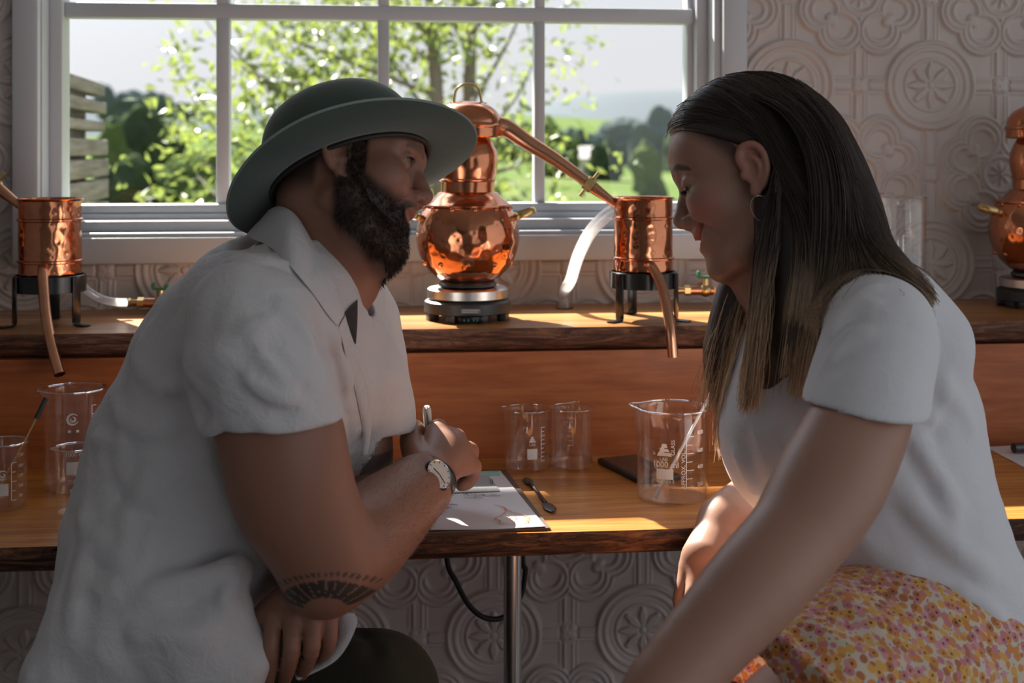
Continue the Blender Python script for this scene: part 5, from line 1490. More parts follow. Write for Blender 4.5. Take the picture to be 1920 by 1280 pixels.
for kn, dx in ((knR, .04), (knL, .02)):
    x, y = kn[0] + dx, kn[1]; bt = Model()
    bt.chain([V(x, y, .33), V(x, y, .24)], [.050, .046], k=.0); bt.chain([V(x - .03, y, .225), V(x + .07, y, .220), V(x + .17, y, .212)], [.038, .040, .032], k=.03); bt.half(V(x, y, .185), V(0, 0, 1), 'S', .003)
    sdf_object('boot', bt, 0.005, mat('brown_leather', (0.05, 0.028, 0.018), 0.5), man, MO)
tick('trousers')
# wrist watch
wt = bpy.data.objects.new('wrist_watch', None); COL.objects.link(wt); wt.parent = man; wc = P(803, 899, 1.660); ax_ = nrm(P(840, 850, 1.73) - P(760, 945, 1.62))
wt.location = Vector(wc - MO); wt.empty_display_size = .03
u1 = nrm(np.cross(ax_, UPV)); u2 = np.cross(u1, ax_)
ringp = [u1 * .0365 * math.cos(q) + u2 * .0315 * math.sin(q) for q in np.linspace(0, 2 * PI, 48, endpoint=False)]
b = MB(); b.tube(ringp, 0.0085, 8, closed=True, flat=(1.0, 0.22), up=ax_)
b.build('strap', mat('navy_strap', (0.016, 0.018, 0.03), 0.35), wt)
dn = nrm(-FWD * .55 + RT * .66 + UPV * .52); dc_ = P(821, 890, 1.622) - wc
e1 = nrm(np.cross(dn, UPV)); e2 = np.cross(dn, e1)
def disc(prof, name, m, par, seg=40):
    bb = MB().lathe(prof, seg); v = bb.v[0]; bb.v = [dc_ + v[:, :1] * e1 + v[:, 1:2] * e2 + v[:, 2:] * dn]; return bb.build(name, m, par)
disc([(0, -.006), (.019, -.006), (.0208, -.003), (.0208, .0022), (.0196, .0035), (.0186, .0030)], 'case', mat('watch_case', (0.03, 0.035, 0.045), 0.25, 0.7), wt)
dial = disc([(0.0001, .0026), (.0188, .0026)], 'dial', mat('watch_dial', (0.72, 0.69, 0.66), 0.35), wt)
disc([(.0180, .0029), (.0190, .0036), (.0194, .0030)], 'bezel', mat('watch_bezel', (0.55, 0.62, 0.58), 0.2, 0.8), wt)
pos = lambda x, y: dc_ + e1 * x + e2 * y + dn * .0030
up_ = nrm(UPV - dn * (UPV @ dn)); an0 = math.atan2(up_ @ e2, up_ @ e1)
for (hh, L_, w_) in ((an0 + .55, .0105, .0006), (an0 - 2.9, .014, .0005)):
    MB().tube([pos(0, 0), pos(L_ * math.cos(hh), L_ * math.sin(hh))], w_, 6).build('hand', INK, wt)
for k in range(12):
    q = k * PI / 6; MB().tube([pos(.0150 * math.cos(q), .0150 * math.sin(q)), pos(.0174 * math.cos(q), .0174 * math.sin(q))], .00045, 5).build('hour_mark', INK, wt)
# dark ring on the lap hand
rg = P(581, 1224, 1.4535); ra = nrm(P(586, 1208, 1.449) - P(576, 1238, 1.462)); r1 = nrm(np.cross(ra, UPV + RT * .2)); r2 = np.cross(ra, r1)
MB().tube([rg - MO + (r1 * math.cos(q) + r2 * math.sin(q)) * .0100 for q in np.linspace(0, 2 * PI, 32, endpoint=False)], 0.003, 8, closed=True, flat=(1, .4), up=ra).build('ring', mat('dark_ring', (0.012, 0.012, 0.013), 0.3, 0.6), man)
# pen in the hand
pt = thing('pen', P(813, 905, 1.815), 'white pen held upright in the man\'s writing hand', 'pen')
pA, pB = P(814, 938, 1.822), P(800, 762, 1.775); pA = V(pA[0], pA[1], ZC + .008); pO = P(813, 905, 1.815)
dpen = pB - pA
MB().tube([pA - pO, pA + dpen * .08 - pO], [.0008, .0040], 14).build('tip', STEEL, pt)
MB().tube([pA + dpen * .08 - pO, pA + dpen * .2 - pO, pA + dpen * .97 - pO, pB - pO], [.0042, .0055, .0058, .0040], 16).build('barrel', mat('pen_white', (0.72, 0.72, 0.68), 0.3), pt)
MB().tube([pA + dpen * .70 - pO - FWD * .0065, pA + dpen * .99 - pO - FWD * .0065, pA + dpen * 1.0 - pO], [.0016, .0016, .0014], 8).build('clip', STEEL, pt)
# felt hat ---------------------------------------------------------
FELT = cloth_mat('green_felt', (0.042, 0.078, 0.064), 0.95, weave=500, ws=0.25, sheen=0.5, crumple=35, cs=0.05)
HH = Head(656, 318, 1.625, 1, 3, -19.5, 26)
hat = bpy.data.objects.new('hat', None); COL.objects.link(hat); hat.parent = man; hat.location = Vector(HH.c - MO); hat.empty_display_size = .05
def hat_pt(th, r, side):     # r: 0..1 crown, 1..2 brim
    c_, s_ = math.cos(th), math.sin(th)
    if r <= 1:
        q = math.sin(r * PI / 2) if r < 1 else 1.0; q = r
        hgt = .112 * (1 - max(0, q - .0) ** 5.5 * .0) ; t = q
        # dome profile
        ang = t * PI / 2; rad = math.sin(ang) ** .62; z = .112 * math.cos(ang) ** .72
        if t >= .985: rad, z = 1.0, max(0.0, z * .5)
        pin = 1 - .0 * c_
        return V(.1045 * rad * c_ - .004 * (z / .112), .0865 * rad * s_, z)
    t = r - 1
    rx = .1045 + (.160 - .1045 + (.006 if c_ > 0 else 0)) * t; ry = .0865 + (.150 - .0865) * t
    z = .010 * t ** 1.6 * s_ * s_ - .014 * t ** 1.5 * max(0, -c_) ** 2 - .006 * t ** 1.5 * max(0, c_) ** 2 - .003 * math.sin(PI * t)
    return V(rx * c_, ry * s_, z)
ns, rs_ = 96, list(np.linspace(0.02, 1, 22)) + list(np.linspace(1.08, 2, 12))
def hat_surface(off, flip, rlist):
    g = np.array([[hat_pt(2 * PI * k / ns, r, 1) for k in range(ns)] for r in rlist])
    return g
gt = hat_surface(0, 0, rs_); nr_ = len(rs_)
# thickness: offset along approximate normals
du = np.roll(gt, -1, 1) - np.roll(gt, 1, 1); dv = np.gradient(gt, axis=0); nn = np.cross(dv, du); nn /= np.linalg.norm(nn, axis=2, keepdims=True) + 1e-9
if nn[-4, :, 2].mean() < 0: nn = -nn
gi = gt - nn * .0042
def to_hat(g): return g[..., 0:1] * HH.F + g[..., 1:2] * HH.S + g[..., 2:3] * HH.U
vt = to_hat(gt).reshape(-1, 3); vi = to_hat(gi).reshape(-1, 3); fs = []; N = len(vt)
ctr = len(vt) * 2
for i in range(nr_ - 1):
    for k in range(ns):
        q = (i * ns + k, i * ns + (k + 1) % ns, (i + 1) * ns + (k + 1) % ns, (i + 1) * ns + k); fs.append(q[::-1]); fs.append(tuple(N + z for z in q))
for k in range(ns): fs.append(((nr_ - 1) * ns + k, (nr_ - 1) * ns + (k + 1) % ns, N + (nr_ - 1) * ns + (k + 1) % ns, N + (nr_ - 1) * ns + k))
fs.append(tuple(range(ns))); fs.append(tuple(N + k for k in range(ns))[::-1])
MB().add(np.concatenate([vt, vi]), fs).build('felt', FELT, hat)
br_ = [to_hat(hat_pt(2 * PI * k / 120, .93, 1) * np.array([1.02, 1.02, 1])) for k in range(120)]
bd_ = MB()
for phs in (0, 2.09, 4.19):
    bd_.tube([br_[k] + HH.U * .0035 * math.sin(k * .9 + phs) + nrm(br_[k] - HH.U * (br_[k] @ HH.U)) * .002 * math.cos(k * .9 + phs) for k in range(120)], .0022, 6, closed=True)
bo = bd_.build('hat_band', mat('hat_cord', (0.018, 0.028, 0.026), 0.7), hat)
kp = to_hat(hat_pt(.75, .93, 1) * np.array([1.05, 1.05, 1]))
MB().ball(kp + HH.U * .006, .0085, 12, 8, (1.3, 1, .8)).build('cord_knot', mat('hat_cord', (0.018, 0.028, 0.026), 0.7), bo)
# brim edge, coloured paler than the felt to imitate backlight along it
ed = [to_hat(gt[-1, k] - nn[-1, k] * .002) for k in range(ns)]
MB().tube(ed, .0020, 8, closed=True).build('brim_edge', mat('felt_edge_backlit', (0.26, 0.33, 0.31), 0.8), hat)
# sweat band line under the brim
sw = [to_hat(hat_pt(2 * PI * k / 90, 1.0, 1) * np.array([.985, .985, 1]) - V(0, 0, .006)) for k in range(90)]
MB().tube(sw, .0032, 8, closed=True).build('sweat_band', mat('dark_leather', (0.02, 0.017, 0.015), 0.5), hat)
# ---------------------------------------------------------------- the woman
WO = V(*P(1760, 1290, 1.55)); WO[2] = 0.0
woman = thing('person', WO, 'woman with long brown hair in pale grey tee and floral skirt smiling downwards', 'person')
W = Head(1408, 352, 1.60, -1, 6, 16, 15)
G = Model()
build_head(G, W, 0.93, True)
lids(G, W, .0125, .0026)
lips(G, W, .0790, -.0420, .0762, -.0595, .0310, .0050, .0205, .0185)
a = W.at
G.ell(a(.0655, 0, -.088), (.0130, .015, .0115), W.ax, k=.01)
nbw = P(1500, 560, 1.60)
G.chain([a(-.022, 0, -.020), P(1455, 470, 1.60), nbw], [.047, .048, .055], k=.03)
G.chain([nbw, P(1580, 720, 1.60), P(1640, 880, 1.58), P(1710, 1080, 1.56), P(1755, 1260, 1.55)], [.065, .095, .095, .095, .105], k=.05)
G.chain([P(1640, 612, 1.435), P(1560, 590, 1.60), P(1515, 612, 1.74)], [.045, .06, .045], k=.04)
# near (left) arm resting on the knee
G.chain([P(1640, 620, 1.425), P(1618, 770, 1.372), P(1556, 905, 1.315), P(1490, 1012, 1.268)], [.040, .0470, .050, .0405], k=.02, n=3)
wl = P(1196, 1350, 1.130)
G.chain([P(1490, 1012, 1.268), P(1408, 1105, 1.222), P(1300, 1228, 1.175), wl], [.0405, .0395, .0325, .0255], k=.02, n=3)
G.rc(wl, P(1140, 1400, 1.105), .024, .032, k=.012, sq=(UPV, .6))
for (x, y) in ((1105, 1405), (1090, 1425), (1085, 1445), (1095, 1465)):
    G.chain([P(1150, 1400, 1.108), P(x, y, 1.095), P(x - 40, y + 38, 1.09)], [.013, .0105, .0075], k=.006)
# far (right) arm along the counter edge, hand hanging over it
wrW = P(1350, 975, 1.692)
G.chain([P(1515, 620, 1.74), P(1540, 780, 1.80), P(1500, 900, 1.80)], [.044, .044, .038], k=.02, n=3)
G.chain([P(1500, 900, 1.80), P(1425, 935, 1.745), wrW], [.038, .034, .0255], k=.02, n=3)
hn = nrm(-FWD * .8 - RT * .5)
G.rc(wrW, P(1318, 1050, 1.645), .0245, .030, k=.014, sq=(hn, .62))
KN = [P(1292, 1066, 1.655), P(1309, 1076, 1.640), P(1329, 1083, 1.628), P(1348, 1082, 1.620)]
for q in KN: G.rc(P(1338, 1000, 1.675), q, .014, .0118, k=.010)
fingers(G, [([KN[0], P(1280, 1108, 1.648), P(1276, 1132, 1.655), P(1286, 1150, 1.668)], [.0112, .0098, .0086, .0074]),
            ([KN[1], P(1300, 1120, 1.628), P(1294, 1142, 1.637), P(1303, 1158, 1.652)], [.0114, .0100, .0088, .0076]),
            ([KN[2], P(1322, 1122, 1.616), P(1315, 1142, 1.625), P(1322, 1156, 1.640)], [.0112, .0098, .0086, .0074]),
            ([KN[3], P(1344, 1115, 1.608), P(1338, 1132, 1.616), P(1342, 1144, 1.630)], [.0104, .0090, .0080, .0070]),
            ([P(1352, 1000, 1.670), P(1376, 1040, 1.650), P(1362, 1066, 1.638), P(1340, 1088, 1.628)], [.0150, .0120, .0104, .0085])], k=.005)
# legs below the skirt
knN, knF = P(1365, 1490, 1.245), P(1330, 1440, 1.44)
G.chain([P(1740, 1270, 1.48), P(1570, 1350, 1.38), knN], [.085, .080, .060], k=.03, n=3)
G.chain([P(1720, 1260, 1.64), P(1540, 1330, 1.56), knF], [.085, .080, .060], k=.03, n=3)
for kn in (knN, knF):
    an = V(kn[0] + .02, kn[1] + .03, .27); G.chain([kn, kn * .55 + an * .45 + V(.02, 0, 0), an], [.056, .050, .034], k=.02, n=3)
    G.chain([an, V(an[0] - .02, an[1], .215), V(an[0] - .14, an[1] - .02, .205)], [.034, .036, .024], k=.02)
def woman_col(p):
    n = len(p); c = np.tile(np.array([.37, .200, .145]), (n, 1))
    l = W.loc(p); f_, s_, u_ = l[:, 0], np.abs(l[:, 1]), l[:, 2]; hd = np.linalg.norm(l, axis=1) < .15
    c = mixc(c, (.42, .165, .125), hd * (1 - sstep(np.hypot((f_ - .062) / .03, (u_ + .016) / .024), .3, 1)) * .6)
    ear = hd * (s_ > .072) * (np.abs(f_ + .006) < .03); c = mixc(c, (.46, .18, .14), ear * .45)
    lip = hd * (1 - sstep(np.hypot((u_ + .0508 - 21.0 * s_ * s_) / .0135, s_ / .0325), .86, 1.02)) * (f_ > .048); c = mixc(c, (.42, .13, .12), lip * .85)
    bu = np.interp(s_, [.008, .02, .036, .05], [.037, .0405, .0425, .033]); br = hd * (1 - sstep(np.abs(u_ - bu), .0030, .0050)) * (s_ > .008) * (s_ < .050) * (f_ > .04)
    c = mixc(c, (.040, .024, .018), br * .92)
    lash = hd * (1 - sstep(np.abs(u_ - .0108), .0008, .0022)) * (s_ > .018) * (s_ < .047) * (f_ > .060); c = mixc(c, (.03, .02, .018), lash * .9)
    scalp = hd * sstep(.62 * (u_ - .066) - .80 * (f_ - .056) + .004 * np.sin(u_ * 700) * 0, -.004, .018) * (1 - ear); c = mixc(c, (.05, .03, .022), scalp * .92)
    return c
wbody = sdf_object('body', G, 0.0026, SKIN, woman, WO, woman_col); tick('woman body')
lk = P(1280, 1000, 1.75) - W.at(.07, .03, .0185)
eyeball(W, 1, lk, woman, WO); eyeball(W, -1, lk, woman, WO)
teeth(W, .0765, -.0475, .0250, woman, WO, .013)
# lashes
LS = []
for s in (-1, 1):
    for q in np.linspace(-1, 1, 34):
        r0 = W.at(.0815 - .0045 * q * q - .002, s * (.0330 + .0125 * q), .0115 - .002 * q * q); d_ = nrm(W.F * .9 + W.S * s * (.25 + .5 * q) - W.U * .45)
        LS.append([r0, r0 + d_ * .0035, r0 + d_ * .0062 + W.U * .0008, r0 + d_ * .0080 + W.U * .0028])
strands_obj('eyelashes', np.array(LS), .00030, HAIRM, woman, WO, np.tile(np.array([.012, .009, .008]), (len(LS), 4, 1)))
# tee -------------------------------------------------------------
TEE = cloth_mat('grey_jersey', (0.78, 0.79, 0.84), 0.92, trans=0.10, crumple=40, cs=0.18, weave=1400)
K = Model()
K.chain([P(1585, 612, 1.50), P(1648, 622, 1.425), P(1634, 710, 1.39), P(1606, 840, 1.352)], [.058, .0620, .0655, .0690], k=0, n=3)
K.cut(P(1622, 766, 1.37), -RT * .127 - UPV * .99, .19, .006)
K.chain([P(1622, 755, 1.376), P(1602, 810, 1.358), P(1560, 905, 1.315)], [.0485, .0530, .0560], 'S', .003)
K.loft([P(1782, 1230, 1.55), P(1715, 1075, 1.56), P(1662, 935, 1.58), P(1614, 805, 1.59), P(1585, 700, 1.60), P(1560, 622, 1.60), P(1528, 572, 1.60)],
       [.130, .122, .132, .150, .142, .105, .060], [.160, .148, .140, .142, .146, .140, .080], -FWD, k=.03)
K.ell(P(1462, 825, 1.56), (.066, .085, .080), k=.05)
K.chain([P(1530, 610, 1.72), P(1520, 640, 1.745), P(1535, 760, 1.79)], [.055, .057, .055], k=.04)
K.rc(P(1690, 575, 1.52), P(1745, 640, 1.52), .045, .045, k=.05)
fW = [([(1549, 662), (1578, 590), (1620, 566), (1658, 574)], .0036, .008), ([(1545, 690), (1587, 632), (1646, 622)], .0036, .008), ([(1548, 640), (1600, 562), (1660, 532)], .0034, .009), ([(1547, 676), (1582, 612), (1634, 594)], -.0030, .007), ([(1545, 712), (1590, 665), (1650, 650)], -.0028, .008),
      ([(1743, 574), (1764, 637), (1774, 700)], -.0032, .005), ([(1705, 806), (1743, 873), (1777, 924), (1806, 966)], .0055, .013), ([(1680, 818), (1722, 882), (1764, 945)], -.0055, .013), ([(1380, 831), (1397, 882), (1427, 937)], .0040, .010), ([(1395, 800), (1415, 870), (1450, 940)], -.0045, .012),
      ([(1677, 911), (1739, 976), (1797, 1034), (1880, 1090)], .0060, .016), ([(1660, 940), (1720, 1010), (1790, 1070), (1860, 1120)], -.0055, .016), ([(1758, 903), (1781, 957), (1793, 1007)], .0035, .012), ([(1760, 720), (1800, 760), (1830, 830)], .004, .014), ([(1770, 740), (1760, 800), (1745, 830)], -.005, .014), ([(1450, 760), (1480, 850), (1500, 920)], .004, .014), ([(1600, 980), (1650, 1040), (1740, 1090)], .004, .016), ([(1780, 1100), (1840, 1130), (1890, 1180)], .005, .012), ([(1775, 690), (1765, 760), (1735, 800)], .004, .010)]
_all = K.hit([q for f0 in fW for q in f0[0]]); _k = 0
for (px_, am_, wd_) in fW:
    K.fold(_all[_k:_k + len(px_)], am_ * (1.9 if am_ > 0 else 1.0), wd_ * .85); _k += len(px_)
K.noise(P(1640, 850, 1.58), .7, .0024, 20, 12)
K.cut(P(1735, 1135, 1.50), -RT * .42 - UPV * .906, .42)
K.chain([P(1455, 470, 1.60), nbw], [.060, .066], 'S', .005)
tee = sdf_object('tee_shirt', K, 0.0040, TEE, woman, WO, None, 2); tick('tee')
# floral skirt ----------------------------------------------------
FLOR = mat('floral_cotton', (0.7, 0.6, 0.5), 0.8); t_ = NT(FLOR); v_ = t_.coord((1, 1, 1))
def vor_full(scale, rnd=0.75):
    nd = t_.n('TexVoronoi'); nd.inputs['Scale'].default_value = scale; nd.inputs['Randomness'].default_value = rnd; t_.l(v_, nd.inputs['Vector']); return nd
n1 = vor_full(112); n2 = vor_full(140, .9)
petal = t_.ramp(t_.n('SeparateColor').outputs[0], [(0, (0.78, 0.36, 0.14)), (1, (0.72, 0.34, 0.40))])
sc1 = [x for x in t_.t.nodes if x.type == 'SEPARATE_COLOR'][0]; t_.l(n1.outputs['Color'], sc1.inputs[0])
rmp = [x for x in t_.t.nodes if x.type == 'VALTORGB'][-1]
while len(rmp.color_ramp.elements) < 5: rmp.color_ramp.elements.new(.5)
for e, (p_, c_) in zip(rmp.color_ramp.elements, ((0, (.62, .24, .06)), (.28, (.68, .36, .08)), (.5, (.55, .20, .22)), (.68, (.62, .28, .30)), (.84, (.42, .15, .06)))): e.position = p_; e.color = (*c_, 1)
rmp.color_ramp.interpolation = 'CONSTANT'
base = (0.62, 0.53, 0.42)
m1 = t_.math('LESS_THAN', n1.outputs['Distance'], 0.62)
c1_ = t_.mix(m1, base, rmp.outputs[0])
m2 = t_.math('LESS_THAN', n1.outputs['Distance'], 0.19); c2_ = t_.mix(m2, c1_, (0.10, 0.035, 0.02))
m3 = t_.math('LESS_THAN', n2.outputs['Distance'], 0.16); c3_ = t_.mix(t_.math('MULTIPLY', m3, t_.math('SUBTRACT', 1.0, m1)), c2_, (0.03, 0.05, 0.05))
t_.l(c3_, t_.b.inputs['Base Color']); t_.b.inputs['Sheen Weight'].default_value = .1
SK = Model()
SK.loft([P(1775, 1190, 1.555), P(1770, 1280, 1.55), P(1765, 1340, 1.55)], [.118, .130, .125], [.150, .165, .160], -FWD, k=0)
SK.chain([P(1735, 1235, 1.485), P(1570, 1318, 1.385), P(1420, 1432, 1.285), P(1330, 1500, 1.23)], [.108, .104, .094, .09], k=.05, n=3)
SK.chain([P(1710, 1230, 1.64), P(1530, 1300, 1.555), P(1380, 1390, 1.465), P(1300, 1440, 1.42)], [.105, .102, .094, .09], k=.06, n=3)
SK.chain([P(1640, 1215, 1.55), P(1480, 1310, 1.46)], [.09, .08], k=.06)
_hh = SK.hit([(1560, 1080), (1600, 1140), (1680, 1180), (1500, 1150), (1600, 1220), (1720, 1240), (1460, 1180), (1500, 1240), (1560, 1278), (1620, 1100), (1720, 1140), (1830, 1190), (1700, 1270), (1800, 1260), (1880, 1275), (1480, 1170), (1520, 1225), (1590, 1275)])
for i_ in range(6): SK.fold(_hh[i_ * 3:i_ * 3 + 3], (.006, .007, .007, -.006, .006, -.008)[i_], (.016, .014, .012, .016, .015, .010)[i_])
SK.noise(P(1650, 1200, 1.5), .6, .003, 17, 5)
tdir_ = nrm(P(1365, 1490, 1.245) - P(1570, 1350, 1.38)); tdF = nrm(knF - P(1540, 1330, 1.56))
SK.cut(P(1432, 1330, 1.31), tdir_, .22, .003)
SK.cut(P(1400, 1380, 1.47), tdF, .22, .003)
SK.chain([P(1560, 1350, 1.38), knN], [.088, .068], 'S', .003); SK.chain([P(1530, 1330, 1.56), knF], [.088, .068], 'S', .003)
SK.cut(V(WO[0], WO[1], .628), -UPV, .24)
sdf_object('skirt', SK, 0.0052, FLOR, woman, WO); tick('skirt')
# hair -----------------------------------------------------------
HC = Model()
HC.ell(a(-.013, 0, .052), (.106, .082, .092), W.ax, k=0)
HC.cut(a(.066, 0, .0855), W.F * .60 - W.U * .80, .5, .004)
HC.chain([a(-.070, .0, .03), P(1545, 400, 1.585), P(1570, 480, 1.57), P(1590, 540, 1.56)], [.060, .056, .048, .035], k=.03, n=3)
HC.chain([P(1478, 330, 1.535), P(1492, 430, 1.525), P(1490, 540, 1.52), P(1478, 640, 1.515), P(1464, 720, 1.51)], [.030, .034, .035, .031, .014], k=.02, n=3, sq=(FWD, .55))
HC.chain([P(1530, 380, 1.53), P(1535, 480, 1.515), P(1530, 580, 1.49), P(1512, 690, 1.478)], [.036, .036, .028, .012], k=.02, n=3, sq=(FWD, .6))
HC.chain([P(1590, 400, 1.55), P(1620, 462, 1.515), P(1672, 508, 1.478), P(1712, 538, 1.463)], [.034, .024, .014, .006], k=.02, n=3)
HC.chain([P(1420, 480, 1.63), P(1385, 560, 1.63), P(1362, 660, 1.62), P(1352, 740, 1.61)], [.026, .026, .026, .012], k=.015, n=3)
for s in (-1, 1): HC.ell(a(-.004, s * .088, .004), (.027, .024, .036), W.ax, 'S', .006)
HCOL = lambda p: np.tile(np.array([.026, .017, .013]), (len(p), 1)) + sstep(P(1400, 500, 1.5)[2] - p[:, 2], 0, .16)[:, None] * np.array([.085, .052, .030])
hcap = sdf_object('hair', HC, 0.0034, HAIRM, woman, WO, HCOL)
g0 = [(1300, 238, 1.585), (1360, 225, 1.54), (1420, 232, 1.510), (1455, 280, 1.500), (1460, 360, 1.493), (1452, 460, 1.490), (1438, 560, 1.488), (1426, 660, 1.486), (1412, 765, 1.488)]
h0 = [(1271, 257, 1.597), (1325, 256, 1.552), (1385, 260, 1.520), (1430, 256, 1.503), (1458, 320, 1.495), (1450, 430, 1.492), (1432, 545, 1.488), (1416, 655, 1.486), (1398, 772, 1.488)]
g1 = [(1350, 188, 1.600), (1425, 184, 1.545), (1490, 230, 1.508), (1520, 310, 1.492), (1525, 400, 1.486), (1520, 490, 1.482), (1512, 580, 1.475), (1500, 670, 1.468), (1488, 748, 1.470)]
g2 = [(1410, 158, 1.610), (1490, 175, 1.560), (1550, 245, 1.515), (1575, 330, 1.498), (1580, 410, 1.488), (1572, 480, 1.476), (1556, 560, 1.452), (1535, 650, 1.440), (1518, 738, 1.442)]
g3 = [(1440, 153, 1.620), (1510, 175, 1.570), (1570, 250, 1.530), (1598, 340, 1.515), (1614, 420, 1.498), (1638, 474, 1.470), (1672, 503, 1.448), (1706, 530, 1.436), (1742, 572, 1.428)]
g4 = [(1460, 154, 1.640), (1530, 190, 1.610), (1582, 262, 1.580), (1608, 352, 1.570), (1622, 430, 1.550), (1648, 466, 1.518), (1682, 490, 1.492), (1716, 515, 1.474), (1752, 562, 1.462)]
g5 = [(1470, 156, 1.660), (1535, 192, 1.650), (1588, 270, 1.640), (1610, 360, 1.630), (1615, 430, 1.610), (1628, 480, 1.590), (1640, 520, 1.570), (1650, 560, 1.560), (1660, 600, 1.550)]
k0_ = [(1408, 480, 1.620), (1372, 535, 1.622), (1350, 600, 1.616), (1336, 680, 1.610), (1326, 768, 1.606)]
k1_ = [(1432, 490, 1.595), (1410, 560, 1.592), (1396, 640, 1.582), (1386, 710, 1.574), (1374, 780, 1.570)]
k2_ = [(1360, 620, 1.612), (1345, 690, 1.606), (1348, 760, 1.600), (1352, 848, 1.594)]
k3_ = [(1385, 620, 1.592), (1372, 690, 1.588), (1368, 760, 1.584), (1366, 835, 1.580)]
m0_ = [(1424, 520, 1.505), (1416, 600, 1.500), (1405, 690, 1.496), (1392, 768, 1.494)]
m1_ = [(1456, 312, 1.514), (1444, 365, 1.506), (1428, 440, 1.498), (1417, 520, 1.495), (1408, 610, 1.492), (1393, 768, 1.490)]
def fam(A_, B_, n, jit, k=20, lenvar=.12):
    rs = lambda s_: np.stack([np.interp(np.linspace(0, 1, 48), np.linspace(0, 1, len(s_)), s_[:, c]) for c in range(3)], -1)
    a_ = rs(spline([P(*q) for q in A_], 6)); b_ = rs(spline([P(*q) for q in B_], 6))
    ua = np.linspace(0, 1, len(a_)); res = []
    for _ in range(n):
        t = RNG.uniform(-.04, 1.04); e = 1 - RNG.uniform(0, lenvar) * RNG.uniform(); st = RNG.uniform(0, .03)
        uu = np.linspace(st, e, k); L = np.stack([np.interp(uu, ua, (a_ * (1 - t) + b_ * t)[:, c]) for c in range(3)], -1)
        off = RNG.normal(size=3) * jit; wv = RNG.normal(size=3) * jit * .8; ph = RNG.uniform(0, 6.28)
        L = L + off * np.linspace(.35, 1.5, k)[:, None] + wv * np.sin(uu * 7 + ph)[:, None]
        res.append(L)
    return np.array(res)
# hair growing from the parting, combed round the skull to behind the ear, then hanging with the guides
hang = [spline([P(*q) for q in g[4:]], 6) for g in (g0, g1, g2, g3, g4, g5)]
def hang_at(t, k):
    t = min(max(t, 0), 4.999); i = int(t); f = t - i; A_, B_ = hang[i], hang[i + 1]; L = A_ * (1 - f) + B_ * f
    return L
capc, capr = np.array([-.013, 0, .052]), np.array([.108, .084, .094])
def scalp(th, ph):      # th: from the front along the parting, ph: round towards the near side
    d = np.array([math.cos(th) * math.cos(ph), math.sin(ph), math.sin(th) * math.cos(ph)]); q = capc + capr * d; return W.at(*q)
rows = []
for _ in range(2300):
    th = math.radians(RNG.uniform(20, 172)); t = np.clip((math.degrees(th) - 20) / 150, 0, 1)
    tt = 4.9 * t ** .9 + RNG.normal() * .12; sd_h = RNG.uniform(.80, 1.0)
    L = hang_at(tt, 0); q_ = min(1.0, tt / 2.6); bl = float(sstep(np.array(tt), 1.2, 2.4))
    tgt = np.array([-.018 - .030 * q_, .081, .052 + .012 * RNG.uniform(-1, 1) - .035 * q_]) * (1 - bl) + W.loc(L[0]) * bl; d1 = (tgt - capc) / capr; d1 /= np.linalg.norm(d1)
    d0 = np.array([math.cos(th), RNG.uniform(-.02, .10), math.sin(th)]); d0 /= np.linalg.norm(d0); om = math.acos(np.clip(d0 @ d1, -1, 1))
    pts = []
    lift = np.array([-.06, .0, .05]) if th < 1.2 else np.array([-.10, 0, .10])
    for u in np.linspace(0, 1.0, 11):
        d = (math.sin((1 - u) * om) * d0 + math.sin(u * om) * d1) / max(math.sin(om), 1e-4)
        d = d + lift * math.sin(PI * u); d /= np.linalg.norm(d); pts.append(W.at(*(capc + capr * d)))
    e = int(len(L) * sd_h); rest = L[3:e:2]; L2 = np.vstack([pts, rest]); cum = np.concatenate([[0], np.cumsum(np.linalg.norm(np.diff(L2, axis=0), axis=1))]); cum /= cum[-1]
    uu = np.linspace(0, 1, 26); R_ = np.stack([np.interp(uu, cum, L2[:, c]) for c in range(3)], -1)
    off = RNG.normal(size=3) * .0020; R_ = R_ + off * np.linspace(.2, 1.6, 26)[:, None] + (RNG.normal(size=3) * .0012) * np.sin(uu * 8 + RNG.uniform(0, 6))[:, None]
    rows.append(R_)
S1 = np.array(rows)
S3 = np.concatenate([fam(g1, g2, 350, .0018, k=26), fam(g2, g3, 520, .0018, k=26), fam(g3, g4, 620, .0020, k=26), fam(g4, g5, 420, .0022, k=26)])
S1 = np.concatenate([S1, S3])
for _ in range(2):
    S1[:, 1:-1] = S1[:, 1:-1] * .5 + .25 * (S1[:, 2:] + S1[:, :-2])
S2 = np.concatenate([fam(k0_, k1_, 640, .0045, k=14, lenvar=.3), fam(k2_, k3_, 170, .0042, k=14, lenvar=.35), fam(m0_, g0[5:9], 300, .0038, k=14, lenvar=.3), fam(m1_, g0[4:], 420, .0022, k=14)])
def push_out(S, gap, M_, its=2, zmin=-9, zmax=9):
    sh = S.shape; p = S.reshape(-1, 3).copy()
    for _ in range(its):
        d = np.full(len(p), 1.0, f32); zz_ = (p[:, 2] > zmin) & (p[:, 2] < zmax); d[zz_] = M_.eval(p[zz_]); m_ = d < gap
        if not m_.any(): break
        q = p[m_]; e = .002; gr = np.stack([M_.eval(q + np.eye(3)[c] * e) - M_.eval(q - np.eye(3)[c] * e) for c in range(3)], -1); gr /= np.linalg.norm(gr, axis=1, keepdims=True) + 1e-9
        p[m_] = q + gr * (gap - np.maximum(d[m_], -.03))[:, None]
    return p.reshape(sh)
ZK, ZH = P(1400, 455, 1.5)[2], P(1400, 600, 1.5)[2]
S1 = push_out(push_out(S1, .0012, HC, zmin=ZH), .0035, K, zmax=ZK); S2 = push_out(S2, .003, K, zmax=ZK)
lw = W.loc(S1.reshape(-1, 3)).reshape(S1.shape)
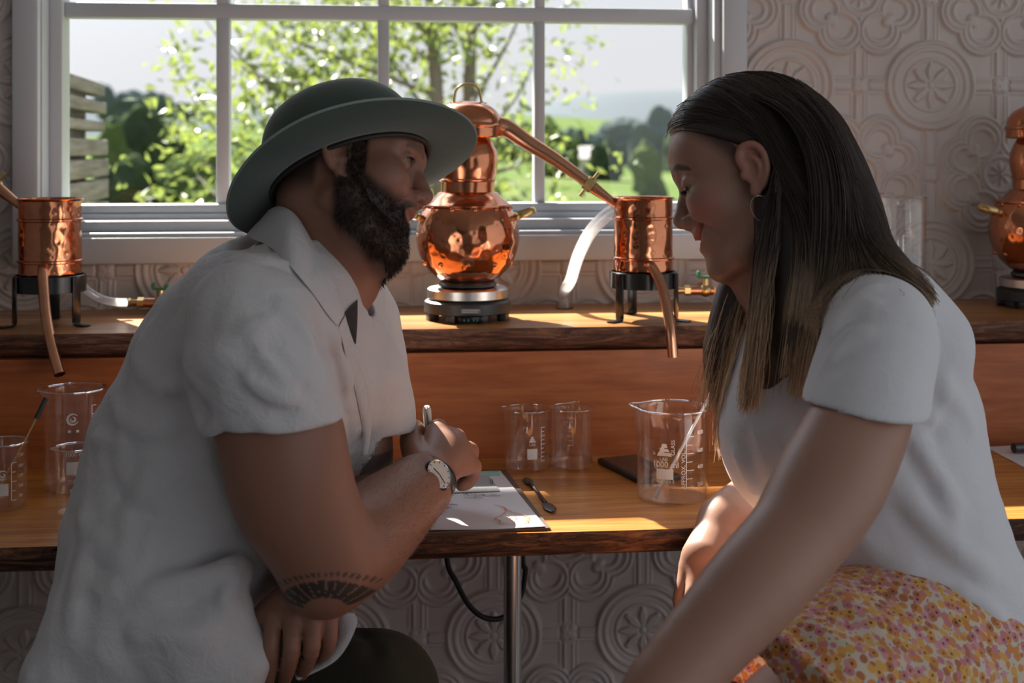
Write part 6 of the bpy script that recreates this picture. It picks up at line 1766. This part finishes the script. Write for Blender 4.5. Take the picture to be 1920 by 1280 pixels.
bad = ((np.abs(lw[..., 0] + .005) < .0200) & (lw[..., 2] > -.030) & (lw[..., 2] < .033) & (lw[..., 1] > .066)).any(1)
S1 = S1[~bad]
for (S_, nm) in ((S1, 'hair_strands'), (S2, 'hair_strands')):
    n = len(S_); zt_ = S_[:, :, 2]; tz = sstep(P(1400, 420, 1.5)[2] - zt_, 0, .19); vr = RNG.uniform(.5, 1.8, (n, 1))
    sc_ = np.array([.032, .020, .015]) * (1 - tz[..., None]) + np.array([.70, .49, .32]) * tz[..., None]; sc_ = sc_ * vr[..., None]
    strands_obj(nm, S_, RNG.uniform(.00032, .00075, n), HAIRM, hcap, WO, sc_, .45)
# earring
er = W.at(.001, .0790, -.0285); ero = MB().tube([er - WO + W.U * (-.016 + .016 * math.cos(q)) + nrm(W.F + W.S * .3) * .0125 * math.sin(q) for q in np.linspace(0, 2 * PI, 40, endpoint=False)], .0005, 6, closed=True).build('earring', mat('silver', (0.75, 0.73, 0.70), 0.2, 1.0), woman)
sb = er - WO - W.U * .0325; st_ = MB()
for q in range(5): st_.tube([sb, sb + (W.F * math.cos(q * 1.2566) + W.U * math.sin(q * 1.2566)) * .0052], [.0016, .0003], 6)
st_.build('charm', mat('silver', (0.75, 0.73, 0.70), 0.2, 1.0), ero)
tick('hair')
# ---------------------------------------------------------------- stools
def make_stool(c, zs, label):
    t = thing('bar_stool', V(c[0], c[1], 0), label, 'stool')
    MB().lathe([(0, zs - .045), (.15, zs - .045), (.168, zs - .035), (.172, zs - .018), (.16, zs - .003), (.10, zs), (0, zs)], 40).build('seat', wood('stool_seat', [(0.3, (.10, .05, .025)), (.7, (.22, .12, .06))], (3, 12, 12), 1.0), t)
    for k in range(4):
        q = PI / 4 + k * PI / 2; MB().tube([(.11 * math.cos(q), .11 * math.sin(q), zs - .046), (.19 * math.cos(q), .19 * math.sin(q), .0)], .012, 12).build('leg', DSTEEL, t)
    rr = .11 + .08 * (zs - .05 - .18) / (zs - .05)
    MB().tube([(rr * math.cos(q), rr * math.sin(q), .18) for q in np.linspace(0, 2 * PI, 48, endpoint=False)], .009, 10, closed=True).build('foot_ring', DSTEEL, t)
pm = P(285, 1400, 1.60); make_stool(pm, .551, 'round wooden bar stool the man sits on')
pw_ = P(1765, 1340, 1.55); make_stool(pw_, .626, 'round wooden bar stool the woman sits on')
# ================================================================== OUTSIDE
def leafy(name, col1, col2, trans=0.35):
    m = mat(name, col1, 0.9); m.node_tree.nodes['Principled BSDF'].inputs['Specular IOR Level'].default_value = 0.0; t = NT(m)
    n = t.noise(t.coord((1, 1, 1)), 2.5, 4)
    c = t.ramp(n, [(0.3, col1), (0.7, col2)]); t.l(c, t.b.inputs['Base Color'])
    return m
GRASS = mat('meadow_grass', (0.3, 0.45, 0.1), 0.9); _t = NT(GRASS); _t.b.inputs['Specular IOR Level'].default_value = 0.0
_n = _t.noise(_t.coord((0.05, 0.12, 1)), 1.0, 5, 0.6)
_t.l(_t.ramp(_n, [(0.3, (0.070, 0.118, 0.030)), (0.5, (0.095, 0.140, 0.045)), (0.7, (0.14, 0.155, 0.08))]), _t.b.inputs['Base Color'])
def ground_z(d): # terrain height with distance from the house
    return np.interp(d, [0.3, 8, 30, 60, 140, 320, 700], [-0.25, -0.4, -0.7, -1.2, 0.2, 4.0, 14.0])
xs = np.concatenate([np.linspace(-420, -40, 24), np.linspace(-36, 36, 40), np.linspace(40, 420, 24)])
ds = np.concatenate([np.linspace(0.3, 30, 20), np.linspace(34, 160, 30), np.linspace(170, 700, 20)])
gv = []; gf = []
for i, d in enumerate(ds):
    for j, x in enumerate(xs):
        gv.append((x, d, ground_z(d) + (0.25 * math.sin(x * .05 + d * .03) * min(1, d / 60)) + .012 * d * math.sin(x * .012 + 1) * (d > 60)))
nx_ = len(xs)
for i in range(len(ds) - 1):
    for j in range(nx_ - 1):
        a = i * nx_ + j; gf.append((a, a + 1, a + nx_ + 1, a + nx_))
g = MB().add(gv, gf).build('meadow', GRASS)
g['kind'] = 'structure'; g['label'] = 'sunlit green meadow outside the window'; g['category'] = 'ground'

def blob_mesh(name, r, seed, rough=0.5, sub=4, flat=0.8):
    bm = bmesh.new(); bmesh.ops.create_icosphere(bm, subdivisions=sub, radius=1)
    rg = np.random.default_rng(seed); K = rg.normal(size=(14, 3)) * np.array([2, 2, 2]) ; ph = rg.uniform(0, 6.28, 14)
    K[7:] *= 4.0
    for v in bm.verts:
        p = np.array(v.co); s_ = np.sin(K[:7] @ p + ph[:7]).mean() * rough * 1.6 + np.sin(K[7:] @ p + ph[7:]).mean() * rough * 0.9
        q = p * (1 + s_); v.co = Vector((q[0] * r[0], q[1] * r[1], q[2] * r[2]))
    me = bpy.data.meshes.new(name); bm.to_mesh(me); bm.free()
    me.polygons.foreach_set('use_smooth', [True] * len(me.polygons)); return me
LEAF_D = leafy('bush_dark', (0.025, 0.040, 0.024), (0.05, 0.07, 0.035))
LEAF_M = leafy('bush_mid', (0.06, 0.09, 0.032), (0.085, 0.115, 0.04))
LEAF_B = leafy('trees_far_hazed', (0.070, 0.095, 0.095), (0.095, 0.12, 0.11))  # blue-grey base colour paints distance haze onto the far trees
LEAF_H = leafy('hill_forest_hazed', (0.105, 0.128, 0.148), (0.135, 0.152, 0.165))  # pale bluish base colour stands in for haze over the hills
def bush(px, py0, py1, wpx, D, m, label, cat, seed, grp):
    """crown between pixel rows py0..py1 and wpx wide, standing D metres away; trunk down to the ground"""
    top, bot = P(px, py0, D), P(px, py1, D)
    if D < 150: bot = V(bot[0], bot[1], min(bot[2], float(ground_z(D)) - .1))
    rz_ = (top[2] - bot[2]) / 2; rx = wpx / 2 / FPX * D
    gz = float(ground_z(D)); base = V(top[0], top[1], min(gz, bot[2]))
    t = thing('bush' if cat == 'bush' else 'tree', base, label, cat, grp)
    o = link('crown', blob_mesh('crown', (rx, rx * .8, rz_), seed), m, t); o.location = (0, 0, (top[2] + bot[2]) / 2 - base[2])
    MB().tube([(0, 0, 0), (0, 0, (top[2] + bot[2]) / 2 - base[2])], [rx * .07, rx * .05], 8).build('trunk', mat('trunk_bark', (0.12, 0.085, 0.06), 0.9), t)
sd_ = 20
for (px, y0, y1, wp, D, m, lab, cat, grp) in (
    (215, 238, 312, 70, 46, LEAF_M, 'pale green bush beside the timber fence outside', 'bush', 'bushes in the meadow'),
    (258, 228, 306, 95, 48, LEAF_D, 'dark rounded bush left of centre in the meadow', 'bush', 'bushes in the meadow'),
    (310, 240, 312, 80, 50, LEAF_D, 'dark bush touching the left side of the leafy tree', 'bush', 'bushes in the meadow'),
    (225, 293, 322, 110, 40, LEAF_D, 'low dark hedge clump at the meadow edge', 'bush', 'bushes in the meadow'),
    (360, 288, 318, 120, 42, LEAF_M, 'low bright hedge clump behind the leafy tree', 'bush', 'bushes in the meadow'),
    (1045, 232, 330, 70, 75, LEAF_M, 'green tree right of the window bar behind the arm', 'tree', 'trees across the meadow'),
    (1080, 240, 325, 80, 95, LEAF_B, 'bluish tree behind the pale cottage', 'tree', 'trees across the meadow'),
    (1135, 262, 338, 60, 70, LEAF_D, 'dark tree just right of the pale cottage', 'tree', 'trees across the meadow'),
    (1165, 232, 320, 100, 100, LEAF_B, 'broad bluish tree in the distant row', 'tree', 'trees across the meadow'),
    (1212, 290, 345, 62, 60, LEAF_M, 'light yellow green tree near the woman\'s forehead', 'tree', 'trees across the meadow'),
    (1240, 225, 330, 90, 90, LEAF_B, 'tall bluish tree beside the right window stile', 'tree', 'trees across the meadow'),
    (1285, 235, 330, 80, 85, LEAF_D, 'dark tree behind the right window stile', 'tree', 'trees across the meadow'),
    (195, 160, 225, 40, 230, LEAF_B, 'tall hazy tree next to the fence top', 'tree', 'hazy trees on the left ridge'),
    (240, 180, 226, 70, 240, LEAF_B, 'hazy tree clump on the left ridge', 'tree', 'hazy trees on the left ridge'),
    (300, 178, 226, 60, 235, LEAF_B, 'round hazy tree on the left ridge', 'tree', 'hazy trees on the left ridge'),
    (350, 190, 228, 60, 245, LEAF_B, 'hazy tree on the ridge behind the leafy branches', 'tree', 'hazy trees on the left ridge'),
    (900, 225, 300, 120, 110, LEAF_B, 'distant tree clump behind the copper still', 'tree', 'trees across the meadow'),
    (970, 235, 300, 100, 105, LEAF_M, 'distant tree clump right of the still column', 'tree', 'trees across the meadow')):
    sd_ += 1; bush(px, y0, y1, wp, D, m, lab, cat, sd_, grp)
# hills
def hill(pts, D, depth, label, m, gl=None):
    xs_ = np.linspace(pts[0][0], pts[-1][0], 60); ys_ = np.interp(xs_, [p[0] for p in pts], [p[1] for p in pts])
    ys_ = np.convolve(np.pad(ys_, 4, 'edge'), np.ones(9) / 9, 'valid')
    v = []; f = []; M_ = 8
    for i, (x, y) in enumerate(zip(xs_, ys_)):
        t = P(x, y, D); b = P(x, 300, D * .75)
        for k in range(M_ + 1):
            u = k / M_; p = b * (1 - u) + t * u; p[2] = b[2] + (t[2] - b[2]) * math.sin(u * PI / 2) ** 1.2 + 0.012 * D * math.sin(i * .7 + k * 1.3) * u * (1 - u)
            v.append(p)
        q = P(x, y, D) + V(0, depth, 0); q[2] = b[2]; v.append(q)
    W_ = M_ + 2
    for i in range(len(xs_) - 1):
        for k in range(W_ - 1): f.append((i * W_ + k, (i + 1) * W_ + k, (i + 1) * W_ + k + 1, i * W_ + k + 1))
    o = MB().add(v, f).build('hill', m); o['kind'] = 'structure'; o['label'] = label; o['category'] = 'hill'
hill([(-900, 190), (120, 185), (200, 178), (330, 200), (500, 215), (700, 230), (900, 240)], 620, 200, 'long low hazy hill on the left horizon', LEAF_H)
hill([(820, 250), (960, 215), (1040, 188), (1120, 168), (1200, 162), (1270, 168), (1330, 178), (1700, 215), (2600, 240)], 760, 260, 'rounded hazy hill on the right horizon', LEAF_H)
# pale cottage across the meadow
hb = P(1098, 325, 80); cg = thing('cottage', V(hb[0], hb[1], hb[2] - .5), 'small pale cottage among the far trees', 'building')
MB().box(-1.1, 1.1, -1.2, 1.2, 0, 1.5).build('walls', mat('cottage_wall', (0.72, 0.66, 0.58), 0.8), cg, smooth=False)
MB().add([(-1.3, -1.4, 1.45), (1.3, -1.4, 1.45), (1.3, 1.4, 1.45), (-1.3, 1.4, 1.45), (-1.3, 0, 2.2), (1.3, 0, 2.2)], [(0, 1, 5, 4), (2, 3, 4, 5), (0, 4, 3), (1, 2, 5), (0, 3, 2, 1)]).build('roof', mat('cottage_roof', (0.55, 0.52, 0.50), 0.7), cg, smooth=False)
MB().box(-.3, .2, -1.23, -1.19, .4, 1.1).build('window', mat('cottage_pane', (0.1, 0.12, 0.14), 0.2), cg, smooth=False)
# stacked timber fence just outside on the left
FW = mat('weathered_timber', (0.30, 0.27, 0.24), 0.85); _t = NT(FW)
_n = _t.noise(_t.coord((2, 2, 30)), 2.0, 5, 0.65)
_t.l(_t.ramp(_n, [(0.3, (0.10, 0.085, 0.07)), (0.55, (0.20, 0.18, 0.16)), (0.75, (0.28, 0.26, 0.24))]), _t.b.inputs['Base Color'])
_t.l(_t.bump(_n, 0.5, 0.004), _t.b.inputs['Normal'])
DA, DB = 3.0, 3.75
f0 = P(60, 250, DA - .15); f1 = P(184, 250, DB); fd = nrm(V(f1[0] - f0[0], f1[1] - f0[1], 0)); fl_ = np.linalg.norm((f1 - f0)[:2])
fo = thing('timber_fence', V(f0[0], f0[1], -0.35), 'weathered stacked timber fence outside the left pane', 'fence')
fo.rotation_euler = (0, 0, math.atan2(fd[1], fd[0]))
spans = [(158, 181, 0.0), (192, 213, 0.03), (229, 247, 0.0), (262, 291, 0.06), (298, 330, 0.07), (336, 372, 0.07), (380, 415, 0.07), (424, 460, .05)]
for i, (ya, yb, ext) in enumerate(spans):
    za, zb_ = P(184, ya, DB)[2] + .35, P(184, yb, DB)[2] + .35
    MB().box(-0.1, fl_ + ext, -0.02, 0.025, zb_, za, 0.004).build('plank', FW, fo)
for i, (ya, yb, ext) in enumerate(spans[:-1]):
    za, zb_ = P(184, spans[i][1], DB)[2] + .35, P(184, spans[i + 1][0], DB)[2] + .35
    MB().box(-0.1, fl_ - .10, 0.03, 0.07, zb_ - .01, za + .01, 0.003).build('plank', FW, fo)
MB().box(fl_ - .07, fl_ - .02, 0.03, 0.09, 0.0, P(184, 160, DB)[2] + .35, 0.004).build('post', FW, fo)
# birch-like leafy tree near the window
LEAFT = bpy.data.materials.new('tree_leaf'); LEAFT.use_nodes = True
_nt = LEAFT.node_tree; _nt.nodes.clear()
_o = _nt.nodes.new('ShaderNodeOutputMaterial'); _a = _nt.nodes.new('ShaderNodeAddShader'); _d = _nt.nodes.new('ShaderNodeBsdfPrincipled'); _l = _nt.nodes.new('ShaderNodeBsdfTranslucent')
_oi = _nt.nodes.new('ShaderNodeTexNoise'); _tc = _nt.nodes.new('ShaderNodeTexCoord'); _oi.inputs['Scale'].default_value = 9.0
_r = _nt.nodes.new('ShaderNodeValToRGB'); _r.color_ramp.elements[0].color = (0.03, 0.055, 0.015, 1); _r.color_ramp.elements[1].color = (0.085, 0.115, 0.03, 1)
_r.color_ramp.elements[0].position = .35; _r.color_ramp.elements[1].position = .65
_d.inputs['Roughness'].default_value = 0.3
_nt.links.new(_tc.outputs['Object'], _oi.inputs['Vector']); _nt.links.new(_oi.outputs['Fac'], _r.inputs[0])
_nt.links.new(_r.outputs[0], _d.inputs['Base Color'])
_l.inputs[0].default_value = (0.13, 0.16, 0.035, 1)
_nt.links.new(_d.outputs[0], _a.inputs[0]); _nt.links.new(_l.outputs[0], _a.inputs[1]); _nt.links.new(_a.outputs[0], _o.inputs[0])
TBARK = mat('tree_bark', (0.17, 0.14, 0.12), 0.9)
TD = 7.5
tb = P(840, 520, TD); tree = thing('leafy_tree', V(tb[0], tb[1], -0.4), 'slender leafy tree with twin trunks close outside the window', 'tree')
tO = V(tb[0], tb[1], -0.4)
def wp(px, py, D): return P(px, py, D) - tO
trunks = [[wp(835, 640, 7.5), wp(825, 380, 7.5), wp(818, 160, 7.5), wp(808, 20, 7.5), wp(800, -250, 7.5)], [wp(850, 640, 7.6), wp(872, 380, 7.7), wp(880, 160, 7.7), wp(884, 10, 7.7), wp(890, -250, 7.7)]]
for p in trunks: MB().tube(spline(p, 6), np.linspace(0.05, 0.028, 25), 10).build('trunk', TBARK, tree)
limbs = [[(818, 250), (760, 150), (690, 60), (640, -40)], [(820, 300), (700, 230), (560, 190), (450, 120), (380, 30)], [(822, 330), (680, 300), (540, 290), (420, 260), (330, 130)], [(824, 350), (680, 350), (520, 340), (420, 330), (330, 250)],
         [(880, 200), (930, 120), (970, 40), (990, -40)], [(878, 280), (930, 230), (970, 180), (1000, 120)], [(815, 120), (700, 40), (600, -30), (520, -80)], [(818, 180), (640, 110), (520, 60), (440, -20)], [(820, 220), (600, 160), (500, 150), (410, 60)],
         [(876, 330), (940, 320), (985, 300), (1010, 280)], [(835, 400), (700, 390), (560, 400), (430, 380), (370, 330)], [(882, 100), (850, 40), (860, -60)], [(884, 60), (930, 10), (960, -60)], [(812, 80), (770, 20), (750, -60)], [(830, 380), (760, 420), (660, 440), (560, 450)], [(880, 300), (930, 370), (980, 400)]]
rl_ = np.random.default_rng(5); LP = []; LN = []
for li, L_ in enumerate(limbs):
    pts = [wp(x, y, TD + rl_.uniform(-.5, .5) * (k > 0)) for k, (x, y) in enumerate(L_)]
    sp_ = spline(pts, 8); MB().tube(sp_, np.linspace(0.016, 0.004, len(sp_)), 6).build('branch', TBARK, tree)
    right = L_[-1][0] > 840
    for q in range(24 if right else 40):      # twigs with leaf clusters
        k = int(rl_.uniform(.25, 1) * (len(sp_) - 1)); b_ = sp_[k]
        tw = b_ + rl_.normal(size=3) * V(.22, .22, .20) - V(0, 0, .05)
        n_ = rl_.integers(5, 11) if right else rl_.integers(7, 14)
        for _ in range(n_):
            LP.append(tw + rl_.normal(size=3) * .075); LN.append(nrm(rl_.normal(size=3) + V(0, 0, .6)))
# unseen bough added to the tree above the frame to shade the counter
bg_ = spline([V(.34, 5.06, 2.6) - tO, V(.0, 4.95, 4.4) - tO, V(-1.0, 4.62, 6.0) - tO, V(-1.9, 4.5, 6.18) - tO, V(-2.9, 4.5, 6.182) - tO, V(-3.9, 4.5, 6.182) - tO, V(-4.6, 4.5, 6.36) - tO], 8)
MB().tube(bg_, np.interp(np.linspace(0, 1, len(bg_)), [0, .3, .85, 1], [.06, .056, .054, .02]), 12).build('branch', TBARK, tree)
for q in range(160):
    t_u = rl_.uniform(0, 1); LP.append(V(-4.0 - .9 * t_u, 4.5 + rl_.normal() * .2, 6.5 + rl_.normal() * .15) - tO); LN.append(nrm(rl_.normal(size=3)))
LP = np.array(LP); LN = np.array(LN); n = len(LP)
tdir = np.cross(LN, rl_.normal(size=(n, 3))); tdir /= np.linalg.norm(tdir, axis=1, keepdims=True); bdir = np.cross(LN, tdir)
ln_ = rl_.uniform(.028, .052, n)[:, None]; wd_ = ln_ * .42
v = np.stack([LP - tdir * ln_, LP + bdir * wd_ - tdir * ln_ * .1 + LN * .006, LP + tdir * ln_, LP - bdir * wd_ - tdir * ln_ * .1 + LN * .006], 1).reshape(-1, 3)
me = bpy.data.meshes.new('foliage'); i4 = np.arange(n) * 4
me.from_pydata(v.tolist(), [], np.concatenate([np.stack([i4, i4 + 1, i4 + 2], -1), np.stack([i4, i4 + 2, i4 + 3], -1)]).tolist())
fo_ = link('foliage', me, LEAFT, tree); fo_['kind'] = 'stuff'
